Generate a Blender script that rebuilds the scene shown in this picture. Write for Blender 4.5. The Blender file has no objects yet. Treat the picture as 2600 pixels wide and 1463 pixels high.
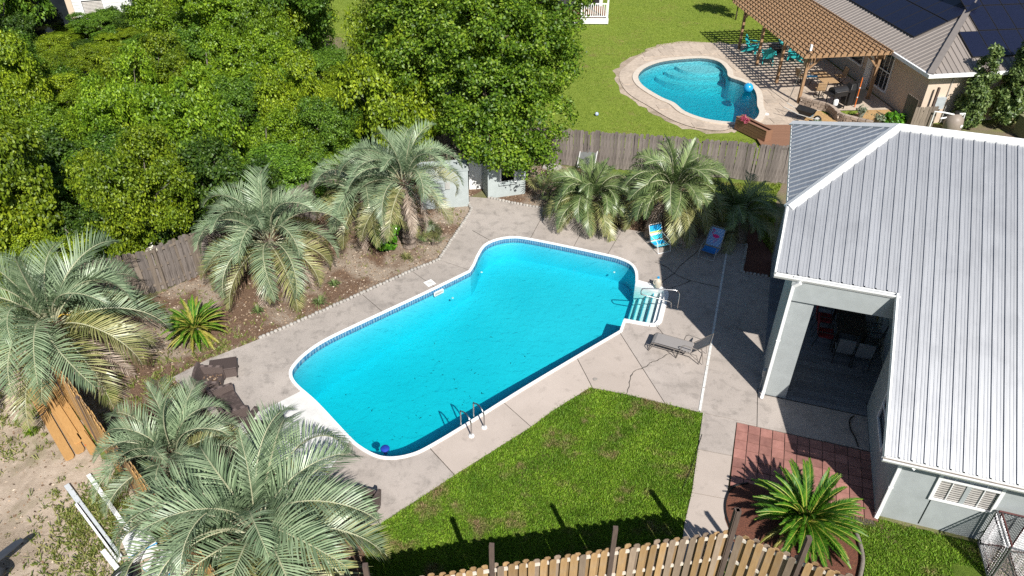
import bpy, bmesh, math, random
from math import sin, cos, pi, radians, sqrt, atan2, hypot
from mathutils import Vector, Matrix
from mathutils.geometry import delaunay_2d_cdt, tessellate_polygon
random.seed(7)
SC = bpy.context.scene
COL = SC.collection

# ------------------------------------------------------------------ camera, sky, sun, exposure
cam_data = bpy.data.cameras.new('camera')
cam = bpy.data.objects.new('camera', cam_data)
COL.objects.link(cam)
cam_data.sensor_fit = 'HORIZONTAL'
cam_data.sensor_width = 36.0
cam_data.lens = 36.0 * 1912.43 / 2600.0
cam_data.clip_end = 3000
cam.location = (0, 0, 16.0)
_r = Matrix.Rotation(radians(90 - 36.55), 3, 'X') @ Matrix.Rotation(radians(0.338), 3, 'Z')
cam.rotation_euler = _r.to_euler()
SC.camera = cam

SUN_EL = radians(44.0)          # sun elevation
SHADOW_AZ = radians(112.0)      # shadows fall towards this direction (from +X, counter-clockwise)
sd = Vector((cos(SHADOW_AZ) * cos(SUN_EL), sin(SHADOW_AZ) * cos(SUN_EL), -sin(SUN_EL)))
sun_data = bpy.data.lights.new('sun', 'SUN')
sun_data.energy = 5.0
sun_data.angle = radians(0.53)
sun_data.color = (1.0, 0.955, 0.88)
sun = bpy.data.objects.new('sun', sun_data)
COL.objects.link(sun)
sun.location = (10, -30, 40)
sun.rotation_euler = sd.to_track_quat('-Z', 'Y').to_euler()

world = bpy.data.worlds.new('World')
SC.world = world
world.use_nodes = True
_nt = world.node_tree
_bg = _nt.nodes['Background']
_sky = _nt.nodes.new('ShaderNodeTexSky')
_sky.sky_type = 'NISHITA'
_sky.sun_disc = False
_sky.sun_elevation = SUN_EL
# the sky's sun stands opposite the shadow direction; rotation is clockwise from +Y
_to_sun = (-cos(SHADOW_AZ), -sin(SHADOW_AZ))
_sky.sun_rotation = atan2(_to_sun[0], _to_sun[1])
_sky.air_density = 1.0
_sky.dust_density = 0.6
_sky.ozone_density = 1.2
_nt.links.new(_sky.outputs[0], _bg.inputs[0])
_bg.inputs[1].default_value = 0.068

SC.render.engine = 'CYCLES'
SC.cycles.use_denoising = False
SC.cycles.max_bounces = 10
SC.cycles.diffuse_bounces = 6
SC.cycles.glossy_bounces = 3
SC.cycles.transmission_bounces = 4
SC.cycles.transparent_max_bounces = 12
SC.cycles.volume_bounces = 0
SC.cycles.caustics_reflective = False
SC.cycles.caustics_refractive = False
SC.view_settings.view_transform = 'Standard'
SC.view_settings.look = 'None'
SC.view_settings.exposure = 0.54
SC.view_settings.gamma = 1.0
SC.view_settings.use_curve_mapping = False

# ------------------------------------------------------------------ material helpers
MATS = {}
def _new(name):
    m = bpy.data.materials.new(name)
    m.use_nodes = True
    nt = m.node_tree
    nt.nodes.clear()
    out = nt.nodes.new('ShaderNodeOutputMaterial')
    MATS[name] = m
    return m, nt, out
def N(nt, typ, **kw):
    n = nt.nodes.new(typ)
    for k, v in kw.items():
        if k.startswith('i_'):
            key = k[2:]
            n.inputs[int(key) if key.isdigit() else key.replace('_', ' ')].default_value = v
        else:
            setattr(n, k, v)
    return n
def c4(c):
    return (c[0], c[1], c[2], 1.0)
def noise(nt, coord, scale, detail=6, rough=0.6, dist=0.0):
    n = N(nt, 'ShaderNodeTexNoise')
    n.inputs['Scale'].default_value = scale
    n.inputs['Detail'].default_value = detail
    n.inputs['Roughness'].default_value = rough
    n.inputs['Distortion'].default_value = dist
    nt.links.new(coord, n.inputs['Vector'])
    return n.outputs['Fac']
def ramp(nt, fac, stops):
    r = N(nt, 'ShaderNodeValToRGB')
    e = r.color_ramp.elements
    while len(e) < len(stops):
        e.new(0.5)
    for el, (p, c) in zip(e, stops):
        el.position = p
        el.color = c4(c) if len(c) == 3 else c
    nt.links.new(fac, r.inputs['Fac'])
    return r.outputs['Color']
def mixc(nt, fac, a, b, mode='MIX'):
    m = N(nt, 'ShaderNodeMix', data_type='RGBA', blend_type=mode)
    for sock, v in ((m.inputs['Factor'], fac), (m.inputs['A'], a), (m.inputs['B'], b)):
        if hasattr(v, 'links') or hasattr(v, 'is_linked'):
            nt.links.new(v, sock)
        elif isinstance(v, (int, float)):
            sock.default_value = v
        else:
            sock.default_value = c4(v)
    # Mix node exposes several sockets called A/B/Result; pick the colour ones
    return m
def mixcol(nt, fac, a, b, mode='MIX'):
    m = nt.nodes.new('ShaderNodeMixRGB')
    m.blend_type = mode
    for i, v in enumerate((fac, a, b)):
        if isinstance(v, bpy.types.NodeSocket):
            nt.links.new(v, m.inputs[i])
        elif isinstance(v, (int, float)):
            m.inputs[i].default_value = v
        else:
            m.inputs[i].default_value = c4(v)
    return m.outputs[0]
def coords(nt, kind='Object'):
    if kind == 'World':
        g = N(nt, 'ShaderNodeNewGeometry')
        return g.outputs['Position']
    t = N(nt, 'ShaderNodeTexCoord')
    return t.outputs[kind]
def scaled(nt, vec, s):
    m = N(nt, 'ShaderNodeMapping')
    m.inputs['Scale'].default_value = s
    nt.links.new(vec, m.inputs['Vector'])
    return m.outputs[0]
def principled(nt, out, col, rough=0.7, metal=0.0, spec=0.4, bump=None, bump_d=0.02, bump_s=0.5):
    p = N(nt, 'ShaderNodeBsdfPrincipled')
    if isinstance(col, bpy.types.NodeSocket):
        nt.links.new(col, p.inputs['Base Color'])
    else:
        p.inputs['Base Color'].default_value = c4(col)
    if isinstance(rough, bpy.types.NodeSocket):
        nt.links.new(rough, p.inputs['Roughness'])
    else:
        p.inputs['Roughness'].default_value = rough
    p.inputs['Metallic'].default_value = metal
    p.inputs['Specular IOR Level'].default_value = spec
    if bump is not None:
        b = N(nt, 'ShaderNodeBump')
        b.inputs['Strength'].default_value = bump_s
        b.inputs['Distance'].default_value = bump_d
        nt.links.new(bump, b.inputs['Height'])
        nt.links.new(b.outputs[0], p.inputs['Normal'])
    nt.links.new(p.outputs[0], out.inputs['Surface'])
    return p
def vary(nt, col, amount=0.25, island=False):
    """brightness varied from object to object (or leaf to leaf)"""
    if island:
        rnd = N(nt, 'ShaderNodeNewGeometry').outputs['Random Per Island']
    else:
        rnd = N(nt, 'ShaderNodeObjectInfo').outputs['Random']
    mr = N(nt, 'ShaderNodeMapRange')
    mr.inputs['To Min'].default_value = 1 - amount
    mr.inputs['To Max'].default_value = 1 + amount
    nt.links.new(rnd, mr.inputs['Value'])
    h = N(nt, 'ShaderNodeHueSaturation')
    nt.links.new(mr.outputs[0], h.inputs['Value'])
    nt.links.new(col, h.inputs['Color'])
    return h.outputs[0]
def mat_plain(name, c1, c2=None, scale=6.0, rough=0.7, metal=0.0, spec=0.35, bump=0.0, kind='Object', rnd=0.0, stretch=None, big=None, bump_scale=None):
    """two-tone noise material with optional large-scale dirt (big = (colour, scale, low, high))"""
    m, nt, out = _new(name)
    v = coords(nt, kind)
    if stretch:
        v2 = scaled(nt, v, stretch)
    else:
        v2 = v
    c2 = c2 or tuple(x * 0.75 for x in c1)
    f = noise(nt, v2, scale, 8, 0.65)
    col = ramp(nt, f, [(0.32, c2), (0.68, c1)])
    if big:
        fb = noise(nt, v, big[1], 6, 0.65, 0.4)
        fac = ramp(nt, fb, [(big[2], (0, 0, 0)), (big[3], (1, 1, 1))])
        col = mixcol(nt, fac, col, big[0])
    if rnd:
        col = vary(nt, col, rnd)
    bp = noise(nt, v2, bump_scale or scale * 3, 6, 0.7) if bump else None
    principled(nt, out, col, rough, metal, spec, bp, 0.01, bump)
    return m
def mat_leaf(name, stops, trans=0.35, gloss=0.06, rough=0.35, world_scale=None, obj_rnd=0.0, dry=None):
    """foliage: colour picked per leaf, light passes through the blade"""
    m, nt, out = _new(name)
    g = N(nt, 'ShaderNodeNewGeometry')
    col = ramp(nt, g.outputs['Random Per Island'], stops)
    if world_scale:
        f = noise(nt, g.outputs['Position'], world_scale, 4, 0.6)
        f2 = ramp(nt, f, [(0.35, (0.60, 0.70, 0.62)), (0.65, (1.16, 1.12, 1.04))])
        col = mixcol(nt, 1.0, col, f2, 'MULTIPLY')
    if dry:
        f = noise(nt, g.outputs['Position'], dry[1], 5, 0.65)
        fac = ramp(nt, f, [(dry[2], (0, 0, 0)), (dry[3], (1, 1, 1))])
        col = mixcol(nt, fac, col, dry[0])
    if obj_rnd:
        col = vary(nt, col, obj_rnd)
    d = N(nt, 'ShaderNodeBsdfDiffuse'); nt.links.new(col, d.inputs['Color'])
    t = N(nt, 'ShaderNodeBsdfTranslucent')
    tc = mixcol(nt, 1.0, col, (1.15, 1.15, 0.6), 'MULTIPLY')
    nt.links.new(tc, t.inputs['Color'])
    mx = N(nt, 'ShaderNodeMixShader'); mx.inputs[0].default_value = trans
    nt.links.new(d.outputs[0], mx.inputs[1]); nt.links.new(t.outputs[0], mx.inputs[2])
    gl = N(nt, 'ShaderNodeBsdfGlossy'); gl.inputs['Roughness'].default_value = rough
    gl.inputs['Color'].default_value = (0.9, 0.95, 0.9, 1)
    mx2 = N(nt, 'ShaderNodeMixShader'); mx2.inputs[0].default_value = gloss
    nt.links.new(mx.outputs[0], mx2.inputs[1]); nt.links.new(gl.outputs[0], mx2.inputs[2])
    nt.links.new(mx2.outputs[0], out.inputs['Surface'])
    return m

# ------------------------------------------------------------------ mesh helpers
class MB:
    """collects simple shapes; build() links them as one mesh object"""
    def __init__(self):
        self.v = []; self.f = []; self.smooth = False
    def add(self, verts, faces):
        o = len(self.v)
        self.v.extend([tuple(p) for p in verts])
        self.f.extend([tuple(i + o for i in f) for f in faces])
        return self
    def box(self, c, s, rz=0.0, taper=1.0):
        x, y, z = s[0] / 2, s[1] / 2, s[2] / 2
        pts = []
        for k, (px, py, pz) in enumerate([(-x,-y,-z),(x,-y,-z),(x,y,-z),(-x,y,-z),(-x,-y,z),(x,-y,z),(x,y,z),(-x,y,z)]):
            if k > 3:
                px *= taper; py *= taper
            pts.append((c[0] + px*cos(rz) - py*sin(rz), c[1] + px*sin(rz) + py*cos(rz), c[2] + pz))
        return self.add(pts, [(3,2,1,0),(4,5,6,7),(0,1,5,4),(1,2,6,5),(2,3,7,6),(3,0,4,7)])
    def b6(self, x0, x1, y0, y1, z0, z1):
        return self.box(((x0+x1)/2, (y0+y1)/2, (z0+z1)/2), (abs(x1-x0), abs(y1-y0), abs(z1-z0)))
    def bar(self, p0, p1, w, h, up=(0, 0, 1)):
        p0 = Vector(p0); p1 = Vector(p1); d = (p1 - p0).normalized(); u = Vector(up)
        s = d.cross(u)
        if s.length < 1e-4:
            s = d.cross(Vector((1, 0, 0)))
        s.normalize(); n = s.cross(d).normalized()
        s = s * (w / 2); n = n * (h / 2)
        pts = [p0-s-n, p0+s-n, p0+s+n, p0-s+n, p1-s-n, p1+s-n, p1+s+n, p1-s+n]
        return self.add(pts, [(0,1,2,3),(7,6,5,4),(0,4,5,1),(1,5,6,2),(2,6,7,3),(3,7,4,0)])
    def tube(self, pts, r, n=8, cap=True):
        pts = [Vector(p) for p in pts]
        rs = r if isinstance(r, (list, tuple)) else [r] * len(pts)
        prev = None; verts = []; m = len(pts)
        for i, p in enumerate(pts):
            if i == 0: t = pts[1] - pts[0]
            elif i == m - 1: t = pts[-1] - pts[-2]
            else: t = (pts[i+1] - pts[i]).normalized() + (pts[i] - pts[i-1]).normalized()
            t.normalize()
            if prev is None:
                a = Vector((0, 0, 1)) if abs(t.z) < 0.9 else Vector((1, 0, 0))
                s = t.cross(a).normalized()
            else:
                s = (prev - t * prev.dot(t)).normalized()
            prev = s
            b = t.cross(s)
            for k in range(n):
                an = 2 * pi * k / n
                verts.append(p + (s * cos(an) + b * sin(an)) * rs[i])
        faces = []
        for i in range(m - 1):
            for k in range(n):
                a0 = i*n + k; a1 = i*n + (k+1) % n
                faces.append((a0, a1, a1 + n, a0 + n))
        if cap:
            faces.append(tuple(range(n))[::-1]); faces.append(tuple(range((m-1)*n, m*n)))
        return self.add(verts, faces)
    def prism(self, pts, z0, z1):
        """pts: 2D outline counter-clockwise"""
        n = len(pts)
        v = [(p[0], p[1], z0) for p in pts] + [(p[0], p[1], z1) for p in pts]
        f = [tuple(range(n))[::-1], tuple(range(n, 2*n))] + [(i, (i+1) % n, (i+1) % n + n, i + n) for i in range(n)]
        return self.add(v, f)
    def lathe(self, prof, n=16, c=(0, 0, 0)):
        v = []; f = []
        for r, z in prof:
            for k in range(n):
                a = 2*pi*k/n
                v.append((c[0] + r*cos(a), c[1] + r*sin(a), c[2] + z))
        for i in range(len(prof)-1):
            for k in range(n):
                k2 = (k+1) % n
                f.append((i*n+k, i*n+k2, (i+1)*n+k2, (i+1)*n+k))
        f.append(tuple(range(n))[::-1]); f.append(tuple(range((len(prof)-1)*n, len(prof)*n)))
        return self.add(v, f)
    def sphere(self, c, r, nu=14, nv=9, sz=1.0):
        prof = [(max(1e-4, r*sin(pi*i/nv)), -r*sz*cos(pi*i/nv)) for i in range(nv+1)]
        return self.lathe(prof, nu, c)
    def mesh(self, name):
        me = bpy.data.meshes.new(name)
        me.from_pydata(self.v, [], self.f)
        me.update()
        if self.smooth:
            me.polygons.foreach_set('use_smooth', [True] * len(me.polygons))
        return me
    def build(self, name, mat, parent=None, loc=None, rz=0.0, smooth=False, bevel=0.0):
        self.smooth = smooth
        return link(name, self.mesh(name), mat, parent, loc, rz, bevel)
def link(name, me, mat, parent=None, loc=None, rz=0.0, bevel=0.0):
    o = bpy.data.objects.new(name, me)
    COL.objects.link(o)
    if mat is not None and len(me.materials) == 0:
        me.materials.append(mat if not isinstance(mat, str) else MATS[mat])
    if parent is not None:
        o.parent = parent
    if loc is not None:
        o.location = loc
    if rz:
        o.rotation_euler = (0, 0, rz)
    if bevel:
        b = o.modifiers.new('bevel', 'BEVEL'); b.width = bevel; b.segments = 2; b.limit_method = 'ANGLE'
    return o
def tag(o, label=None, cat=None, group=None, kind=None):
    if label: o['label'] = label
    if cat: o['category'] = cat
    if group: o['group'] = group
    if kind: o['kind'] = kind
    return o
def thing(name, label, cat, loc=(0, 0, 0), rz=0.0, group=None):
    o = bpy.data.objects.new(name, None)
    COL.objects.link(o)
    o.empty_display_size = 0.2
    o.location = loc; o.rotation_euler = (0, 0, rz)
    return tag(o, label, cat, group)
def copy_tree(o, parent=None):
    c = o.copy(); COL.objects.link(c)
    c.parent = parent
    for ch in list(o.children):
        copy_tree(ch, c)
    return c
def xy(ps):
    return [(p[0], p[1]) for p in ps]
def area2(ps):
    return sum(ps[i][0]*ps[(i+1) % len(ps)][1] - ps[(i+1) % len(ps)][0]*ps[i][1] for i in range(len(ps))) / 2
def ccw(ps):
    ps = xy(ps)
    return ps if area2(ps) > 0 else ps[::-1]
def inside(p, poly):
    x, y = p[0], p[1]; r = False; n = len(poly)
    for i in range(n):
        x0, y0 = poly[i][0], poly[i][1]; x1, y1 = poly[(i+1) % n][0], poly[(i+1) % n][1]
        if (y0 > y) != (y1 > y) and x < (x1-x0)*(y-y0)/(y1-y0) + x0:
            r = not r
    return r
def smooth_closed(ps, k=6, sharp=()):
    """Catmull-Rom through a closed outline; vertices in sharp stay corners"""
    ps = xy(ps); n = len(ps); out = []
    for i in range(n):
        p0, p1, p2, p3 = ps[i-1], ps[i], ps[(i+1) % n], ps[(i+2) % n]
        if i in sharp: p0 = p1
        if (i+1) % n in sharp: p3 = p2
        for j in range(k):
            t = j / k
            out.append(tuple(0.5*((2*p1[q]) + (-p0[q]+p2[q])*t + (2*p0[q]-5*p1[q]+4*p2[q]-p3[q])*t*t + (-p0[q]+3*p1[q]-3*p2[q]+p3[q])*t**3) for q in (0, 1)))
    return out
def smooth_open(ps, k=6):
    ps = [tuple(p) for p in ps]; n = len(ps); out = []; d = len(ps[0])
    for i in range(n-1):
        p0 = ps[max(i-1, 0)]; p1 = ps[i]; p2 = ps[i+1]; p3 = ps[min(i+2, n-1)]
        for j in range(k):
            t = j / k
            out.append(tuple(0.5*((2*p1[q]) + (-p0[q]+p2[q])*t + (2*p0[q]-5*p1[q]+4*p2[q]-p3[q])*t*t + (-p0[q]+3*p1[q]-3*p2[q]+p3[q])*t**3) for q in range(d)))
    out.append(ps[-1])
    return out
def offset_closed(ps, d):
    """moves a CCW outline outwards by d (inwards if negative)"""
    n = len(ps); out = []
    for i in range(n):
        a = Vector(ps[i-1][:2]); b = Vector(ps[i][:2]); c = Vector(ps[(i+1) % n][:2])
        e0 = (b-a); e1 = (c-b)
        if e0.length < 1e-6 or e1.length < 1e-6:
            out.append((b.x, b.y)); continue
        e0.normalize(); e1.normalize()
        n0 = Vector((e0.y, -e0.x)); n1 = Vector((e1.y, -e1.x))
        m = n0 + n1
        if m.length < 1e-4: m = n0
        m.normalize()
        k = d / max(0.35, m.dot(n0))
        out.append((b.x + m.x*k, b.y + m.y*k))
    return out
def rough_edge(ps, amp, step=0.35, seed=1):
    """subdivides an outline and pushes it about a little so that it reads as a grown edge"""
    rr = random.Random(seed); out = []; n = len(ps)
    for i in range(n):
        a = Vector(ps[i][:2]); b = Vector(ps[(i+1) % n][:2]); L = (b-a).length; k = max(1, int(L/step))
        nn = Vector((b.y-a.y, a.x-b.x)).normalized() if L > 0 else Vector((0, 0))
        for j in range(k):
            p = a + (b-a)*(j/k) + nn*rr.uniform(-amp, amp)
            out.append((p.x, p.y))
    return out
def sheet(outer, holes, z):
    """flat mesh with holes"""
    loops = [[Vector((p[0], p[1], 0)) for p in outer]] + [[Vector((p[0], p[1], 0)) for p in h] for h in holes]
    tris = tessellate_polygon(loops)
    pts = [p for l in loops for p in l]
    mb = MB(); fs = []
    for t in tris:
        a, b, c = (pts[i] for i in t)
        fs.append(tuple(t) if (b-a).cross(c-a).z > 0 else (t[0], t[2], t[1]))
    mb.add([(p.x, p.y, z) for p in pts], fs)
    return mb
def ribbon(mb, pts, w, z):
    """thin flat strip along a polyline (2D points)"""
    pts = xy(pts); n = len(pts); L = []; R = []
    for i in range(n):
        a = Vector(pts[max(i-1, 0)]); b = Vector(pts[min(i+1, n-1)])
        d = (b-a).normalized(); s = Vector((-d.y, d.x)) * ((w[i] if isinstance(w, list) else w)/2)
        p = Vector(pts[i]); L.append((p+s).to_tuple()+(z,)); R.append((p-s).to_tuple()+(z,))
    mb.add(L+R, [(n+i, n+i+1, i+1, i) for i in range(n-1)])
    return mb
def poly_sample(poly, n, rr, holes=()):
    xs = [p[0] for p in poly]; ys = [p[1] for p in poly]; out = []
    while len(out) < n:
        p = (rr.uniform(min(xs), max(xs)), rr.uniform(min(ys), max(ys)))
        if inside(p, poly) and not any(inside(p, h) for h in holes):
            out.append(p)
    return out

# ------------------------------------------------------------------ materials of the setting
def mat_concrete(name, c_clean, c_mid, c_dirty, lo, hi, spec_scale=60.0, aggregate=0.5):
    m, nt, out = _new(name)
    v = coords(nt, 'World')
    f1 = noise(nt, v, 0.55, 7, 0.62, 0.6)
    f2 = noise(nt, v, 2.6, 8, 0.7, 0.3)
    f3 = noise(nt, v, spec_scale, 3, 0.8)
    col = ramp(nt, f1, [(0.30, c_clean), (0.72, c_mid)])
    fd = ramp(nt, f2, [(lo, (0, 0, 0)), (hi, (1, 1, 1))])
    col = mixcol(nt, fd, col, c_dirty)
    sp = ramp(nt, f3, [(0.30, (1 - aggregate,) * 3), (0.52, (1, 1, 1)), (0.75, (1 + aggregate * 0.35,) * 3)])
    col = mixcol(nt, 1.0, col, sp, 'MULTIPLY')
    col = vary(nt, col, 0.05)
    principled(nt, out, col, 0.85, 0, 0.25, f3, 0.006, 0.35)
    return m
mat_concrete('concrete_clean', (0.47, 0.405, 0.36), (0.39, 0.335, 0.295), (0.25, 0.215, 0.19), 0.56, 0.82, 70, 0.16)
mat_concrete('concrete_dirty', (0.43, 0.385, 0.35), (0.31, 0.278, 0.254), (0.175, 0.158, 0.145), 0.50, 0.80, 45, 0.45)
mat_concrete('concrete_mid', (0.43, 0.38, 0.345), (0.32, 0.282, 0.255), (0.19, 0.17, 0.153), 0.50, 0.80, 60, 0.28)
mat_plain('white_concrete', (0.64, 0.635, 0.62), (0.54, 0.535, 0.52), 3, 0.8, bump=0.1)
mat_plain('joint_soil', (0.11, 0.095, 0.075), (0.05, 0.045, 0.035), 12, 0.95)
mat_plain('crack', (0.09, 0.08, 0.068), (0.05, 0.045, 0.04), 12, 0.95)
mat_plain('coping_white', (0.80, 0.81, 0.81), (0.74, 0.75, 0.75), 5, 0.45)

def mat_ground():
    m, nt, out = _new('ground_mix')
    v = coords(nt, 'World')
    a = noise(nt, v, 0.16, 6, 0.6, 0.4); b = noise(nt, v, 2.2, 8, 0.7); c = noise(nt, v, 26, 5, 0.75)
    grass = ramp(nt, b, [(0.3, (0.075, 0.12, 0.018)), (0.7, (0.17, 0.215, 0.045))])
    soil = ramp(nt, c, [(0.25, (0.07, 0.05, 0.035)), (0.75, (0.30, 0.24, 0.18))])
    f = ramp(nt, a, [(0.44, (0, 0, 0)), (0.6, (1, 1, 1))])
    col = mixcol(nt, f, grass, soil)
    principled(nt, out, col, 0.95, 0, 0.1, c, 0.03, 0.6)
mat_ground()
def mat_sand():
    m, nt, out = _new('sandy_soil')
    v = coords(nt, 'World')
    a = noise(nt, v, 0.33, 7, 0.62, 0.7); b = noise(nt, v, 4.5, 9, 0.75); c = noise(nt, v, 42, 4, 0.8)
    sand = ramp(nt, b, [(0.28, (0.36, 0.285, 0.22)), (0.7, (0.56, 0.465, 0.375))])
    litter = ramp(nt, c, [(0.30, (0.06, 0.045, 0.03)), (0.5, (0.20, 0.155, 0.11)), (0.72, (0.50, 0.42, 0.33))])
    f = ramp(nt, a, [(0.46, (0, 0, 0)), (0.62, (0.8, 0.8, 0.8))])
    col = mixcol(nt, f, sand, litter)
    g = noise(nt, v, 0.8, 6, 0.7, 0.5)
    fg = ramp(nt, g, [(0.52, (0, 0, 0)), (0.70, (0.5, 0.5, 0.5))])
    col = mixcol(nt, fg, col, (0.15, 0.155, 0.06))
    principled(nt, out, col, 0.95, 0, 0.1, c, 0.04, 0.7)
mat_sand()
def mat_bed():
    m, nt, out = _new('leaf_litter')
    v = coords(nt, 'World')
    a = noise(nt, v, 0.5, 6, 0.6, 0.5); c = noise(nt, v, 34, 4, 0.82); b = noise(nt, v, 6, 8, 0.75)
    brown = ramp(nt, c, [(0.26, (0.045, 0.026, 0.018)), (0.5, (0.15, 0.095, 0.065)), (0.74, (0.34, 0.24, 0.17))])
    sand = ramp(nt, c, [(0.26, (0.17, 0.13, 0.10)), (0.7, (0.46, 0.385, 0.31))])
    f = ramp(nt, a, [(0.46, (0, 0, 0)), (0.60, (1, 1, 1))])
    col = mixcol(nt, f, brown, sand)
    f2 = ramp(nt, b, [(0.60, (0, 0, 0)), (0.75, (0.6, 0.6, 0.6))])
    col = mixcol(nt, f2, col, (0.20, 0.085, 0.045))
    principled(nt, out, col, 0.95, 0, 0.1, c, 0.05, 0.8)
mat_bed()
mat_plain('red_mulch', (0.20, 0.075, 0.045), (0.05, 0.024, 0.018), 38, 0.95, bump=0.7, kind='World')
mat_plain('pine_straw', (0.52, 0.34, 0.155), (0.26, 0.155, 0.07), 22, 0.95, bump=0.6, kind='World')
def mat_lawn(name, dark, light, dry, lo, hi):
    m, nt, out = _new(name)
    v = coords(nt, 'World')
    a = noise(nt, v, 0.6, 7, 0.65, 0.5); b = noise(nt, v, 3.0, 6, 0.7); c = noise(nt, v, 38, 4, 0.8)
    col = ramp(nt, b, [(0.30, dark), (0.70, light)])
    f = ramp(nt, a, [(lo, (0, 0, 0)), (hi, (1, 1, 1))])
    col = mixcol(nt, f, col, dry)
    sp = ramp(nt, c, [(0.28, (0.45, 0.45, 0.45)), (0.7, (1.2, 1.2, 1.2))])
    col = mixcol(nt, 1.0, col, sp, 'MULTIPLY')
    principled(nt, out, col, 0.95, 0, 0.1, c, 0.05, 0.8)
mat_lawn('lawn_soil', (0.08, 0.13, 0.018), (0.14, 0.205, 0.03), (0.17, 0.135, 0.07), 0.58, 0.70)
mat_lawn('far_lawn', (0.16, 0.23, 0.03), (0.25, 0.32, 0.05), (0.27, 0.205, 0.09), 0.60, 0.74)
mat_leaf('grass_blades', [(0.0, (0.105, 0.205, 0.014)), (0.45, (0.180, 0.325, 0.024)), (0.85, (0.260, 0.415, 0.040)), (1.0, (0.31, 0.38, 0.07))], 0.35, 0.015, 0.6, 0.9, dry=((0.30, 0.215, 0.12), 0.8, 0.54, 0.66))
mat_leaf('far_grass_blades', [(0.0, (0.150, 0.225, 0.022)), (0.5, (0.230, 0.300, 0.045)), (1.0, (0.325, 0.380, 0.085))], 0.35, 0.015, 0.6, 0.35, dry=((0.33, 0.24, 0.11), 0.42, 0.52, 0.70))
mat_leaf('weed_blades', [(0.0, (0.09, 0.13, 0.02)), (0.5, (0.19, 0.23, 0.05)), (1.0, (0.34, 0.31, 0.13))], 0.3, 0.02, 0.5)

# ------------------------------------------------------------------ outlines (metres; camera foot is the origin)
POOL = [(-1.53, 22.59, 0), (-3.02, 21.26, 0), (-5.24, 19.37, 0), (-6.06, 18.63, 0), (-6.49, 18.07, 0), (-6.74, 17.54, 0), (-6.79, 17.11, 0), (-6.53, 16.63, 0), (-5.74, 15.85, 0),
        (-4.59, 14.56, 0), (-4.18, 14.16, 0), (-3.68, 13.85, 0), (-3.24, 13.78, 0), (-2.75, 13.90, 0), (-2.30, 14.18, 0), (-1.33, 15.00, 0), (0.30, 16.46, 0), (2.01, 17.92, 0), (3.59, 19.24, 0),
        (3.79, 19.82, 0), (4.47, 22.00, 0),
        (4.53, 22.65, 0), (4.39, 23.14, 0), (3.99, 23.49, 0), (3.49, 23.72, 0), (2.07, 24.27, 0), (0.63, 24.78, 0), (0.03, 24.89, 0), (-0.55, 24.74, 0), (-1.02, 24.34, 0), (-1.26, 23.66, 0), (-1.39, 23.03, 0)]
POOL = xy(POOL)
_sharp = (0, 18, 19, 20)
_pool_s = smooth_closed(POOL, 5, _sharp)
_open_i = {i for i in range(len(_pool_s)) if 19*5 <= i < 20*5}       # edges of the stair opening
if area2(_pool_s) < 0:
    n_ = len(_pool_s)
    _pool_s = _pool_s[::-1]
    _open_i = {(n_ - 2 - i) % n_ for i in _open_i}
POOL_S = _pool_s
ST_TL, ST_TR, ST_BR, ST_BL = [Vector(p[:2]) for p in ((4.47, 22.00, 0), (5.51, 21.51, 0), (4.88, 19.50, 0), (3.79, 19.82, 0))]
STAIR = ccw([ST_TL, ST_TR, ST_BR, ST_BL])
POOL2_RAW = [(7.26, 42.37, 0), (7.83, 43.52, 0), (8.92, 44.52, 0), (10.44, 45.05, 0), (11.65, 45.14, 0), (12.37, 44.51, 0), (12.53, 43.21, 0), (12.40, 42.14, 0), (12.93, 41.49, 0), (13.36, 40.55, 0), (13.30, 39.37, 0),
             (12.98, 38.02, 0), (12.87, 37.15, 0), (12.44, 36.25, 0), (11.76, 35.80, 0), (10.88, 35.89, 0), (9.85, 36.26, 0), (9.00, 37.14, 0), (8.62, 38.27, 0), (8.06, 39.01, 0), (7.39, 40.35, 0), (7.16, 41.39, 0)]
POOL2 = smooth_closed(ccw(POOL2_RAW), 4)
DECK = xy([(-1.04, 28.00, 0), (-0.43, 27.74, 0), (0.51, 27.37, 0), (1.32, 27.14, 0), (2.03, 26.83, 0), (2.87, 26.34, 0), (4.09, 25.75, 0), (5.30, 25.35, 0), (6.84, 25.05, 0), (8.38, 24.78, 0), (9.08, 24.51, 0), (8.43, 22.60, 0), (9.42, 22.34, 0)])
# house frame: corner of the covered patio, the local x runs along its front wall
HO = Vector((7.48, 16.25, 0)); HT = radians(-17.68)
def hw(a, b, z=0.0):
    return (HO.x + a*cos(HT) - b*sin(HT), HO.y + a*sin(HT) + b*cos(HT), z)
DECK += xy([hw(0.02, 6.5), hw(0.02, 0.06), hw(3.0, 0.06), hw(3.0, -1.31), (6.50, 15.16, 0), (5.75, 12.89, 0), (5.50, 12.17, 0), (5.44, 11.64, 0), (5.58, 10.90, 0), (4.15, 10.62, 0),
            (4.24, 11.27, 0), (4.37, 11.72, 0), (4.74, 12.70, 0), (5.59, 15.52, 0), (4.68, 15.85, 0), (3.37, 16.30, 0), (2.39, 16.56, 0), (1.78, 16.06, 0), (1.18, 15.55, 0), (0.57, 14.94, 0), (-1.52, 13.17, 0), (-3.22, 11.68, 0),
            (-3.61, 11.26, 0), (-4.40, 11.62, 0), (-6.31, 13.30, 0), (-9.48, 16.03, 0), (-10.41, 16.89, 0), (-9.62, 17.70, 0), (-8.25, 18.71, 0), (-7.42, 19.36, 0), (-5.25, 21.20, 0), (-3.69, 22.55, 0), (-2.70, 23.33, 0), (-1.69, 27.04, 0), (-1.68, 27.20, 0), (-1.83, 27.59, 0), (-1.85, 28.12, 0)])
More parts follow.
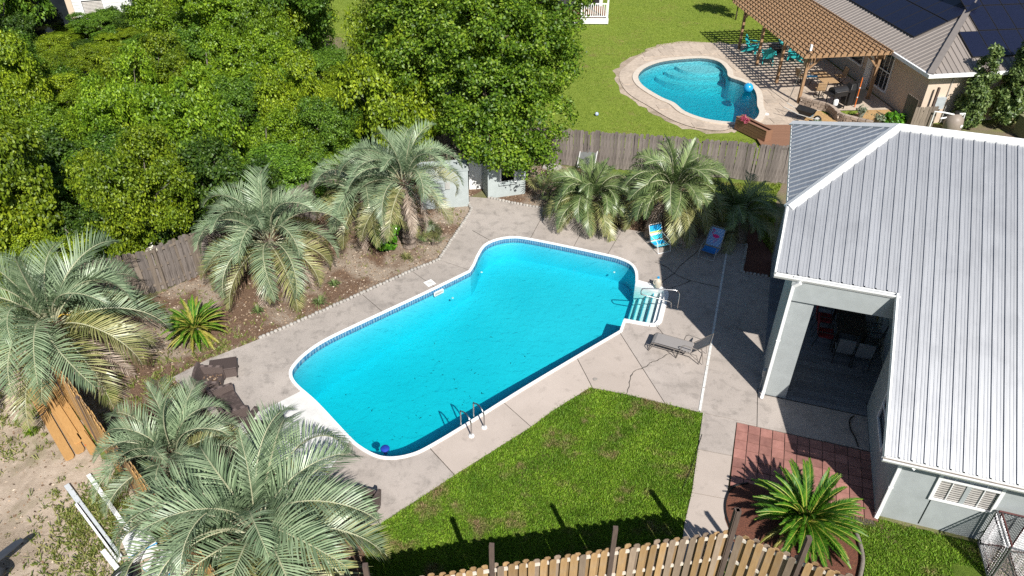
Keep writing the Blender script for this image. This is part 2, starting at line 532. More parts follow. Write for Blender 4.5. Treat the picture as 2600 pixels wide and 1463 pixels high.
LAWN = xy([(5.59, 15.52, 0), (4.68, 15.85, 0), (3.37, 16.30, 0), (2.39, 16.56, 0), (1.78, 16.06, 0), (1.18, 15.55, 0), (0.57, 14.94, 0), (-1.52, 13.17, 0), (-3.22, 11.68, 0), (-3.61, 11.26, 0)]) + [(-2.9, 8.7), (-0.4, 9.15), (2.15, 9.55), (4.2, 9.9)] + xy([(4.24, 11.27, 0), (4.37, 11.72, 0), (4.74, 12.70, 0)])
LAWN = ccw(LAWN)

# ------------------------------------------------------------------ ground sheets
pool_hole = offset_closed(POOL_S, 0.12)
stair_hole = offset_closed(STAIR, 0.10)
pool2_hole = offset_closed(POOL2, 0.15)
# one hole for pool and stair together: union by convex stitching along the opening
def union_outline():
    pts = []; n = len(POOL_S)
    out = []
    for i in range(n):
        out.append(POOL_S[i])
        if i in _open_i and (i+1) % n not in _open_i:
            pass
    # walk the pool outline and insert the stair corners where the opening is
    res = []; done = False
    for i in range(n):
        if i in _open_i:
            res.append(POOL_S[i])
            if not done:
                p = Vector(POOL_S[i])
                a, b = (ST_BR, ST_TR) if (p - ST_BL).length < (p - ST_TL).length else (ST_TR, ST_BR)
                res += [(a.x, a.y), (b.x, b.y)]; done = True
            else:
                res.pop()
        else:
            res.append(POOL_S[i])
    return res
BASIN = union_outline()
BASIN_HOLE = offset_closed(BASIN, 0.13)
sheet([(-900, -300), (900, -300), (900, 1500), (-900, 1500)], [BASIN_HOLE, pool2_hole], -0.07).build('ground', MATS['ground_mix'])
tag(bpy.data.objects['ground'], kind='structure')
def lay(name, poly, mat, z, amp=0.05, seed=1, holes=()):
    o = sheet(rough_edge(ccw(poly), amp, 0.3, seed) if amp else ccw(poly), list(holes), z).build(name, MATS[mat])
    return tag(o, kind='structure')
SANDLOT = [(-60, 4), (-3.2, 4), (-3.0, 8.5), (-6.5, 9.6), (-8.6, 11.2), (-12.6, 15.3), (-14.5, 18.5), (-60, 24)]
lay('sandy_lot', SANDLOT, 'sandy_soil', -0.062, 0.1, 3)
BED_LEFT = xy([(-1.85, 28.12, 0), (-1.83, 27.59, 0), (-1.68, 27.20, 0), (-1.69, 27.04, 0), (-2.70, 23.33, 0), (-3.69, 22.55, 0), (-5.25, 21.20, 0), (-7.42, 19.36, 0), (-8.25, 18.71, 0), (-9.62, 17.70, 0), (-10.41, 16.89, 0), (-9.48, 16.03, 0), (-6.31, 13.30, 0), (-4.40, 11.62, 0), (-3.61, 11.26, 0)]) + [(-2.9, 8.6), (-6.5, 9.7), (-8.5, 11.4), (-12.5, 15.3), (-14.0, 18.5), (-12.4, 21.3), (-9, 25), (-6.5, 28.5), (-2.0, 30.5), (-1.0, 29.2)]
lay('planting_bed', BED_LEFT, 'leaf_litter', -0.055, 0.04, 5)
BED_RIGHT = xy([(-1.04, 28.00, 0), (-0.43, 27.74, 0), (0.51, 27.37, 0), (1.32, 27.14, 0), (2.03, 26.83, 0), (2.87, 26.34, 0), (4.09, 25.75, 0), (5.30, 25.35, 0), (6.84, 25.05, 0), (7.71, 24.92, 0), (8.09, 27.54, 0), (5.92, 29.76, 0), (3.54, 30.66, 0), (2.13, 31.11, 0), (0.69, 31.01, 0)]) + [(-1.0, 31.0), (-1.0, 29.0)]
lay('palm_bed', BED_RIGHT, 'leaf_litter', -0.051, 0.04, 6)
lay('red_mulch_bed', [(9.07, 24.48, 0), (8.45, 22.63, 0), (9.34, 22.36, 0), hw(0.0, 6.6)[:2], hw(0.02, 10.5)[:2], (9.68, 26.30, 0)], 'red_mulch', -0.045, 0.03, 7)
lay('front_lawn', LAWN, 'lawn_soil', -0.04, 0.0, 8)
SIDE_LAWN = [hw(3.0, -3.6), hw(12, -3.6), hw(12, -12), hw(0.5, -9.0), (8.11, 10.49, 0), (8.46, 10.92, 0), (8.60, 11.72, 0), (8.53, 12.07, 0)]
lay('side_lawn', SIDE_LAWN, 'lawn_soil', -0.041, 0.04, 9)
YARD_BACK = xy([(8.49, 29.54, 0), (11.86, 29.43, 0), (11.81, 29.29, 0)]) + [hw(0, 13)[:2], hw(0, 8)[:2]] + xy([(9.68, 26.30, 0), (8.48, 26.28, 0), (8.12, 27.71, 0)])
lay('back_yard_grass', YARD_BACK, 'far_lawn', -0.047, 0.04, 10)
FAR_LAWN = [(2.2, 31.4), (11.9, 29.7), (19.6, 28.0), (19.8, 36.0), (17.2, 52), (17.0, 75), (-34, 75), (-16, 52), (-4, 44), (-1, 38)]
lay('neighbour_lawn', FAR_LAWN, 'far_lawn', -0.058, 0.0, 11, [pool2_hole])

# ------------------------------------------------------------------ concrete pool deck: each slab its own piece
JOINTS = [
    [(0.62, 24.58, 0), (1.40, 27.11, 0)], [(2.23, 23.91, 0), (3.22, 26.69, 0)], [(3.50, 23.50, 0), (4.65, 26.15, 0)], [(-2.82, 23.38, 0), (-1.45, 22.60, 0)],
    [(-3.78, 22.70, 0), (-2.58, 21.41, 0)], [(-5.41, 21.31, 0), (-4.36, 20.11, 0)], [(-7.84, 18.77, 0), (-6.33, 17.75, 0)], [(-10.28, 16.65, 0), (-6.77, 17.24, 0)],
    [(-8.74, 14.23, 0), (-5.97, 16.65, 0)], [(-3.49, 14.15, 0), (-4.01, 11.63, 0)], [(-2.37, 14.26, 0), (-1.46, 13.13, 0)], [(-0.33, 16.02, 0), (0.61, 14.88, 0)],
    [(2.00, 18.14, 0), (2.49, 16.41, 0)], [(3.52, 19.32, 0), (4.58, 15.80, 0)], [(8.49, 24.95, 0), (5.45, 15.40, 0)],
    [(7.41, 21.18, 0), (8.92, 20.70, 0)], [(6.91, 20.00, 0), (8.48, 19.43, 0)], [(7.82, 22.75, 0), (8.53, 22.58, 0)], [(6.49, 18.63, 0), (8.14, 18.24, 0)], [(6.01, 17.05, 0), (7.62, 16.49, 0)], [(5.54, 15.53, 0), (7.14, 15.03, 0)],
    [(5.70, 20.40, 0), (6.88, 19.94, 0)], [(7.50, 16.69, 0), (7.03, 14.96, 0)], [(9.06, 16.08, 0), (8.56, 14.53, 0)], [(4.72, 12.66, 0), (5.74, 12.42, 0)], [(5.16, 14.14, 0), (6.19, 13.87, 0)], [(-4.33, 14.87, 0), (-5.30, 12.09, 0)],
]
DK = []
for p in DECK:
    if not DK or hypot(p[0]-DK[-1][0], p[1]-DK[-1][1]) > 1e-3: DK.append(p)
cv = [Vector(p) for p in DK]; ce = [(i, (i+1) % len(DK)) for i in range(len(DK))]
k0 = len(cv); BH = offset_closed(BASIN, 0.02)
cv += [Vector(p) for p in BH]; ce += [(k0+i, k0+(i+1) % len(BH)) for i in range(len(BH))]
for a, b in JOINTS:
    ce.append((len(cv), len(cv)+1)); cv += [Vector(a[:2]), Vector(b[:2])]
rv, re_, rf, ov, oe, of = delaunay_2d_cdt(cv, ce, [], 0, 1e-4)
solid = set()
for e, orig in zip(re_, oe):
    if orig: solid.add(frozenset(e))
edge_f = {}
for fi, f in enumerate(rf):
    for i in range(3): edge_f.setdefault(frozenset((f[i], f[(i+1) % 3])), []).append(fi)
seen = [-1]*len(rf); regions = []
for s in range(len(rf)):
    if seen[s] >= 0: continue
    st = [s]; seen[s] = len(regions); reg = []
    while st:
        q = st.pop(); reg.append(q); f = rf[q]
        for i in range(3):
            ed = frozenset((f[i], f[(i+1) % 3]))
            if ed in solid: continue
            for o in edge_f[ed]:
                if seen[o] < 0: seen[o] = seen[s]; st.append(o)
    regions.append(reg)
deck = sheet(DK, [BH], -0.022).build('pool_deck', MATS['joint_soil'])
tag(deck, kind='structure')
def build_slab(reg):
    tris = []
    for q in reg:
        f = rf[q]; a, b, c = (rv[i] for i in f)
        tris.append(tuple(f) if (b-a).cross(c-a) > 0 else (f[0], f[2], f[1]))
    ar = sum(((rv[b]-rv[a]).cross(rv[c]-rv[a]))/2 for a, b, c in tris)
    cx = sum((rv[a].x+rv[b].x+rv[c].x)/3*((rv[b]-rv[a]).cross(rv[c]-rv[a]))/2 for a, b, c in tris)/max(ar, 1e-9)
    cy = sum((rv[a].y+rv[b].y+rv[c].y)/3*((rv[b]-rv[a]).cross(rv[c]-rv[a]))/2 for a, b, c in tris)/max(ar, 1e-9)
    t0 = tris[0]; cen = (sum(rv[i].x for i in t0)/3, sum(rv[i].y for i in t0)/3)
    if not inside(cen, DK) or inside(cen, BH) or ar < 0.05: return
    nxt = {}; prv = {}
    dirs = set()
    for t in tris:
        for i in range(3): dirs.add((t[i], t[(i+1) % 3]))
    bd = [e for e in dirs if (e[1], e[0]) not in dirs]
    for a, b in bd: nxt[a] = b; prv[b] = a
    ids = sorted({i for t in tris for i in t}); idx = {v: k for k, v in enumerate(ids)}
    top = []
    for i in ids:
        p = rv[i]
        if i in nxt and i in prv:
            e0 = (p-rv[prv[i]]).normalized(); e1 = (rv[nxt[i]]-p).normalized()
            m = Vector((-e0.y, e0.x)) + Vector((-e1.y, e1.x))
            if m.length > 1e-4:
                m.normalize(); p = p + m*(0.011/max(0.4, m.dot(Vector((-e0.y, e0.x)))))
        top.append((p.x, p.y))
    mb = MB(); n = len(ids)
    dz = random.uniform(-0.004, 0.004)
    mb.add([(x, y, dz) for x, y in top] + [(x, y, -0.07) for x, y in top], [tuple(idx[i] for i in t) for t in tris] + [(idx[a], idx[a]+n, idx[b]+n, idx[b]) for a, b in bd])
    dirty = (cx < -1.4 and cy > 18.0) or (cx < -5) or (cy > 24.2 and cx < 1.0)
    mid = cy > 22.5 or (cx < -1 and cy < 14) or cx > 5.6
    white = -8.6 < cx < -4.0 and 13.0 < cy < 16.4 and inside(xy([(-6.13, 15.24, 0)])[0], [rv[i] for i in ordered(nxt)])
    mb.build('slab', MATS['white_concrete' if white else 'concrete_dirty' if dirty else 'concrete_mid' if mid else 'concrete_clean'], deck)
def ordered(nxt):
    s = next(iter(nxt)); out = [s]; c = nxt[s]; g = 0
    while c != s and g < 999:
        out.append(c); c = nxt.get(c, s); g += 1
    return out
for reg in regions: build_slab(reg)
# cracks in the slabs
CRACKS = [[(7.10, 24.06, 0), (6.64, 23.48, 0), (6.23, 23.01, 0), (5.95, 22.54, 0), (5.62, 22.23, 0), (5.39, 21.93, 0)],
          [(5.35, 23.28, 0), (5.70, 22.98, 0), (5.95, 22.54, 0), (6.27, 22.23, 0), (6.47, 22.09, 0), (6.82, 21.95, 0), (7.13, 21.84, 0), (7.48, 21.69, 0)],
          [(6.47, 22.09, 0), (6.12, 21.86, 0), (5.70, 21.65, 0)],
          [(3.94, 17.35, 0), (4.17, 17.46, 0), (4.31, 17.59, 0), (4.38, 17.68, 0), (4.69, 17.83, 0), (4.94, 18.06, 0), (5.07, 18.11, 0)],
          [(3.66, 17.02, 0), (3.79, 17.24, 0), (3.94, 17.35, 0)], [(3.66, 17.02, 0), (3.58, 16.66, 0), (3.46, 16.29, 0)],
          [(4.85, 19.43, 0), (5.01, 19.09, 0), (5.08, 18.93, 0)], [(-1.60, 25.42, 0), (-1.17, 24.99, 0), (-0.78, 24.65, 0)]]
mb = MB()
for c in CRACKS:
    ps = smooth_open(xy(c), 4)
    ps = [(p[0]+random.uniform(-.015, .015), p[1]+random.uniform(-.015, .015)) for p in ps]
    ribbon(mb, ps, [random.uniform(0.012, 0.035) for _ in ps], 0.007)
mb.build('crack', MATS['crack'], deck)
# skimmer lid set into the deck
o = thing('skimmer_hatch', 'white square skimmer lid set in the deck beside the pool', 'skimmer lid', (-2.96, 21.84, 0))
MB().box((0, 0, 0.012), (0.33, 0.33, 0.012), radians(38)).build('lid', MATS['coping_white'], o, bevel=0.004)
MB().lathe([(0.10, 0), (0.10, 0.003)], 20, (0, 0, 0.018)).build('lid_ring', mat_plain('lid_grey', (0.62, 0.62, 0.60)), o)
# small round fitting in the deck
o = MB().lathe([(0.07, 0), (0.07, 0.008), (0.055, 0.010)], 18).build('deck_fitting', mat_plain('fitting_grey', (0.33, 0.30, 0.27)), None, (2.57, 16.90, 0)[:2] + (0.006,))
tag(o, 'small round grey fitting set in the concrete above the lawn corner', 'deck fitting')
# white drain strip running across the deck
d0, d1 = Vector((8.33, 24.39, 0)), Vector((5.51, 15.57, 0))
ds = thing('drain_strip', 'long white plastic drain strip crossing the patio', 'drain strip', d0)
nseg = 9
for i in range(nseg):
    a = (d1-d0)*(i/nseg); b = (d1-d0)*((i+1)/nseg - 0.004)
    MB().bar(a + Vector((0, 0, 0.006)), b + Vector((0, 0, 0.006)), 0.075, 0.016).build('strip_section', mat_plain('drain_white', (0.72, 0.72, 0.70), (0.50, 0.50, 0.49), 9, 0.6) if 'drain_white' not in MATS else MATS['drain_white'], ds)

# ------------------------------------------------------------------ main pool basin
def mat_liner():
    m, nt, out = _new('liner_blue')
    v = coords(nt, 'World')
    a = noise(nt, v, 0.5, 5, 0.6); b = noise(nt, v, 9, 6, 0.75, 1.2)
    col = ramp(nt, a, [(0.3, (0.08, 0.54, 0.70)), (0.7, (0.11, 0.60, 0.76))])
    f = ramp(nt, b, [(0.68, (0, 0, 0)), (0.80, (0.30, 0.30, 0.30))])
    col = mixcol(nt, f, col, (0.06, 0.40, 0.52))
    principled(nt, out, col, 0.6, 0, 0.3)
mat_liner()
def mat_band():
    m, nt, out = _new('liner_band')
    tc = N(nt, 'ShaderNodeUVMap')
    w = N(nt, 'ShaderNodeTexWave', wave_type='BANDS', bands_direction='X'); w.inputs['Scale'].default_value = 4.2; w.inputs['Distortion'].default_value = 6.0; w.inputs['Detail'].default_value = 3
    nt.links.new(coords(nt, 'World'), w.inputs['Vector'])
    b = noise(nt, coords(nt, 'World'), 22, 4, 0.7)
    col = ramp(nt, w.outputs['Fac'], [(0.25, (0.04, 0.15, 0.28)), (0.55, (0.08, 0.24, 0.36)), (0.8, (0.22, 0.36, 0.43))])
    col = mixcol(nt, ramp(nt, b, [(0.45, (0, 0, 0)), (0.65, (1, 1, 1))]), col, (0.06, 0.20, 0.40))
    principled(nt, out, col, 0.5, 0, 0.3)
mat_band()
def mat_water(name, colr, dens, ripple, scale, scat=0.10):
    m, nt, out = _new(name)
    v = coords(nt, 'World')
    tr = N(nt, 'ShaderNodeBsdfTransparent')
    gl = N(nt, 'ShaderNodeBsdfGlossy'); gl.inputs['Roughness'].default_value = 0.05
    fr = N(nt, 'ShaderNodeFresnel'); fr.inputs['IOR'].default_value = 1.33
    n1 = noise(nt, v, scale, 5, 0.6, 0.8)
    bp = N(nt, 'ShaderNodeBump'); bp.inputs['Strength'].default_value = ripple; bp.inputs['Distance'].default_value = 0.05
    nt.links.new(n1, bp.inputs['Height'])
    nt.links.new(bp.outputs[0], gl.inputs['Normal']); nt.links.new(bp.outputs[0], fr.inputs['Normal'])
    mx = N(nt, 'ShaderNodeMixShader')
    nt.links.new(fr.outputs[0], mx.inputs[0]); nt.links.new(tr.outputs[0], mx.inputs[1]); nt.links.new(gl.outputs[0], mx.inputs[2])
    nt.links.new(mx.outputs[0], out.inputs['Surface'])
    va = N(nt, 'ShaderNodeVolumeAbsorption'); va.inputs['Color'].default_value = c4(colr); va.inputs['Density'].default_value = dens
    vs_ = N(nt, 'ShaderNodeVolumeScatter'); vs_.inputs['Color'].default_value = (0.02, 0.5, 1.0, 1); vs_.inputs['Density'].default_value = scat
    ad = N(nt, 'ShaderNodeAddShader'); nt.links.new(va.outputs[0], ad.inputs[0]); nt.links.new(vs_.outputs[0], ad.inputs[1])
    nt.links.new(ad.outputs[0], out.inputs['Volume'])
    return m
mat_water('pool_water', (0.0, 0.95, 0.99), 0.7, 0.12, 4.0)
mat_water('far_pool_water', (0.0, 0.90, 0.97), 0.8, 0.35, 6.0)
WL = -0.15
deep_pt = Vector((-4.46, 14.80, 0)[:2]); shallow_pt = Vector((2.12, 21.88, 0)[:2])
_ax = (shallow_pt-deep_pt); _al = _ax.length; _ax = _ax.normalized()
def floor_z(p):
    t = (Vector(p[:2])-deep_pt).dot(_ax)/_al
    t = min(1, max(0, t)); s = t*t*(3-2*t)
    return -2.0 + 0.95*s
basin = thing('pool_basin', None, None, (0, 0, 0)); tag(basin, kind='structure')
n = len(POOL_S)
wall = MB(); band = MB(); cop = MB()
outer_c = offset_closed(POOL_S, 0.085)
for i in range(n):
    j = (i+1) % n; a, b = POOL_S[i], POOL_S[j]
    if i in _open_i:
        wall.add([(a[0], a[1], floor_z(a)-.05), (b[0], b[1], floor_z(b)-.05), (b[0], b[1], -0.86), (a[0], a[1], -0.86)], [(0, 1, 2, 3)])
        continue
    wall.add([(a[0], a[1], floor_z(a)-.05), (b[0], b[1], floor_z(b)-.05), (b[0], b[1], -0.23), (a[0], a[1], -0.23)], [(3, 2, 1, 0)])
    band.add([(a[0], a[1], -0.23), (b[0], b[1], -0.23), (b[0], b[1], 0.0), (a[0], a[1], 0.0)], [(3, 2, 1, 0)])
    oa, ob = outer_c[i], outer_c[j]
    ia = (a[0]*1.0 - (oa[0]-a[0])*0.15, a[1] - (oa[1]-a[1])*0.15); ib = (b[0]-(ob[0]-b[0])*0.15, b[1]-(ob[1]-b[1])*0.15)
    cop.add([(ia[0], ia[1], -0.02), (ib[0], ib[1], -0.02), (ib[0], ib[1], 0.018), (ia[0], ia[1], 0.018), (oa[0], oa[1], 0.022), (ob[0], ob[1], 0.022), (oa[0], oa[1], -0.03), (ob[0], ob[1], -0.03)],
            [(0, 3, 2, 1), (3, 4, 5, 2), (4, 6, 7, 5), (0, 1, 7, 6)])
wall.build('wall', MATS['liner_blue'], basin)
band.build('border_band', MATS['liner_band'], basin)
cop.build('coping', MATS['coping_white'], basin)
# floor with interior points so that the slope is smooth
fin = offset_closed(POOL_S, 0.03)
fv = [Vector(p) for p in fin]; fe = [(i, (i+1) % n) for i in range(n)]
xs = [p[0] for p in POOL_S]; ys = [p[1] for p in POOL_S]
gx = min(xs)
while gx < max(xs):
    gy = min(ys)
    while gy < max(ys):
        if inside((gx, gy), offset_closed(POOL_S, -0.3)): fv.append(Vector((gx, gy)))
        gy += 0.8
    gx += 0.8
qv, qe, qf, _, _, _ = delaunay_2d_cdt(fv, fe, [], 1, 1e-4)
mb = MB(); mb.add([(p.x, p.y, floor_z(p)) for p in qv], [f for f in qf])
mb.build('floor', MATS['liner_blue'], basin, smooth=True)
# steps: four treads in a white moulded unit
mat_plain('step_white', (0.80, 0.82, 0.82), (0.76, 0.78, 0.78), 4, 0.4)
mat_plain('step_line', (0.05, 0.40, 0.52), (0.05, 0.36, 0.48), 4, 0.5)
steps = thing('pool_steps', 'white moulded corner steps with four treads leading down into the pool', 'pool steps', (ST_BL.x, ST_BL.y, 0))
O2 = Vector((ST_BL.x, ST_BL.y))
def sp(s, t, z):                      # s: 0 at the outer edge .. 1 at the pool, t: 0 near .. 1 far
    p = (ST_BR*(1-s) + ST_BL*s)*(1-t) + (ST_TR*(1-s) + ST_TL*s)*t - O2
    return (p.x, p.y, z)
ss = [0.0, 0.17, 0.40, 0.62, 0.83, 1.0]; zz = [-0.10, -0.26, -0.44, -0.62, -0.80]
for i in range(5):
    a, b, z = ss[i], ss[i+1], zz[i]
    mb = MB()
    mb.add([sp(a, 0, z), sp(b, 0, z), sp(b, 1, z), sp(a, 1, z), sp(a, 0, -0.95), sp(b, 0, -0.95), sp(b, 1, -0.95), sp(a, 1, -0.95)],
           [(3, 2, 1, 0), (4, 5, 6, 7), (0, 1, 5, 4), (1, 2, 6, 5), (2, 3, 7, 6), (3, 0, 4, 7)])
    o = mb.build('tread', MATS['step_white'], steps)
    ln = MB(); q = 0.032
    ln.add([sp(b-q, 0.02, z+.005), sp(b, 0.02, z+.005), sp(b, 0.98, z+.005), sp(b-q, 0.98, z+.005)], [(3, 2, 1, 0)])
    if i > 0: ln.build('tread_edge', MATS['step_line'], o)
rim = MB()
so = offset_closed(STAIR, 0.10)
path = [ST_BL, ST_BR, ST_TR, ST_TL]
def rounded(p0, p1, p2, r):
    a = (p0-p1).normalized()*r + p1; b = (p2-p1).normalized()*r + p1
    return [a, a*0.3+p1*0.45+b*0.25, a*0.25+p1*0.45+b*0.3, b]
pl = [ST_BL] + rounded(ST_BL, ST_BR, ST_TR, 0.28) + rounded(ST_BR, ST_TR, ST_TL, 0.28) + [ST_TL]
for i in range(len(pl)-1):
    a, b = pl[i], pl[i+1]; d = (b-a).normalized(); nn = Vector((d.y, -d.x))
    if (nn.dot((a+b)/2 - (ST_BL+ST_TR)/2)) < 0: nn = -nn
    pts = []
    for p in (a, b):
        for off, z in ((-0.05, -0.95), (-0.05, 0.02), (0.11, 0.026), (0.11, -0.06)):
            q = p + nn*off - O2; pts.append((q.x, q.y, z))
    rim.add(pts, [(0, 1, 5, 4), (1, 2, 6, 5), (2, 3, 7, 6), (0, 3, 2, 1), (4, 5, 6, 7)])
rim.build('rim', MATS['coping_white'], steps)
# the corners between the round rim and the square recess
wmesh = MB(); wo = offset_closed(BASIN, 0.03)
tr_ = tessellate_polygon([[Vector((p[0], p[1], 0)) for p in wo]])
nn = len(wo)
wmesh.add([(p[0], p[1], WL) for p in wo] + [(p[0], p[1], -2.6) for p in wo], [])
for t in tr_:
    a, b, c = (Vector(wo[i]) for i in t)
    t2 = tuple(t) if (b-a).cross(c-a) > 0 else (t[0], t[2], t[1])
    wmesh.f.append(t2); wmesh.f.append((t2[2]+nn, t2[1]+nn, t2[0]+nn))
for i in range(nn):
    j = (i+1) % nn; wmesh.f.append((i, i+nn, j+nn, j))
w_ = wmesh.build('water', MATS['pool_water']); tag(w_, kind='structure')
# leaves and grit on the pool floor
mat_plain('debris', (0.05, 0.045, 0.03), (0.03, 0.03, 0.02), 5, 0.9)
mb = MB(); rr = random.Random(4)
for _ in range(170):
    t = rr.random()
    c = Vector((-2.80, 16.07, 0)[:2]) if t < 0.7 else Vector((-1.87, 18.01, 0)[:2])
    p = (c.x+rr.gauss(0, 1.7), c.y+rr.gauss(0, 1.1))
    if not inside(p, offset_closed(POOL_S, -0.4)): continue
    s = rr.uniform(0.012, 0.045); a = rr.uniform(0, 6.28); z = floor_z(p)+0.012
    mb.add([(p[0]+cos(a)*s*1.8, p[1]+sin(a)*s*1.8, z), (p[0]-sin(a)*s*.6, p[1]+cos(a)*s*.6, z+.01), (p[0]-cos(a)*s*1.2, p[1]-sin(a)*s*1.2, z)], [(0, 1, 2)])
tag(mb.build('pool_debris', MATS['debris']), 'dark leaves and grit lying on the pool floor', 'debris', kind='stuff')

# ------------------------------------------------------------------ red tile patio
def mat_tile():
    m, nt, out = _new('red_tile')
    v = coords(nt, 'World')
    a = noise(nt, v, 3, 7, 0.7); b = noise(nt, v, 40, 4, 0.75)
    col = ramp(nt, a, [(0.3, (0.21, 0.095, 0.08)), (0.7, (0.36, 0.175, 0.145))])
    col = mixcol(nt, ramp(nt, b, [(0.3, (0.35, 0.35, 0.35)), (0.5, (0, 0, 0))]), col, (0.17, 0.10, 0.085))
    col = vary(nt, col, 0.22)
    principled(nt, out, col, 0.8, 0, 0.3, b, 0.006, 0.4)
mat_tile()
tp = lay('tile_patio', [hw(-0.62, -1.33), hw(3.0, -1.33), hw(3.0, -3.9), hw(-0.35, -3.9)], 'joint_soil', -0.024, 0, 1)
tp.location = (0, 0, 0)
tile_me = MB(); s = 0.325/2
tile_me.box((0, 0, -0.02), (0.314, 0.314, 0.04)); tile_me = tile_me.mesh('tile'); tile_me.materials.append(MATS['red_tile'])
for i in range(11):
    for j in range(7):
        a = -0.60 + 0.1675 + i*0.3335; b = -1.34 - 0.17 - j*0.338
        o = link('tile', tile_me, None, tp); o.location = Vector(hw(a, b, random.uniform(-0.004, 0.004)))
        o.rotation_euler = (random.uniform(-.012, .012), random.uniform(-.012, .012), HT + random.uniform(-.015, .015))
# mulch ring of the sago palm covers a corner of the tiles
SAGO_BED = smooth_closed(ccw([(5.75, 12.80, 0), (6.34, 12.96, 0), (7.10, 12.53, 0), (8.01, 12.19, 0), (8.53, 11.93, 0), (8.61, 11.54, 0), (8.52, 10.92, 0), (8.19, 10.18, 0), (7.53, 9.88, 0), (6.23, 10.48, 0), (5.58, 10.90, 0), (5.42, 11.63, 0), (5.50, 12.17, 0)]), 3)
lay('sago_mulch_bed', SAGO_BED, 'red_mulch', 0.012, 0.02, 12)

# ------------------------------------------------------------------ grass (nobody could count it)
def grass(name, label, poly, count, h, w, mat, seed, holes=(), z=-0.04):
    rr = random.Random(seed); vs = []; fs = []
    for p in poly_sample(poly, count, rr, holes):
        a = rr.uniform(0, 2*pi); hh = h*rr.uniform(0.5, 1.2); ww = w*rr.uniform(0.6, 1.3); l = rr.uniform(0.2, 1.1)*hh
        dx, dy = cos(a), sin(a); b = rr.uniform(0, 2*pi); ex, ey = cos(b)*l, sin(b)*l
        k = len(vs)
        vs += [(p[0]-dx*ww, p[1]-dy*ww, z), (p[0]+dx*ww, p[1]+dy*ww, z), (p[0]+ex+dx*ww*.5, p[1]+ey+dy*ww*.5, z+hh), (p[0]+ex-dx*ww*.5, p[1]+ey-dy*ww*.5, z+hh*.9)]
        fs.append((k, k+1, k+2, k+3))
    me = bpy.data.meshes.new(name); me.from_pydata(vs, [], fs)
    o = link(name, me, MATS[mat]); return tag(o, label, 'grass', kind='stuff')
grass('lawn_grass', 'thick green grass of the front lawn below the pool', offset_closed(LAWN, 0.035), 110000, 0.05, 0.013, 'grass_blades', 1)
grass('side_lawn_grass', 'green grass beside the grey house wall', ccw(SIDE_LAWN), 36000, 0.05, 0.013, 'grass_blades', 2, [ccw([hw(4.7, -4.4), hw(12, -4.4), hw(12, -12), hw(4.7, -12)])])
fl = ccw([(2.4, 31.7), (12.0, 30.0), (19.5, 29), (19.6, 36.0), (17.2, 52), (17.0, 62), (-18, 62), (-14, 50), (-1, 38)])
grass('neighbour_grass', 'mown green lawn around the neighbouring pool', fl, 130000, 0.04, 0.016, 'far_grass_blades', 3, [offset_closed(POOL2, 1.75)], -0.058)
grass('yard_grass', 'strip of green grass along the foot of the weathered back fence', ccw(YARD_BACK), 9000, 0.08, 0.018, 'far_grass_blades', 4, (), -0.047)

# ------------------------------------------------------------------ the grey house on the right
mat_plain('stucco', (0.35, 0.38, 0.385), (0.30, 0.325, 0.33), 3.0, 0.9, bump=0.35, bump_scale=45, big=((0.30, 0.325, 0.325), 0.7, 0.55, 0.75))
mat_plain('trim_white', (0.78, 0.79, 0.79), (0.72, 0.73, 0.73), 4, 0.5)
mat_plain('gutter_inside', (0.24, 0.21, 0.18), (0.13, 0.11, 0.095), 9, 0.8)
mat_plain('soffit', (0.55, 0.57, 0.58), (0.50, 0.52, 0.53), 4, 0.8)
mat_plain('dark_glass', (0.02, 0.025, 0.03), (0.012, 0.015, 0.02), 2, 0.08, spec=0.6)
mat_plain('blind', (0.66, 0.62, 0.59), (0.46, 0.43, 0.41), 4, 0.8)
def mat_metal_roof(name, c1, c2, dirt, rough, metal=0.0):
    m, nt, out = _new(name)
    v = coords(nt, 'Object')
    st = scaled(nt, v, (9.0, 0.55, 0.55))
    a = noise(nt, st, 2.0, 6, 0.65); b = noise(nt, v, 0.9, 6, 0.65, 0.5); c = noise(nt, v, 30, 3, 0.7)
    col = ramp(nt, a, [(0.30, c2), (0.62, c1)])
    col = mixcol(nt, ramp(nt, b, [(0.50, (0, 0, 0)), (0.80, (0.55, 0.55, 0.55))]), col, dirt)
    col = mixcol(nt, ramp(nt, c, [(0.70, (0, 0, 0)), (0.78, (0.4, 0.4, 0.4))]), col, dirt)
    col = vary(nt, col, 0.05)
    principled(nt, out, col, rough, metal, 0.5)
mat_metal_roof('white_roof', (0.53, 0.54, 0.56), (0.45, 0.46, 0.48), (0.33, 0.34, 0.36), 0.48, 0.80)
mat_plain('roof_cap', (0.66, 0.67, 0.68), (0.61, 0.62, 0.63), 3, 0.4)
mat_plain('grey_plank', (0.17, 0.18, 0.20), (0.12, 0.13, 0.15), 5, 0.6, stretch=(1, 9, 1), rnd=0.18)

house = thing('grey_house', 'grey stucco house with white ribbed metal roof and open covered patio', 'house', HO, HT)
SL = 0.518
def fz(b): return 4.4 + SL*(b - 0.06)
EA, WA, RB, APX = -0.48, 2.55, 4.9, 2.24      # roof edges: patio side, wing side, ridge line, ridge end
HF = (-0.42, 1.93); HB = (-0.42, 7.85)
A1 = 13.0
def wallbox(name, x0, x1, y0, y1, z0, z1, mat='stucco'):
    return MB().b6(x0, x1, y0, y1, z0, z1).build(name, MATS[mat], house)
# wing
mb = MB()
mb.b6(3.0, 4.0, -3.45, -3.25, -0.1, 2.45); mb.b6(4.0, 5.3, -3.45, -3.25, -0.1, 1.0); mb.b6(4.0, 5.3, -3.45, -3.25, 1.93, 2.45); mb.b6(5.3, A1, -3.45, -3.25, -0.1, 2.45)
mb.build('front_wall', MATS['stucco'], house)
mb = MB()
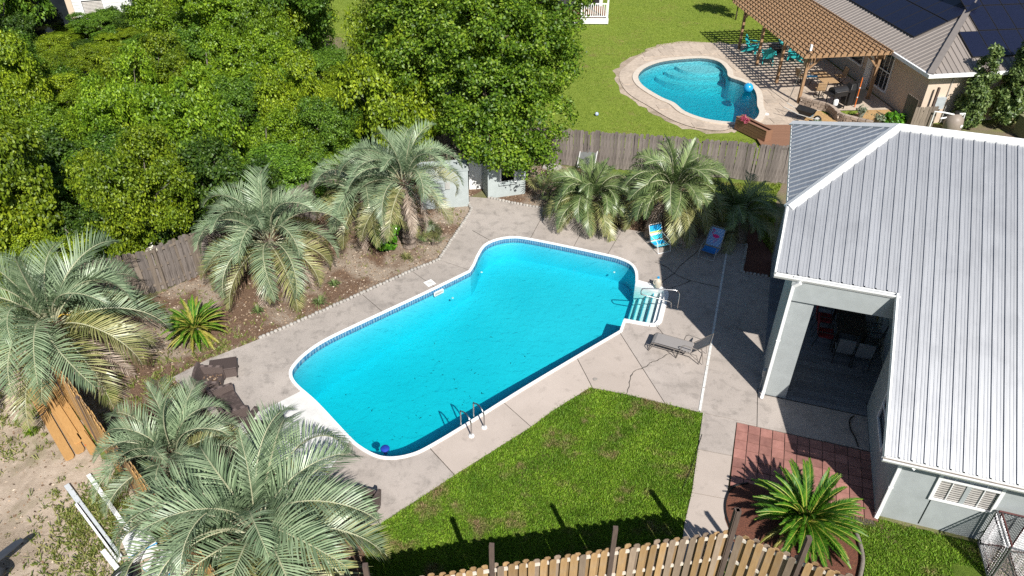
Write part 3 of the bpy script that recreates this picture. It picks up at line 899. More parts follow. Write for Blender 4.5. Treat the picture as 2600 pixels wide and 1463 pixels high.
# side wall of the wing, its top follows the roof
def slope_wall(mb, x0, x1, y0, y1, z0, lo=0.12):
    mb.add([(x0, y0, z0), (x1, y0, z0), (x1, y1, z0), (x0, y1, z0), (x0, y0, fz(y0)-lo), (x1, y0, fz(y0)-lo), (x1, y1, fz(y1)-lo), (x0, y1, fz(y1)-lo)],
           [(3, 2, 1, 0), (4, 5, 6, 7), (0, 1, 5, 4), (1, 2, 6, 5), (2, 3, 7, 6), (3, 0, 4, 7)])
slope_wall(mb, 3.0, 3.2, -3.249, -2.16, -0.1); slope_wall(mb, 3.0, 3.2, -0.88, 0.5, -0.1); slope_wall(mb, 3.201, 3.65, 0.3, 0.5, -0.1); slope_wall(mb, 3.55, 3.75, 0.5, 4.8, -0.1)
mb.b6(3.0, 3.2, -2.16, -0.88, -0.1, 0.93); 
slope_wall(mb, 3.0, 3.2, -2.16, -0.88, 1.92)
mb.build('wing_side_wall', MATS['stucco'], house)
MB().b6(4.01, 4.03, -3.462, -3.451, 0.0, 1.0).build('control_joint', MATS['dark_glass'], house)
# covered patio: corner column, header beams, back wall
mb = MB(); mb.b6(0.0, 0.70, 0.10, 0.32, -0.05, 3.6); mb.b6(0.0, 0.22, 0.32, 1.75, -0.05, 3.6); mb.build('corner_column', MATS['stucco'], house)
wallbox('header_beam', -0.01, 2.998, 0.02, 0.34, 3.6, 4.26)
mb = MB(); mb.b6(-0.008, 0.24, 0.341, 6.4, 3.6, 4.38); slope_wall(mb, -0.008, 0.24, 0.341, 2.1, 4.38); mb.b6(-0.008, 0.24, 2.1, 7.6, 4.38, 5.25); mb.build('side_header', MATS['stucco'], house)
wallbox('back_wall', 0.0, 3.7, 6.4, 6.6, -0.1, 4.9)
wallbox('rear_wall', 0.0, A1, 7.4, 7.6, -0.1, 5.2)
wallbox('left_wall', 0.0, 0.2, 6.6, 7.4, -0.1, 4.37)
wallbox('patio_ceiling', 0.24, 3.54, 0.34, 6.4, 3.62, 3.68, 'soffit')
# plank floor of the patio
floor = MB().b6(0.0, 3.54, 0.08, 6.4, -0.08, -0.012).build('patio_floor', MATS['joint_soil'], house)
pm = {}
for row in range(33):
    b0 = 0.09 + row*0.191; x = 0.01 - random.uniform(0, 0.9)
    xe = 2.99 if row < 3 else 3.54
    while x < xe:
        x1 = min(x + 1.2, xe); x0 = max(x, 0.01)
        if x1 - x0 > 0.05:
            MB().b6(x0, x1-0.004, b0, b0+0.187, -0.011, 0.003+random.uniform(0, .002)).build('plank', MATS['grey_plank'], floor)
        x += 1.2
# ---------------- roof
roof = MB().add([(EA+.05, .2, fz(.2)-.09), (WA+.05, .2, fz(.2)-.09), (WA+.05, -3.7, fz(-3.7)-.09), (A1, -3.7, fz(-3.7)-.09), (A1, RB, fz(RB)-.09), (APX, RB, fz(RB)-.09), (HF[0]+.05, HF[1], fz(HF[1])-.09)], [(0, 1, 4, 5, 6), (1, 2, 3, 4)]).build('roof', MATS['soffit'], house)
def up_front(a):
    return RB if a >= APX else HF[1] + (a-HF[0])*(RB-HF[1])/(APX-HF[0])
PROF = [(0.0, 0.0), (0.004, 0.038), (0.030, 0.038), (0.050, 0.0), (0.120, 0.0), (0.128, 0.007), (0.140, 0.007), (0.148, 0.0), (0.198, 0.0), (0.206, 0.007), (0.218, 0.007), (0.226, 0.0)]
w = (WA-EA)/11
k = 0; a = EA
while a < A1 - 0.01:
    lo = 0.06 if a < WA - 0.01 else -3.80
    prof = [(u*w/0.2755, h) for u, h in PROF] + [(w, 0.0)]
    us = sorted({u for u, h in prof}); pts = []; 
    vs = []
    for u, h in prof:
        aa = a + u; ub = up_front(max(aa, HF[0]+0.001)) if aa < APX else RB
        ub = max(ub, lo + 0.05)
        vs.append(((aa, lo, fz(lo)+h), (aa, ub, fz(ub)+h)))
    n_ = len(vs); mb = MB()
    mb.add([p[0] for p in vs] + [p[1] for p in vs], [(i, i+1, i+1+n_, i+n_) for i in range(n_-1)])
    mb.build('roof_panel', MATS['white_roof'], roof)
    a += w
# hip end, facing the back yard
HS = (fz(RB)-fz(HF[1]))/(APX-HF[0])
def hzz(a): return fz(HF[1]) + HS*(a-HF[0])
nb = 21; wb = (HB[1]-HF[1])/nb
def up_hip(b):
    if b <= RB: return HF[0] + (b-HF[1])*(APX-HF[0])/(RB-HF[1])
    return APX - (b-RB)*(APX-HF[0])/(HB[1]-RB)
for i in range(nb):
    b0 = HF[1] + i*wb; mb = MB(); vs = []
    for u, h in [(0, 0), (0.012, 0.034), (0.040, 0.034), (0.055, 0), (wb*0.5, 0.0), (wb, 0)]:
        b = b0 + u; ua = max(up_hip(b), HF[0]+0.04)
        vs.append(((HF[0], b, hzz(HF[0])+h), (ua, b, hzz(ua)+h)))
    n_ = len(vs); mb.add([p[0] for p in vs] + [p[1] for p in vs], [(i+n_, i+1+n_, i+1, i) for i in range(n_-1)])
    mb.build('roof_panel', MATS['white_roof'], roof)
# back plane
zb = fz(HF[1])
MB().add([(HB[0], HB[1], zb), (A1, HB[1], zb), (A1, RB, fz(RB)), (APX, RB, fz(RB))], [(0, 1, 2, 3)]).build('back_plane', MATS['white_roof'], roof)
# ridge and hip caps
def cap(name, p0, p1, q0, q1, wd=0.19):
    """strip along p0-p1 with wings towards q0 (front side) and q1 (other side)"""
    p0 = Vector(p0); p1 = Vector(p1); d = (p1-p0).normalized(); up = Vector((0, 0, 0.05)); vs = []
    for q in (q0, q1):
        q = Vector(q) - p0; s = (q - d*q.dot(d)).normalized()*wd
        vs.append(s)
    mb = MB()
    a, b = vs
    mb.add([p0+a+up*.8, p1+a+up*.8, p1+up*1.2, p0+up*1.2, p0+b+up*.8, p1+b+up*.8, p0+a, p1+a, p0+b, p1+b], [(0, 1, 2, 3), (3, 2, 5, 4), (6, 7, 1, 0), (4, 5, 9, 8), (6, 0, 3, 4, 8)])
    return mb.build(name, MATS['roof_cap'], roof)
AP = (APX, RB, fz(RB)); HFp = (HF[0], HF[1], fz(HF[1])); HBp = (HB[0], HB[1], zb)
cap('ridge_cap', AP, (A1, RB, fz(RB)), (5, 3, fz(3)), (5, 6.5, zb+.5), 0.21)
cap('hip_cap', HFp, AP, (2.0, 2.0, fz(2.0)), (0.2, 4.5, hzz(0.2)), 0.17)
cap('hip_cap', HBp, AP, (0.2, 5.0, hzz(0.2)), (2.2, 7.5, zb+.2), 0.17)
# rake trim and fascias
mb = MB(); mb.bar((EA, 0.06, fz(0.06)-.06), (HF[0], HF[1], fz(HF[1])-.06), 0.05, 0.20); mb.build('rake_trim', MATS['trim_white'], roof)
mb = MB(); mb.bar((WA, -3.8, fz(-3.8)-.06), (WA, 0.06, fz(0.06)-.06), 0.05, 0.20); mb.build('rake_trim', MATS['trim_white'], roof)
mb = MB(); mb.bar((HF[0], HF[1], fz(HF[1])-.10), (HB[0], HB[1], zb-.10), 0.05, 0.18); mb.build('hip_fascia', MATS['trim_white'], roof)
MB().b6(HF[0]+.03, 0.0, HF[1]+0.05, HB[1], zb-.16, zb-.14).build('hip_soffit', MATS['soffit'], roof)
def gutter(x0, x1, b, z):
    g = MB(); prof = [(0.0, -0.02), (0.0, -0.13), (-0.07, -0.13), (-0.115, -0.05), (-0.115, -0.02), (-0.135, -0.02), (-0.135, -0.06), (-0.085, -0.15), (0.0, -0.15)]
    n_ = len(prof)
    g.add([(x0, b+p[0], z+p[1]) for p in prof] + [(x1, b+p[0], z+p[1]) for p in prof], [(i, i+1, i+1+n_, i+n_) for i in range(n_-1)] + [tuple(range(n_))[::-1], tuple(range(n_, 2*n_))])
    o = g.build('gutter', MATS['trim_white'], house)
    MB().b6(x0+.02, x1-.02, b-0.10, b-0.002, z-.125, z-.085).build('gutter_bed', MATS['gutter_inside'], o)
    return o
gutter(EA-0.02, 2.62, 0.075, fz(0.06)); gutter(WA-0.05, A1, -3.785, fz(-3.8))
MB().b6(0.0, 2.99, 0.03, 0.20, 4.27, 4.36).build('eave_board', MATS['soffit'], house)
MB().b6(3.0, A1, -3.7, -3.46, 2.28, 2.33).build('eave_soffit', MATS['soffit'], house)
# downspouts
def downspout(x, b, ztop, bb, kick):
    d = MB(); d.bar((x, b, ztop), (x, b, 0.22), 0.085, 0.07, (0, 1, 0)); d.bar((x, b, 0.235), (x+kick[0], b+kick[1], 0.02), 0.085, 0.07, (0, 1, 0))
    d.bar((x+.15, bb, ztop+.14), (x, b, ztop-.02), 0.085, 0.07, (0, 1, 0))
    o = d.build('downspout', MATS['trim_white'], house)
    MB().box((x, b, 2.2 if ztop > 3 else 1.1), (0.11, 0.085, 0.035)).build('strap', MATS['trim_white'], o)
downspout(0.045, -0.02, 4.12, -0.06, (-0.03, -0.12)); downspout(3.06, -3.49, 2.12, -3.87, (-0.06, -0.14))
# electric box on the left of the column
ebox = MB().b6(-0.09, -0.01, 0.22, 0.36, 0.55, 0.78); ebox.build('electric_box', mat_plain('box_grey', (0.45, 0.45, 0.43)), house)
MB().tube([(-0.05, 0.29, 0.55), (-0.05, 0.29, 0.02)], 0.015, 6).build('conduit', MATS['box_grey'], house)
# front window with blinds
win = MB(); win.b6(3.94, 4.02, -3.50, -3.451, 0.98, 1.98); win.b6(5.28, 5.36, -3.50, -3.451, 0.98, 1.98); win.b6(4.02, 5.28, -3.50, -3.451, 0.98, 1.03); win.b6(4.02, 5.28, -3.495, -3.40, 1.70, 1.77); win.b6(4.02, 5.28, -3.495, -3.451, 1.93, 1.98)
win = win.build('window', MATS['trim_white'], house)
MB().b6(4.0, 5.30, -3.415, -3.405, 1.0, 1.95).build('pane', MATS['dark_glass'], win)
for i in range(9):
    z0 = 1.03 + i*0.072
    mb = MB(); mb.add([(4.03, -3.432, z0), (5.27, -3.432, z0), (5.27, -3.444, z0+.066), (4.03, -3.444, z0+.066)], [(0, 1, 2, 3)])
    mb.build('blind_slat', MATS['blind'], win)
for x in (4.30, 4.98):
    MB().b6(x-.009, x+.009, -3.47, -3.446, 1.03, 1.93).build('muntin', MATS['trim_white'], win)
MB().b6(4.60, 4.70, -3.46, -3.42, 1.03, 1.93).build('mullion', MATS['stucco'], win)
for z0 in (1.83,):
    MB().b6(4.02, 5.28, -3.47, -3.447, z0-.008, z0+.008).build('muntin', MATS['trim_white'], win)
# window in the shaded side wall of the wing
win = MB(); win.b6(2.95, 2.999, -2.2, -2.14, 0.9, 1.95); win.b6(2.95, 2.999, -0.9, -0.84, 0.9, 1.95); win.b6(2.95, 2.999, -2.14, -0.9, 0.9, 0.95); win.b6(2.95, 2.999, -2.14, -0.9, 1.9, 1.95); win.b6(2.97, 2.999, -2.14, -0.9, 1.40, 1.44)
win = win.build('window', MATS['trim_white'], house)
MB().b6(3.03, 3.05, -2.16, -0.88, 0.93, 1.92).build('pane', MATS['dark_glass'], win)
# black cable hose hanging down the patio edge
hs = MB(); hs.tube(smooth_open([hw(2.62, -0.05, 0.03), hw(2.50, -0.25, 0.03), hw(2.50, -0.6, 0.03), hw(2.62, -0.95, 0.03), hw(2.68, -1.25, 0.03)], 5), 0.02, 6)
tag(hs.build('hose', mat_plain('black_rubber', (0.015, 0.015, 0.016), rough=0.5)), 'black hose lying along the shaded patio edge', 'hose')

# ---------------- patio dining set in the shade
mat_plain('dark_wood', (0.035, 0.028, 0.024), (0.02, 0.016, 0.014), 6, 0.6)
mat_plain('red_cushion', (0.22, 0.022, 0.03), (0.15, 0.015, 0.02), 8, 0.9)
mat_plain('grey_cushion', (0.22, 0.24, 0.26), (0.17, 0.19, 0.21), 8, 0.9)
mat_plain('black_metal', (0.02, 0.02, 0.022), (0.012, 0.012, 0.013), 6, 0.4, spec=0.5)
tb = thing('patio_table', 'dark long dining table under the covered patio', 'table', hw(2.5, 3.75), HT)
MB().b6(-0.45, 0.45, -0.85, 0.85, 0.70, 0.74).build('table_top', MATS['dark_wood'], tb, bevel=0.01)
for sx in (-.38, .38):
    for sy in (-.76, .76): MB().b6(sx-.04, sx+.04, sy-.04, sy+.04, 0, 0.70).build('leg', MATS['dark_wood'], tb)
def patio_chair(label, loc, rz, cush, group):
    t = thing('patio_chair', label, 'chair', loc, rz, group)
    MB().b6(-.24, .24, -.24, .24, .40, .47).build('seat', MATS[cush], t, bevel=0.02)
    MB().add([(-.24, .22, .47), (.24, .22, .47), (.24, .30, 1.0), (-.24, .30, 1.0), (-.24, .27, .47), (.24, .27, .47), (.24, .35, 1.0), (-.24, .35, 1.0)], [(0, 1, 2, 3), (7, 6, 5, 4), (3, 2, 6, 7), (0, 3, 7, 4), (1, 5, 6, 2), (0, 4, 5, 1)]).build('backrest', MATS[cush], t)
    for sx in (-.25, .25):
        MB().tube([(sx, -.22, 0), (sx, -.20, .40), (sx, -.22, .62)], .014, 6).build('leg', MATS['black_metal'], t)
        MB().tube([(sx, .34, 0), (sx, .24, .42), (sx, .31, .98)], .014, 6).build('leg', MATS['black_metal'], t)
        MB().tube([(sx, -.24, .62), (sx, .27, .64)], .016, 6).build('armrest', MATS['black_metal'], t)
patio_chair('red cushioned patio chair left of the dark table, nearer the opening', hw(1.78, 3.1), HT+pi/2, 'red_cushion', 'chairs at the covered patio table')
patio_chair('second red cushioned patio chair left of the dark table, farther in', hw(1.74, 3.92), HT+pi/2, 'red_cushion', 'chairs at the covered patio table')
patio_chair('grey cushioned patio chair at the near end of the dark table, left one', hw(2.3, 2.5), HT+pi, 'grey_cushion', 'chairs at the covered patio table')
patio_chair('grey cushioned patio chair at the near end of the dark table, right one', hw(2.86, 2.46), HT+pi, 'grey_cushion', 'chairs at the covered patio table')
patio_chair('patio chair on the wall side of the dark table', hw(3.22, 3.6), HT-pi/2, 'grey_cushion', 'chairs at the covered patio table')

# ------------------------------------------------------------------ neighbouring pool and its paving
mat_plain('travertine', (0.50, 0.415, 0.335), (0.36, 0.295, 0.235), 5, 0.8, kind='World', rnd=0.10, big=((0.29, 0.24, 0.195), 0.9, 0.5, 0.8))
mat_plain('pale_coping', (0.60, 0.53, 0.45), (0.50, 0.44, 0.37), 5, 0.7, kind='World')
mat_plain('far_plaster', (0.24, 0.60, 0.68), (0.20, 0.54, 0.62), 3, 0.7, kind='World')
mat_plain('far_plaster_step', (0.36, 0.68, 0.74), (0.32, 0.64, 0.70), 3, 0.7, kind='World')
mat_plain('waterline_tile', (0.10, 0.18, 0.21), (0.05, 0.10, 0.13), 9, 0.3, kind='World')
PAVE = smooth_closed(ccw([(6.18, 42.66, 0), (6.71, 43.89, 0), (7.77, 45.66, 0), (9.37, 47.41, 0), (11.23, 48.04, 0), (13.22, 47.92, 0), (14.46, 47.35, 0), (15.71, 45.11, 0), (16.51, 42.21, 0), (17.03, 39.31, 0), (15.34, 38.37, 0), (14.72, 35.00, 0), (13.34, 34.30, 0), (11.22, 35.18, 0), (10.36, 34.89, 0), (9.06, 35.29, 0), (8.05, 36.33, 0), (7.25, 37.83, 0), (6.40, 39.43, 0), (6.09, 41.02, 0)]), 4)
lay('worn_soil', offset_closed(PAVE, .32), 'sandy_soil', -.052, .16, 31, [offset_closed(POOL2, .2)])
pv = sheet(PAVE, [offset_closed(POOL2, 0.1)], -0.035).build('pool_paving', MATS['joint_soil']); tag(pv, kind='structure')
# paving stones, laid in courses and trimmed at the outline
NT = radians(8.0)                          # the neighbour's house stands at this angle
nx_ = Vector((cos(NT), sin(NT))); ny_ = Vector((-sin(NT), cos(NT)))
stone_cache = {}
def stone_mesh(w_, d_):
    if (w_, d_) not in stone_cache:
        m_ = MB(); m_.box((0, 0, -0.016), (w_-.012, d_-.012, 0.032)); me = m_.mesh('paver'); me.materials.append(MATS['travertine']); stone_cache[(w_, d_)] = me
    return stone_cache[(w_, d_)]
P2IN = offset_closed(POOL2, 0.34)
cnt = 0
yy = 30.0; stones = []
rr = random.Random(11)
while yy < 52:
    xx = 4 + rr.uniform(-.3, .3)
    while xx < 26:
        wd = rr.choice((0.60, 0.60, 0.90))
        c = nx_*(xx+wd/2) + ny_*(yy+0.3)
        ok = all(inside(c + nx_*sx*wd*.42 + ny_*sy*.26, PAVE) for sx in (-1, 1) for sy in (-1, 1))
        if ok and not any(inside(c + nx_*sx*wd*.5 + ny_*sy*.3, P2IN) for sx in (-1, 0, 1) for sy in (-1, 0, 1)):
            stones.append((c, wd))
        xx += wd
    yy += 0.6
for c, wd in stones[:300]:
    o = link('paver', stone_mesh(wd, 0.6), None, pv); o.location = (c.x, c.y, random.uniform(-.003, .003)); o.rotation_euler = (0, 0, NT)
if len(stones) > 300:
    mb = MB()
    for c, wd in stones[300:]: mb.box((c.x, c.y, -0.016), (wd-.012, .588, .032), NT)
    tag(mb.build('paver', MATS['travertine'], pv), kind='stuff')
# border band of cut stone fills the rest
MB_ = sheet(PAVE, [offset_closed(POOL2, 0.1)], -0.018).build('paver_border', MATS['travertine'], pv)
b2 = thing('neighbour_pool_basin', None, None); tag(b2, kind='structure')
n2 = len(POOL2); wall = MB(); tl = MB(); cp = MB(); oc = offset_closed(POOL2, 0.33)
def f2(p):
    t = (Vector(p[:2]) - Vector((12.40, 37.14, 0)[:2])).length
    return -1.75 + 0.75*min(1, max(0, (t-1.5)/7.0))
for i in range(n2):
    j = (i+1) % n2; a, b = POOL2[i], POOL2[j]
    wall.add([(a[0], a[1], -1.9), (b[0], b[1], -1.9), (b[0], b[1], -0.2), (a[0], a[1], -0.2)], [(3, 2, 1, 0)])
    tl.add([(a[0], a[1], -0.2), (b[0], b[1], -0.2), (b[0], b[1], 0), (a[0], a[1], 0)], [(3, 2, 1, 0)])
    cp.add([(a[0], a[1], -.04), (b[0], b[1], -.04), (b[0], b[1], .03), (a[0], a[1], .03), (oc[i][0], oc[i][1], .03), (oc[j][0], oc[j][1], .03), (oc[i][0], oc[i][1], -.05), (oc[j][0], oc[j][1], -.05)], [(0, 3, 2, 1), (3, 4, 5, 2), (4, 6, 7, 5)])
wall.build('wall', MATS['far_plaster'], b2); tl.build('waterline', MATS['waterline_tile'], b2); cp.build('coping', MATS['pale_coping'], b2)
fv = [Vector(p) for p in offset_closed(POOL2, 0.03)]; fe = [(i, (i+1) % n2) for i in range(n2)]
gx = 5.0
while gx < 16:
    gy = 32.0
    while gy < 48:
        if inside((gx, gy), offset_closed(POOL2, -0.3)): fv.append(Vector((gx, gy)))
        gy += 0.9
    gx += 0.9
qv, qe, qf, _, _, _ = delaunay_2d_cdt(fv, fe, [], 1, 1e-4)
MB().add([(p.x, p.y, f2(p)) for p in qv], list(qf)).build('floor', MATS['far_plaster'], b2, smooth=True)
# rounded entry steps at the far end
sc = Vector((11.41, 44.90, 0)[:2])
for i, (r, z) in enumerate(((1.25, -0.36), (1.85, -0.58), (2.4, -0.80))):
    pts = [(sc.x + r*1.25*cos(t), sc.y + r*sin(t)) for t in [2*pi*k/28 for k in range(28)]]
    pts = [p for p in pts]
    clip = []
    for p in pts:
        q = Vector(p); g = 0
        while not inside(q, offset_closed(POOL2, -0.01)) and g < 60:
            q = q + (Vector((10.35, 40.91, 0)[:2])-q)*0.03; g += 1
        clip.append((q.x, q.y))
    MB().prism(clip, -1.6, z).build('entry_step', MATS['far_plaster_step'], b2)
wo = offset_closed(POOL2, 0.02); nn = len(wo); wm = MB()
wm.add([(p[0], p[1], -0.12) for p in wo] + [(p[0], p[1], -2.2) for p in wo], [])
for t in tessellate_polygon([[Vector((p[0], p[1], 0)) for p in wo]]):
    a, b, c = (Vector(wo[i]) for i in t); t2 = tuple(t) if (b-a).cross(c-a) > 0 else (t[0], t[2], t[1])
    wm.f.append(t2); wm.f.append((t2[2]+nn, t2[1]+nn, t2[0]+nn))
for i in range(nn): wm.f.append((i, i+nn, (i+1) % nn+nn, (i+1) % nn))
tag(wm.build('neighbour_pool_water', MATS['far_pool_water']), kind='structure')
# beach ball floating by the coping, its round drain in the deck
mat_plain('ball_blue', (0.02, 0.33, 0.62), (0.02, 0.28, 0.55), 3, 0.25, spec=0.5)
bp = Vector((13.03, 40.18, 0.10))
ball = thing('pool_float', 'bright blue inflatable ball floating at the edge of the far pool', 'ball', (bp.x, bp.y, -0.12))
MB().sphere((0, 0, 0.24), 0.27, 20, 12).build('ball', MATS['ball_blue'], ball, smooth=True)
MB().lathe([(0.03, 0), (0.03, 0.03)], 10, (0, 0, 0.50)).build('valve', MATS['trim_white'], ball)
o = MB().lathe([(0.17, 0), (0.17, .012), (0.15, .016)], 20).build('drain_cover', MATS['trim_white'], None, (13.14, 36.90, 0)[:2] + (0.002,)); tag(o, 'round white lid in the paving near the far planter', 'deck lid')

# ------------------------------------------------------------------ neighbouring house
mat_plain('cream_wall', (0.60, 0.49, 0.39), (0.55, 0.445, 0.35), 3, 0.9, bump=0.2, bump_scale=60)
mat_metal_roof('brown_roof', (0.235, 0.205, 0.185), (0.20, 0.175, 0.158), (0.17, 0.15, 0.135), 0.5)
mat_plain('roof_trim_brown', (0.20, 0.18, 0.165), (0.17, 0.15, 0.14), 4, 0.5)
m, nt, out = _new('solar_cell')
v = coords(nt, 'Object')
br = N(nt, 'ShaderNodeTexBrick'); br.offset = 0; br.inputs['Scale'].default_value = 6.3; br.inputs['Mortar Size'].default_value = 0.012
br.inputs['Color1'].default_value = (0.006, 0.008, 0.022, 1); br.inputs['Color2'].default_value = (0.008, 0.010, 0.028, 1); br.inputs['Mortar'].default_value = (0.022, 0.026, 0.045, 1)
nt.links.new(v, br.inputs['Vector'])
principled(nt, out, br.outputs['Color'], 0.18, 0, 0.5)
mat_plain('panel_frame', (0.02, 0.02, 0.025), (0.015, 0.015, 0.02), 4, 0.4)
NC = Vector((20.15, 35.45, 0))            # outer corner of the eaves
nh = thing('neighbour_house', 'cream walled house with brown metal hip roof and solar panels', 'house', NC, NT)
EH = 2.7
# local: x to the right along the short eave, y away along the long eave
wallm = MB()
X0, Y0 = 0.42, 0.42
XL, YL = 16.0, 26.0
wins_l = [(3.15, 4.35, 0.4, 2.3), (5.9, 8.9, 0.85, 2.3), (9.4, 10.2, 0.1, 2.1), (13.0, 14.5, 0.9, 2.2)]  # openings in the long wall (y0, y1, z0, z1)
y = Y0
for (a, b, z0, z1) in wins_l:
    wallm.b6(X0, X0+.2, y, a+Y0, -.1, EH-.05); wallm.b6(X0, X0+.2, a+Y0, b+Y0, -.1, z0); wallm.b6(X0, X0+.2, a+Y0, b+Y0, z1, EH-.05); y = b+Y0
wallm.b6(X0, X0+.2, y, YL, -.1, EH-.05)
wallm.build('long_wall', MATS['cream_wall'], nh)
MB().b6(X0+.2, XL, Y0, Y0+.2, -.1, EH-.05).build('end_wall', MATS['cream_wall'], nh)
for k, (a, b, z0, z1) in enumerate(wins_l):
    door = k == 2
    f = MB(); ya, yb = a+Y0, b+Y0
    f.b6(X0-.05, X0-.002, ya-.07, ya, z0-.07, z1+.07); f.b6(X0-.05, X0-.002, yb, yb+.07, z0-.07, z1+.07); f.b6(X0-.05, X0-.002, ya, yb, z1, z1+.07); f.b6(X0-.07, X0-.002, ya, yb, z0-.08, z0)
    if not door: f.b6(X0-.03, X0+.02, ya, yb, (z0+z1)/2-.025, (z0+z1)/2+.025) if k != 1 else None
    f = f.build('door' if door else 'window', MATS['trim_white'], nh)
    MB().b6(X0+.06, X0+.08, ya, yb, z0, z1).build('pane', MATS['dark_glass'], f)
    if door: MB().b6(X0+.02, X0+.05, ya+.05, yb-.05, z0, z0+.9).build('door_panel', MATS['trim_white'], f)
    if k == 1:
        for q in (0.5,): MB().b6(X0-.02, X0+.055, ya+(yb-ya)*q-.04, ya+(yb-ya)*q+.04, z0, z1).build('mullion', MATS['trim_white'], f)
    if k == 0:
        for q in (1/3, 2/3): MB().b6(X0+.03, X0+.058, ya+(yb-ya)*q-.012, ya+(yb-ya)*q+.012, z0, z1).build('muntin', MATS['trim_white'], f)
MB().b6(X0-.03, X0-.004, 5.7, 9.6, -.05, 0.75).build('base_panel', mat_plain('grey_panel', (0.44, 0.40, 0.36)), nh)
MB().b6(X0-.10, X0-.004, 5.35, 5.75, -.05, 2.55).build('corner_board', MATS['trim_white'], nh)
MB().bar((X0-.08, 5.25, 2.5), (X0-.08, 5.25, 0.25), .08, .07, (0, 1, 0)).bar((X0-.08, 5.25, .25), (X0-.22, 5.05, .05), .08, .07, (0, 1, 0)).build('downspout', MATS['trim_white'], nh)
# hip roof
RS = 0.46; RX = 7.2
def nz(u): return EH + RS*u
roof2 = MB().add([(0.1, 0.1, EH-.02), (XL, 0.1, EH-.02), (XL, YL, EH-.02), (0.1, YL, EH-.02)], [(0, 1, 2, 3)]).build('roof', MATS['soffit'], nh)
PR2 = [(0, 0), (.015, .04), (.045, .04), (.06, 0), (.30, 0)]
y = 0.0
while y < YL:           # long slope: ribs run along x
    vs = []
    for u, h in PR2 + [(0.305, 0)]:
        q = y+u; top = min(q, RX); top = max(top, .02)
        vs.append(((0, q, EH+h), (top, q, nz(top)+h)))
    k = len(vs); MB().add([p[0] for p in vs]+[p[1] for p in vs], [(i+k, i+1+k, i+1, i) for i in range(k-1)]).build('roof_panel', MATS['brown_roof'], roof2)
    y += 0.305
x = 0.0
while x < 13:           # end slope: ribs run along y
    vs = []
    for u, h in PR2 + [(0.305, 0)]:
        q = x+u; top = max(.02, min(q, 2*RX-q, RX))
        vs.append(((q, 0, EH+h), (q, top, nz(top)+h)))
    k = len(vs); MB().add([p[0] for p in vs]+[p[1] for p in vs], [(i, i+1, i+1+k, i+k) for i in range(k-1)]).build('roof_panel', MATS['brown_roof'], roof2)
    x += 0.305
MB().add([(2*RX, 0, EH), (2*RX, YL, EH), (RX, YL, nz(RX)), (RX, RX, nz(RX))], [(0, 1, 2, 3)]).build('far_slope', MATS['brown_roof'], roof2)
mb = MB(); mb.bar((0, 0, EH+.06), (RX, RX, nz(RX)+.06), .30, .05); mb.build('hip_cap', MATS['roof_trim_brown'], roof2)
mb = MB(); mb.bar((RX, RX, nz(RX)+.06), (RX, YL, nz(RX)+.06), .30, .05); mb.build('ridge_cap', MATS['roof_trim_brown'], roof2)
MB().b6(-.12, -.001, -.12, YL, EH-.15, EH+.02).build('gutter', MATS['trim_white'], nh)
MB().b6(-.001, XL, -.12, -.002, EH-.15, EH+.02).build('gutter', MATS['trim_white'], nh)
MB().b6(.0, X0, .0, YL, EH-.17, EH-.13).build('eave_soffit', MATS['soffit'], nh); MB().b6(X0, XL, .0, Y0, EH-.17, EH-.13).build('eave_soffit', MATS['soffit'], nh)
# solar panels on both slopes: each module a part
def solar(o_, ux, uy, nrm, w_, h_):
    p = [o_, o_+ux*w_, o_+ux*w_+uy*h_, o_+uy*h_]; t = nrm*0.10
    g = MB(); g.add([q+nrm*.05 for q in p]+[q+t for q in p], [(3, 2, 1, 0), (4, 5, 6, 7), (0, 1, 5, 4), (1, 2, 6, 5), (2, 3, 7, 6), (3, 0, 4, 7)])
    fr = g.build('solar_panel', MATS['panel_frame'], nh)
    i_ = .025; c = MB(); c.add([o_+ux*i_+uy*i_+nrm*.102, o_+ux*(w_-i_)+uy*i_+nrm*.102, o_+ux*(w_-i_)+uy*(h_-i_)+nrm*.102, o_+ux*i_+uy*(h_-i_)+nrm*.102], [(0, 1, 2, 3)])
    c.build('cells', MATS['solar_cell'], fr)
sl = Vector((1, 0, RS)).normalized(); yv = Vector((0, 1, 0)); nr = Vector((-RS, 0, 1)).normalized()
for r_ in range(3):
    for c_ in range(13):
        if r_ == 2 and c_ < 3: continue
        yo = 3.6 + c_*1.06
        solar(Vector((1.15, yo, nz(1.15))) + sl*(r_*1.78), -yv*-1, sl, nr, 1.03, 1.73) if True else None
sl = Vector((0, 1, RS)).normalized(); xv = Vector((1, 0, 0)); nr = Vector((0, -RS, 1)).normalized()
for r_ in range(3):
    for c_ in range(6):
        xo = 2.6 + c_*1.06 + (1.1 if r_ else 0)
        if xo > 8.9 - r_*.8 or (r_ == 0 and c_ > 3): continue
        solar(Vector((xo, .85, nz(.85))) + sl*(r_*1.78), xv, sl, nr, 1.03, 1.73)
MB().tube([(6.6, 6.0, nz(6.0)+.12), (6.9, 6.3, nz(6.3)+.16), (7.6, 6.2, nz(6.2)+.14)], .03, 6).build('conduit', MATS['box_grey'], nh)
# meter box and pipes on the lit end wall
MB().b6(1.05, 1.55, Y0-.16, Y0-.003, .75, 1.35).build('meter_box', mat_plain('meter_grey', (0.42, 0.46, 0.48)), nh)
MB().tube([(1.75, Y0-.06, 0), (1.75, Y0-.06, .9)], .03, 6).tube([(1.85, Y0-.06, 0), (1.85, Y0-.06, .7)], .025, 6).tube([(1.62, Y0-.05, .8), (1.62, Y0-.05, 2.5)], .02, 6).build('pipe', MATS['box_grey'], nh)

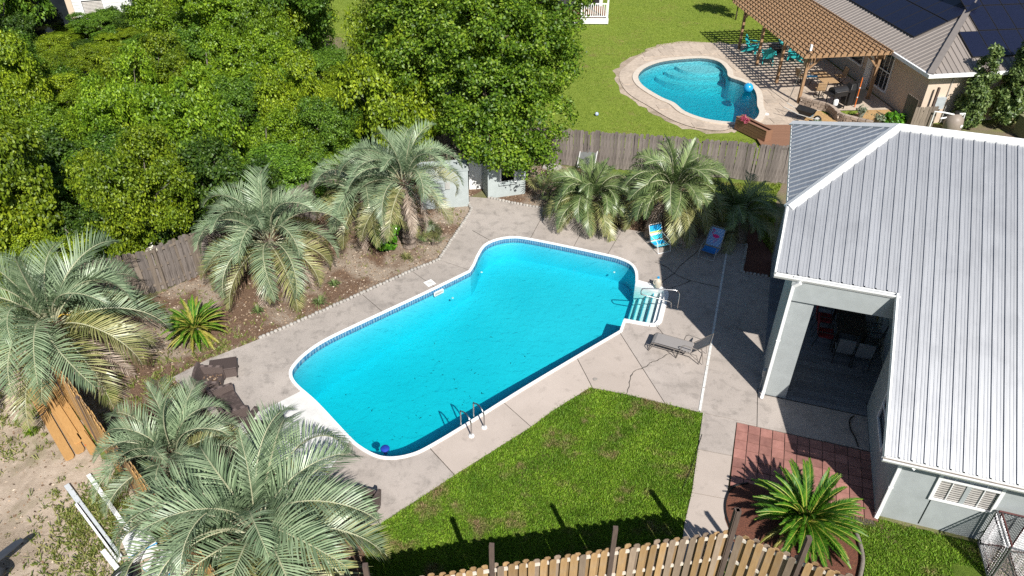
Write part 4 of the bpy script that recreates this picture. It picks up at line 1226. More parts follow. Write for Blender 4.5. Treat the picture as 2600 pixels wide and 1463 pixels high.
# ------------------------------------------------------------------ pergola
mat_plain('pergola_wood', (0.33, 0.205, 0.115), (0.25, 0.15, 0.08), 8, 0.8, stretch=(1, 6, 1), rnd=0.10)
PG = Vector((15.3, 38.46, 0))
pg = thing('pergola', 'brown timber pergola with slatted roof beside the neighbouring house', 'pergola', PG, NT)
PW = 4.4; PLn = 8.9                       # depth towards the house, length
for k in range(4):
    yk = 0.0 + k*2.83
    MB().b6(-.07, .07, yk-.07, yk+.07, -.03, 2.55).build('post', MATS['pergola_wood'], pg)
MB().b6(PW-.5, PW-.36, -.07, .07, -.03, 2.55).build('post', MATS['pergola_wood'], pg)
for xk in (-.085, .085, PW-.5): MB().b6(xk-.02, xk+.02, -.5, PLn+.4, 2.36, 2.56).build('beam', MATS['pergola_wood'], pg)
nr_ = 24
for i in range(nr_):
    yk = -.42 + i*(PLn+.75)/(nr_-1)
    g = MB(); g.add([(x_, yk+s_*.022, z_) for s_ in (-1, 1) for x_, z_ in ((-.62, 2.66), (-.50, 2.56), (PW-.05, 2.56), (PW-.05, 2.75), (-.62, 2.75))], [(0, 1, 2, 3, 4), (9, 8, 7, 6, 5)] + [(i_, (i_+1) % 5+0, (i_+1) % 5+5, i_+5) for i_ in range(5)])
    g.build('rafter', MATS['pergola_wood'], pg)
for i in range(15):
    xk = -.5 + i*(PW+.3)/14
    MB().b6(xk-.032, xk+.032, -.62, PLn+.55, 2.752, 2.81).build('slat', MATS['pergola_wood'], pg)
for (a, b) in (((0, 0, 1.75), (0.75, 0, 2.45)), ((PW-.43, 0, 1.75), (PW-1.15, 0, 2.45)), ((0, 0, 1.85), (0, .6, 2.4)), ((0, 8.49, 1.85), (0, 7.9, 2.4)), ((PW-.43, 0, 1.8), (PW-.43, .65, 2.42))):
    MB().bar(a, b, .09, .09).build('brace', MATS['pergola_wood'], pg)
# house terrace under the pergola
ter = [tuple((Vector((PG.x, PG.y)) + nx_*u + ny_*v_)) for u, v_ in ((-.1, -1.1), (4.6, -1.5), (4.6, 9.5), (-.1, 9.5))]
tag(sheet(ccw(ter), [], -0.010).build('terrace', MATS['travertine']), kind='structure')

# ------------------------------------------------------------------ furniture under and beside the pergola
mat_plain('turquoise', (0.035, 0.42, 0.42), (0.025, 0.35, 0.36), 6, 0.5, rnd=0.06)
mat_plain('tan_slat', (0.42, 0.28, 0.15), (0.34, 0.22, 0.12), 9, 0.7, stretch=(1, 7, 1))
def adirondack(label, loc, rz):
    t = thing('adirondack_chair', label, 'chair', loc, rz, 'turquoise chairs around the fire table')
    for i in range(5):          # back slats, rounded top
        x = -.24 + i*.12; h = 1.02 - abs(i-2)*.06
        g = MB(); g.add([(x-.052, .20, .30), (x+.052, .20, .30), (x+.056, .48, h), (x-.056, .48, h), (x-.052, .225, .30), (x+.052, .225, .30), (x+.056, .505, h), (x-.056, .505, h)], [(0, 1, 2, 3), (7, 6, 5, 4), (3, 2, 6, 7), (0, 3, 7, 4), (1, 5, 6, 2)]); g.build('back_slat', MATS['turquoise'], t)
    for i in range(5):
        y_ = -.32 + i*.13; z_ = .40 - i*.026
        MB().b6(-.28, .28, y_-.058, y_+.058, z_-.012, z_+.012).build('seat_slat', MATS['turquoise'], t)
    for s in (-1, 1):
        MB().b6(s*.36-.07, s*.36+.07, -.42, .34, .58, .605).build('armrest', MATS['turquoise'], t)
        MB().b6(s*.32-.015, s*.32+.015, -.36, -.24, 0, .58).build('leg', MATS['turquoise'], t)
        MB().add([(s*.29-.015, -.36, .41), (s*.29-.015, -.36, .30), (s*.29-.015, .62, 0), (s*.29-.015, .50, 0), (s*.29-.015, .2, .32), (s*.29+.015, -.36, .41), (s*.29+.015, -.36, .30), (s*.29+.015, .62, 0), (s*.29+.015, .50, 0), (s*.29+.015, .2, .32)], [(0, 1, 3, 2, 4), (9, 7, 8, 6, 5), (0, 4, 9, 5), (4, 2, 7, 9), (1, 6, 8, 3)]).build('side_rail', MATS['turquoise'], t)
adirondack('turquoise slatted chair standing farthest up the lawn, left of the fire table', (14.78, 46.34, 0), radians(60))
adirondack('turquoise slatted chair nearest the far pool, back turned to it', (15.28, 44.56, 0), radians(165))
adirondack('turquoise slatted chair behind the fire table, against the house', (16.94, 46.88, 0), radians(-10))
adirondack('turquoise slatted chair right of the fire table, beside the dining set', (16.97, 44.99, 0), radians(-110))
ft = thing('fire_table', 'low dark square fire table between the turquoise chairs', 'fire table', (16.20, 46.01, 0), NT)
MB().b6(-.45, .45, -.45, .45, .42, .47).build('table_top', MATS['dark_wood'], ft); MB().b6(-.36, .36, -.36, .36, 0, .42).build('base', MATS['black_metal'], ft); MB().b6(-.18, .18, -.18, .18, .47, .49).build('burner', MATS['black_metal'], ft)
dt = thing('dining_table', 'tan slatted outdoor dining table with a blue roll on it', 'table', (17.12, 40.27, 0), NT)
for i in range(8): MB().b6(-.44+i*.11, -.44+i*.11+.104, -.85, .85, .70, .73).build('top_slat', MATS['tan_slat'], dt)
for sx in (-.36, .36):
    for sy in (-.75, .75): MB().tube([(sx, sy, 0), (sx*.8, sy*.9, .35), (sx, sy, .70)], .022, 6).build('leg', MATS['black_metal'], dt)
rl = thing('pool_noodle', 'bright blue foam roll lying on the outdoor dining table', 'foam roll', ((16.38, 40.10, 0.78)[0], (16.38, 40.10, 0.78)[1], .78), 0)
MB().tube([(-.28, 0, .04), (.28, .02, .04)], .055, 10).build('roll', MATS['ball_blue'], rl)
MB().tube([(-.30, 0, .04), (-.285, 0, .04)], .03, 8).build('core', MATS['trim_white'], rl)
def metal_chair(label, loc, rz):
    t = thing('dining_chair', label, 'chair', loc, rz, 'dining chairs under the pergola')
    for i in range(4): MB().b6(-.22+i*.115, -.22+i*.115+.10, -.22, .22, .42, .445).build('seat_slat', MATS['tan_slat'], t)
    for i in range(5):
        z_ = .52+i*.085; MB().box((0, .24+i*.02, z_), (.44, .018, .066)).build('back_slat', MATS['tan_slat'], t)
    for s in (-1, 1): MB().tube([(s*.24, -.22, .62), (s*.25, -.22, .42), (s*.2, 0, .08), (s*.25, .24, .42), (s*.24, .33, .98)], .016, 6).build('frame', MATS['black_metal'], t)
    MB().tube([(.26*cos(k*pi/8), .26*sin(k*pi/8), .02) for k in range(17)], .016, 6).tube([(0, 0, .02), (0, 0, .42)], .03, 6).tube([(-.26, 0, .02), (.26, 0, .02)], .014, 6).tube([(0, -.26, .02), (0, .26, .02)], .014, 6).build('swivel_base', MATS['black_metal'], t)
metal_chair('swivel dining chair at the near end of the outdoor table', (16.64, 39.25, 0), NT+pi*.9)
metal_chair('dining chair on the pool side of the outdoor table', (16.20, 41.18, 0), NT+pi/2+.2)
metal_chair('dining chair on the house side of the outdoor table', (18.39, 41.21, 0), NT-pi/2)
# gas grill with white cylinder
gr = thing('gas_grill', 'black lidded gas grill with white cylinder beneath', 'grill', (16.98, 37.77, 0), radians(200))
g = MB()
for k in range(9):
    t0 = pi*k/8; g.v += [(-.42, -.28*cos(t0), .92+.26*sin(t0)), (.42, -.28*cos(t0), .92+.26*sin(t0))]
g.f += [(2*i, 2*i+1, 2*i+3, 2*i+2) for i in range(8)] + [tuple(range(0, 18, 2)), tuple(range(17, 0, -2))]
g.build('lid', MATS['black_metal'], gr); MB().tube([(-.36, .30, 1.0), (.36, .30, 1.0)], .018, 6).build('handle', mat_plain('steel', (0.55, 0.55, 0.56), rough=0.25, metal=1.0), gr)
MB().b6(-.42, .42, -.28, .28, .72, .92).build('firebox', MATS['black_metal'], gr)
for s in (-1, 1): MB().b6(min(s*.43, s*.80), max(s*.43, s*.80), -.25, .25, .86, .90).build('side_shelf', MATS['black_metal'], gr)
for sx in (-.40, .40):
    for sy in (-.25, .25): MB().b6(sx-.02, sx+.02, sy-.02, sy+.02, 0, .72).build('leg', MATS['black_metal'], gr)
MB().b6(-.42, .42, -.27, .27, .10, .13).build('bottom_shelf', MATS['black_metal'], gr)
MB().lathe([(.02, .13), (.14, .15), (.15, .20), (.15, .40), (.12, .47), (.05, .49), (.05, .55)], 16).build('gas_cylinder', MATS['trim_white'], gr, smooth=True)
g2 = thing('covered_grill', 'second grill under a black cover beside the house wall', 'grill', (18.10, 38.41, 0), radians(20))
MB().add([(-.5, -.3, .05), (.5, -.3, .05), (.5, .3, .05), (-.5, .3, .05), (-.5, -.28, .85), (.5, -.28, .85), (.5, .28, .85), (-.5, .28, .85), (-.36, -.15, 1.15), (.36, -.15, 1.15), (.36, .2, 1.15), (-.36, .2, 1.15)], [(3, 2, 1, 0), (0, 1, 5, 4), (1, 2, 6, 5), (2, 3, 7, 6), (3, 0, 4, 7), (4, 5, 9, 8), (5, 6, 10, 9), (6, 7, 11, 10), (7, 4, 8, 11), (8, 9, 10, 11)]).build('cover', MATS['black_rubber'], g2, bevel=.03)
MB().b6(-.45, .45, -.25, .25, 0, .05).build('base', MATS['black_metal'], g2)
mat_plain('orange_paint', (0.62, 0.16, 0.03), (0.5, 0.12, 0.02), 6, 0.5)
b0 = Vector((18.12, 37.89, 0)); pl_ = thing('orange_pole', 'orange banded pole leaning upright beside the covered grill', 'pole', b0)
MB().tube([(0, 0, 0), (.05, .15, 1.55)], .03, 8).build('shaft', MATS['orange_paint'], pl_)
for z_ in (.5, 1.0): MB().tube([(.05*z_/1.55, .15*z_/1.55, z_), (.05*(z_+.05)/1.55, .15*(z_+.05)/1.55, z_+.05)], .034, 8).build('band', MATS['trim_white'], pl_)
# long pool pole leaning on the pergola
q0 = Vector((14.74, 38.47, 0)); q1 = Vector((15.2, 38.25, 2.95)); pp = thing('pool_pole', 'long silver pool pole with brush head leaning on the pergola', 'pool pole', q0)
MB().tube([(0, 0, .02), q1-q0], .022, 8).build('shaft', MATS['steel'], pp); MB().box(q1-q0+Vector((0, 0, .08)), (.10, .12, .30)).build('brush_head', MATS['trim_white'], pp)
# wheelbarrow
wb_ = thing('wheelbarrow', 'black wheelbarrow with grey handles parked by the stone wall', 'wheelbarrow', (14.88, 36.19, 0), radians(-32))
MB().add([(-.45, -.36, .62), (.50, -.30, .55), (.50, .30, .55), (-.45, .36, .62), (-.22, -.20, .34), (.30, -.16, .30), (.30, .16, .30), (-.22, .20, .34)], [(4, 7, 6, 5), (0, 4, 5, 1), (1, 5, 6, 2), (2, 6, 7, 3), (3, 7, 4, 0)]).build('tray', MATS['black_rubber'], wb_)
for s in (-1, 1):
    MB().tube([(-1.05, s*.30, .58), (-.3, s*.24, .34), (.62, s*.07, .20)], .022, 6).build('handle', MATS['box_grey'], wb_)
    MB().tube([(-.30, s*.24, .33), (-.38, s*.26, .02), (-.20, s*.26, .02), (-.05, s*.2, .30)], .016, 6).build('leg', MATS['black_metal'], wb_)
def wheel(parent, c, r, w_, mat_t, mat_r, ax='y'):
    g = MB(); ps = []
    for k in range(21):
        t = 2*pi*k/20; ps.append((c[0]+r*.8*cos(t), c[1], c[2]+r*.8*sin(t)))
    g.tube(ps, r*.22, 8, False); ty = g.build('tyre', MATS[mat_t], parent, smooth=True)
    MB().tube([(c[0], c[1]-w_*.3, c[2]), (c[0], c[1]+w_*.3, c[2])], r*.6, 14).build('rim', MATS[mat_r], ty)
wheel(wb_, (.66, 0, .20), .20, .09, 'black_rubber', 'trim_white')
bk = thing('blue_bucket', 'small blue bucket tipped behind the wheelbarrow', 'bucket', (15.39, 36.63, 0), 1.0)
MB().tube([(-.15, 0, .14), (.15, 0, .16)], [.11, .14], 14).build('shell', MATS['ball_blue'], bk); MB().tube([(.12, -.14, .16), (.16, -.16, .05), (.12, -.02, .01)], .008, 5).build('handle', MATS['steel'], bk)
# planter boxes and brown boardwalk
mat_plain('brown_board', (0.25, 0.135, 0.085), (0.20, 0.105, 0.066), 6, 0.6, stretch=(1, 8, 1), rnd=0.06)
dk = thing('boardwalk', None, None, (0, 0, 0)); tag(dk, kind='structure')
c0 = Vector((11.95, 35.33, 0)); c1 = Vector((14.53, 35.37, 0))
dirb = (c1-c0).normalized(); nb_ = Vector((dirb.y, -dirb.x, 0))
for i in range(17):
    a = c0 + nb_*(i*.145) - dirb*.1; b = c1 + nb_*(i*.145) + dirb*1.2
    MB().bar(a+Vector((0, 0, .06)), b+Vector((0, 0, .06)), .138, .04).build('board', MATS['brown_board'], dk)
def planter(label, p0, p1, hh, name='planter_box'):
    p0 = Vector(p0); p1 = Vector(p1); d = (p1-p0); L = d.length; an = atan2(d.y, d.x)
    t = thing(name, label, 'planter', p0, an, 'brown planter boxes by the boardwalk')
    for s in (-.21, .21):
        for k in range(4): MB().b6(0, L, s-.02, s+.02, k*hh/4, (k+1)*hh/4-.012).build('side_board', MATS['brown_board'], t)
    for x_ in (.02, L-.02): MB().b6(x_-.02, x_+.02, -.188, .188, 0, hh).build('end_board', MATS['brown_board'], t)
    for k in range(2):
        s = -.17 if k == 0 else .17
        MB().b6(.0, L, s-.07, s+.07, hh, hh+.03).build('rim_board', MATS['brown_board'], t)
    MB().b6(.05, L-.05, -.1, .1, hh-.12, hh-.06).build('soil', MATS['red_mulch'], t)
    return t
planter('brown board planter left of the boardwalk with pink flowers', (11.27, 35.23, 0), (12.32, 33.54, 0), .62)
planter('brown board planter right of the boardwalk with a small shrub', (14.67, 34.86, 0), (15.23, 33.58, 0), .45)
# stone edging wall of the straw bed
mat_plain('wall_stone', (0.40, 0.32, 0.26), (0.22, 0.175, 0.14), 9, 0.9, bump=0.6, kind='World', rnd=0.2)
BEDS = [(15.18, 38.37, 0), (15.57, 38.75, 0), (16.35, 36.94, 0), (17.37, 36.66, 0), (19.91, 38.44, 0), (19.67, 35.07, 0), (17.34, 34.13, 0), (14.63, 34.10, 0), (14.76, 36.43, 0)]
lay('straw_bed', BEDS, 'pine_straw', -0.022, 0.05, 21)
wp = smooth_open([(15.33, 38.32, 0)[:2], (15.84, 37.80, 0)[:2], (16.40, 37.40, 0)[:2], (16.61, 36.80, 0)[:2], (16.65, 36.16, 0)[:2], (16.98, 35.83, 0)[:2], (17.53, 35.41, 0)[:2], (18.08, 35.05, 0)[:2]], 10)
sw = thing('stone_wall', 'low curved wall of brown stone blocks around the straw bed', 'stone wall', wp[0]+(0,))
acc = 0; last = Vector(wp[0]); blocks = []
for p in wp[1:]:
    p = Vector(p)
    if (p-last).length >= .30:
        blocks.append(((last+p)/2, atan2(p.y-last.y, p.x-last.x), (p-last).length)); last = p
for row in range(3):
    for (c, an, L) in blocks:
        c2 = c + Vector((cos(an), sin(an)))*(.13 if row % 2 else 0)
        MB().box((c2.x-wp[0][0], c2.y-wp[0][1], .07+row*.14), (L-.02, .20+random.uniform(-.03, .03), .13), an+random.uniform(-.06, .06), .94).build('block', MATS['wall_stone'], sw)

# ------------------------------------------------------------------ vegetation
import numpy as np
mat_plain('bark', (0.17, 0.125, 0.09), (0.08, 0.06, 0.045), 9, 0.95, bump=0.7, stretch=(3, 3, 0.6))
mat_plain('grey_bark', (0.24, 0.21, 0.18), (0.13, 0.11, 0.095), 9, 0.95, bump=0.6, stretch=(3, 3, 0.6))
mat_leaf('leaf_lime', [(0.0, (0.055, 0.110, 0.006)), (0.5, (0.155, 0.270, 0.013)), (1.0, (0.310, 0.445, 0.028))], 0.35, 0.025, 0.5, 0.55, obj_rnd=0.18)
mat_leaf('leaf_yellow', [(0.0, (0.070, 0.115, 0.006)), (0.5, (0.195, 0.285, 0.013)), (1.0, (0.370, 0.460, 0.027))], 0.35, 0.025, 0.5, 0.55, obj_rnd=0.18)
mat_leaf('leaf_green', [(0.0, (0.045, 0.105, 0.012)), (0.5, (0.120, 0.240, 0.022)), (1.0, (0.230, 0.380, 0.042))], 0.35, 0.025, 0.5, 0.55, obj_rnd=0.18)
mat_leaf('leaf_dark', [(0.0, (0.022, 0.055, 0.008)), (0.5, (0.055, 0.115, 0.013)), (1.0, (0.125, 0.200, 0.024))], 0.35, 0.025, 0.5, 0.5, obj_rnd=0.18)
mat_leaf('leaf_oak', [(0.0, (0.045, 0.100, 0.007)), (0.5, (0.125, 0.225, 0.013)), (0.9, (0.245, 0.365, 0.026)), (1.0, (0.30, 0.38, 0.06))], 0.35, 0.025, 0.5, 0.7)
mat_leaf('leaf_fresh', [(0.0, (0.03, 0.10, 0.006)), (0.5, (0.07, 0.22, 0.010)), (1.0, (0.16, 0.36, 0.02))], 0.3, 0.06, 0.3)
mat_leaf('leaf_cypress', [(0.0, (0.045, 0.085, 0.022)), (0.5, (0.11, 0.17, 0.045)), (1.0, (0.21, 0.28, 0.08))], 0.25, 0.04, 0.4)
mat_leaf('leaf_grey', [(0.0, (0.10, 0.13, 0.08)), (1.0, (0.25, 0.29, 0.19))], 0.2, 0.03, 0.5)
mat_leaf('petal_pink', [(0.0, (0.45, 0.06, 0.15)), (1.0, (0.65, 0.20, 0.28))], 0.3, 0.02, 0.5)
mat_leaf('petal_white', [(0.0, (0.70, 0.68, 0.55)), (1.0, (0.80, 0.79, 0.70))], 0.2, 0.02, 0.5)

def leaf_mesh(name, centers, normals, size, rng, mat, long=1.5, jitter=0.9):
    """a cloud of bent leaf blades"""
    n = len(centers)
    nrm = normals + rng.normal(0, jitter, (n, 3)); nrm /= np.linalg.norm(nrm, axis=1)[:, None] + 1e-9
    t = rng.normal(0, 1, (n, 3)); t -= (t*nrm).sum(1)[:, None]*nrm; t /= np.linalg.norm(t, axis=1)[:, None] + 1e-9
    b = np.cross(nrm, t); s = (size*rng.uniform(0.6, 1.35, n))[:, None]
    L = t*s*long*0.5; Wd = b*s*0.5; up = nrm*s*0.14
    v = np.stack([centers-L, centers+Wd*.9-up*.2+L*-.1, centers+L, centers-Wd*.9-up*.2+L*-.1], 1)
    v[:, 0] -= up*0; v[:, 2] -= up*1.2
    v = v.reshape(-1, 3)
    me = bpy.data.meshes.new(name)
    me.vertices.add(4*n); me.vertices.foreach_set('co', v.ravel())
    me.loops.add(4*n); me.loops.foreach_set('vertex_index', np.arange(4*n))
    me.polygons.add(n); me.polygons.foreach_set('loop_start', np.arange(0, 4*n, 4)); me.polygons.foreach_set('loop_total', np.full(n, 4))
    me.update(calc_edges=True); me.validate()
    me.materials.append(MATS[mat])
    return me
def crown_points(rng, lobes, per_clump, clump_r, n_clumps):
    """lobes: (cx,cy,cz,rx,ry,rz); clumps sit on the outside of the lobes with gaps between"""
    P = []; Nn = []
    wts = np.array([l[3]*l[4] for l in lobes]); wts = wts/wts.sum()
    for _ in range(n_clumps):
        l = lobes[rng.choice(len(lobes), p=wts)]
        d = rng.normal(0, 1, 3); d[2] = d[2]*0.9 + 0.25; d /= np.linalg.norm(d)
        r = rng.uniform(0.62, 1.0)**0.6
        c = np.array(l[:3]) + d*r*np.array(l[3:6])
        k = int(per_clump*rng.uniform(0.6, 1.4))
        off = rng.normal(0, 1, (k, 3)); off /= np.linalg.norm(off, axis=1)[:, None]; off *= (rng.uniform(0, 1, k)**0.5)[:, None]*clump_r*rng.uniform(0.7, 1.3)
        off[:, 2] *= 0.75
        P.append(c+off); Nn.append(np.tile(d*0.7+np.array([0, 0, 0.6]), (k, 1)) + off/clump_r*0.7)
    return np.concatenate(P), np.concatenate(Nn)
def limbs(mb, base, top, r0, n, rng, spread, lobes):
    """tapered trunk with limbs reaching into the crown"""
    b = Vector(base); t = Vector(top)
    pts = [b, b.lerp(t, .35)+Vector((rng.normal(0, .06), rng.normal(0, .06), 0)), b.lerp(t, .7)+Vector((rng.normal(0, .1), rng.normal(0, .1), 0)), t]
    mb.tube(pts, [r0*1.15, r0*.85, r0*.55, r0*.2], 8)
    for i in range(n):
        l = lobes[i % len(lobes)]; f = rng.uniform(.25, .7); s = b.lerp(t, f)
        e = Vector((l[0]+rng.normal(0, l[3]*.35), l[1]+rng.normal(0, l[4]*.35), l[2]+rng.uniform(-.2, .6)*l[5]))
        m_ = s.lerp(e, .5) + Vector((0, 0, rng.uniform(0, .3)))
        mb.tube([s, m_, e], [r0*.45, r0*.28, r0*.06], 6)
# ---------------- thicket behind the old fence: separate shrubs and young trees
VAR = []
for k, mt in enumerate(['leaf_lime', 'leaf_yellow', 'leaf_green', 'leaf_lime', 'leaf_yellow', 'leaf_green', 'leaf_dark', 'leaf_lime']):
    rng = np.random.default_rng(100+k); H = 1.9 + 0.25*(k % 3)
    lob = [(rng.uniform(-1.3, 1.3), rng.uniform(-1.3, 1.3), rng.uniform(.7, H*1.1), rng.uniform(.5, .9), rng.uniform(.5, .9), rng.uniform(.45, .8)) for _ in range(12)]
    P, Q = crown_points(rng, lob, 120, 0.27, 340)
    me = leaf_mesh('crown', P, Q, 0.052 if k % 2 else 0.062, rng, mt)
    tb_ = MB(); limbs(tb_, (0, 0, -.05), (0, 0, H*.9), .07, 9, rng, 1, lob); tme = tb_.mesh('stem'); tme.materials.append(MATS['grey_bark'])
    VAR.append((me, tme, mt))
WORD = {'leaf_lime': ('lime_shrub', 'lime green leafy shrub in the thicket behind the old fence', 'lime shrubs of the thicket'), 'leaf_yellow': ('yellow_green_shrub', 'yellowish green shrub in the thicket behind the old fence', 'yellowish shrubs of the thicket'), 'leaf_green': ('green_shrub', 'mid green shrub in the thicket behind the old fence', 'green shrubs of the thicket'), 'leaf_dark': ('dark_shrub', 'dark green shrub in the thicket behind the old fence', 'dark shrubs of the thicket')}
rr = random.Random(21)
FENCE_LINE = [(-30, 19.5), (-15, 20.6), (-12.2, 22.6), (-9.6, 25.6), (-7.2, 28.6), (-4.5, 31.5), (-4.5, 36), (-8.6, 40), (-14.0, 46), (-17, 54), (-38, 54), (-44, 30)]
PLANTED = []
gy = 20.5; row = 0
while gy < 55:
    gx = -44 + (row % 2)*1.35
    while gx < -1:
        x = gx + rr.uniform(-.7, .7); y = gy + rr.uniform(-.6, .6)
        if inside((x, y), FENCE_LINE) and abs(x)/max(y, 1) < .80:
            far = (y-21)/34
            s = rr.uniform(.8, 1.3) + far*.35; sz = s*rr.choice((.65, .85, 1.0, 1.15, 1.55))*(1.0+far*.3)
            los = -27.2/48.6*y                               # the view of the white house stays open
            if abs(x-los) < 5.0 and y > 37:
                sz *= .5; s *= .75
                if y > 43: sz *= .55; s *= .9
            if y > 33 and abs(x+.212*(.803*y+9.5)) < 2.3: sz *= .42; s *= .8      # the grass gap beside the shade tree
            PLANTED.append((row, x, y, s, sz, rr.choice((0, 1, 2, 3, 4, 5, 7, 4)) if rr.random() > .10 else 6))
        gx += 2.75
    gy += 2.45; row += 1
ORD = ['first', 'second', 'third', 'fourth', 'fifth', 'sixth', 'seventh', 'eighth', 'ninth', 'tenth', 'eleventh', 'twelfth', 'thirteenth', 'fourteenth', 'fifteenth', 'sixteenth', 'seventeenth', 'eighteenth', 'nineteenth', 'twentieth']
ADJ = {'leaf_lime': 'lime green', 'leaf_yellow': 'yellowish green', 'leaf_green': 'mid green', 'leaf_dark': 'dark green'}
rows_ = sorted({p[0] for p in PLANTED})
for ri, rw in enumerate(rows_):
    for ci, (_, x, y, s, sz, vk) in enumerate(sorted((p for p in PLANTED if p[0] == rw), key=lambda p: p[1])):
        me, tme, mt = VAR[vk]; nm, lb, gp = WORD[mt]
        size = 'tall' if sz > 1.45 else 'low' if sz < .95 else 'bushy'
        t = thing(nm, '%s %s shrub, %s from the left in the %s row of the thicket' % (size, ADJ[mt], ORD[ci], ORD[ri]), 'shrub', (x, y, -.07), rr.uniform(0, 6.28), 'shrubs of the thicket'); t.scale = (s, s, sz)
        link('crown', me, None, t); link('stem', tme, None, t)
# taller dark trees at the back of the thicket
def tree(name, label, base, height, lobes, leaf, mat, seed, per, cr, nc, r0, group=None, bark='bark', nl=14):
    rng = np.random.default_rng(seed)
    t = thing(name, label, 'tree', base, 0, group)
    P, Q = crown_points(rng, lobes, per, cr, nc)
    link('crown', leaf_mesh('crown', P, Q, leaf, rng, mat), None, t)
    tb_ = MB(); limbs(tb_, (0, 0, -.1), (0, 0, height*.85), r0, nl, rng, 1, lobes); tb_.build('trunk', MATS[bark], t, smooth=True)
    return t
def lobes_for(rng, n, R, z0, z1, rl):
    out = []
    for i in range(n):
        a = 2.4*i + rng.uniform(-.3, .3); q = sqrt((i+.5)/n)*R*.72; z = z0 + (z1-z0)*rng.uniform(.1, 1)
        out.append((q*cos(a), q*sin(a), z, rl*rng.uniform(.8, 1.15), rl*rng.uniform(.8, 1.15), rl*rng.uniform(.65, .9)))
    return out
rng = np.random.default_rng(3)
big_lobes = [(0, 0, 8.6, 2.8, 2.8, 2.2), (-2.4, .3, 7.0, 2.5, 2.5, 2.0), (2.3, .2, 7.0, 2.4, 2.5, 2.0), (.3, -2.4, 6.2, 2.6, 2.0, 1.9), (-2.0, -1.8, 5.0, 2.2, 2.0, 1.6), (2.1, -1.7, 4.9, 2.2, 2.0, 1.7), (.6, -3.1, 4.0, 2.3, 1.6, 1.5), (2.5, .8, 5.0, 1.8, 2.0, 1.7), (-3.3, .4, 4.6, 1.9, 2.0, 1.7), (0.2, 2.4, 6.5, 2.6, 2.2, 2.0), (2.6, -3.3, 3.0, 1.5, 1.2, 1.1), (.1, -4.0, 3.0, 1.6, 1.1, 1.0), (1.3, -4.9, 2.3, 1.4, .8, .75), (2.4, -4.9, 2.05, .8, .6, .6), (.3, -5.0, 2.4, .9, .6, .6), (1.4, -5.2, 1.9, .8, .4, .45), (0, 0, 6.0, 2.5, 2.5, 2.2)]
tree('shade_tree', 'large spreading green shade tree overhanging the small pump house', (-1.5, 32.9, -.06), 9, big_lobes, 0.09, 'leaf_oak', 31, 110, .46, 1600, .30, nl=26)
tree('dark_tree', 'dark green tree rising behind the yellow shrubs near the far lawn', (-15.6, 47.6, -.06), 7.5, lobes_for(rng, 8, 3.0, 3.5, 7.0, 1.9), .11, 'leaf_dark', 32, 95, .42, 520, .2)
tree('dark_tree', 'dark green tree in front of the white house at the top', (-20.5, 49.8, -.06), 8, lobes_for(rng, 8, 3.2, 3.5, 7.4, 2.0), .11, 'leaf_dark', 33, 95, .42, 540, .2)
tree('young_tree', 'yellow green young tree at the thicket edge left of the far lawn gap', (-12.6, 43.0, -.06), 5.6, lobes_for(rng, 7, 2.0, 2.2, 6.0, 1.5), .09, 'leaf_yellow', 34, 95, .38, 380, .13)
tree('dark_tree', 'dark green tree at the upper left corner beside the white house', (-34.5, 49.0, -.06), 6.5, lobes_for(rng, 7, 3.0, 2.5, 6.0, 1.9), .11, 'leaf_green', 35, 95, .42, 440, .2)
tree('young_tree', 'bright lime young tree in the middle of the thicket', (-15.5, 41.0, -.06), 6.0, lobes_for(rng, 7, 1.9, 2.5, 5.6, 1.4), .09, 'leaf_lime', 36, 95, .38, 360, .13)
tree('small_tree', 'small green tree standing on the lawn beside the pergola', (15.37, 53.01, 0)[:2] + (-.05,), 3.2, lobes_for(rng, 6, .9, 1.4, 3.4, .75), .09, 'leaf_green', 37, 60, .3, 95, .05)
def column_tree(label, base, h, R, seed):
    rng = np.random.default_rng(seed)
    lob = [(rng.normal(0, .12), rng.normal(0, .12), h*(.12+.86*i/9), R*(1.0-.75*(i/9)**1.6), R*(1.0-.75*(i/9)**1.6), h*.085) for i in range(10)]
    t = thing('evergreen_tree', label, 'tree', base, 0, 'evergreens beside the neighbouring house')
    P, Q = crown_points(rng, lob, 60, .26, 260)
    link('crown', leaf_mesh('crown', P, Q, .085, rng, 'leaf_cypress', 2.0), None, t)
    tb_ = MB(); limbs(tb_, (0, 0, -.1), (0, 0, h*.95), .08, 12, rng, 1, lob); tb_.build('trunk', MATS['bark'], t)
column_tree('shorter loose evergreen nearer the cream wall, left of the pair', (22.86, 35.49, 0)[:2] + (-.06,), 4.0, .55, 41)
column_tree('taller leaning evergreen at the right picture edge', (24.72, 35.70, 0)[:2] + (-.06,), 5.6, .70, 42)
# ---------------- flowers in the thicket
for i, (px_, lb) in enumerate((((-15.38, 25.99, 2.20), 'left of the two white blossoms high in the thicket'), ((-14.72, 25.77, 2.20), 'right of the two white blossoms high in the thicket'), ((-12.40, 21.56, 1.60), 'white blossom above the old grey fence panel'))):
    rng = np.random.default_rng(50+i); t = thing('blossom', lb, 'flower', px_, 0)
    P = rng.normal(0, .07, (26, 3)); link('petal_cluster', leaf_mesh('petal_cluster', P, P*4+[0, 0, .5], .10, rng, 'petal_white'), None, t)
    MB().tube([(0, 0, -1.2), (.05, 0, -.5), (0, 0, 0)], [.015, .012, .008], 5).build('stem', MATS['grey_bark'], t)

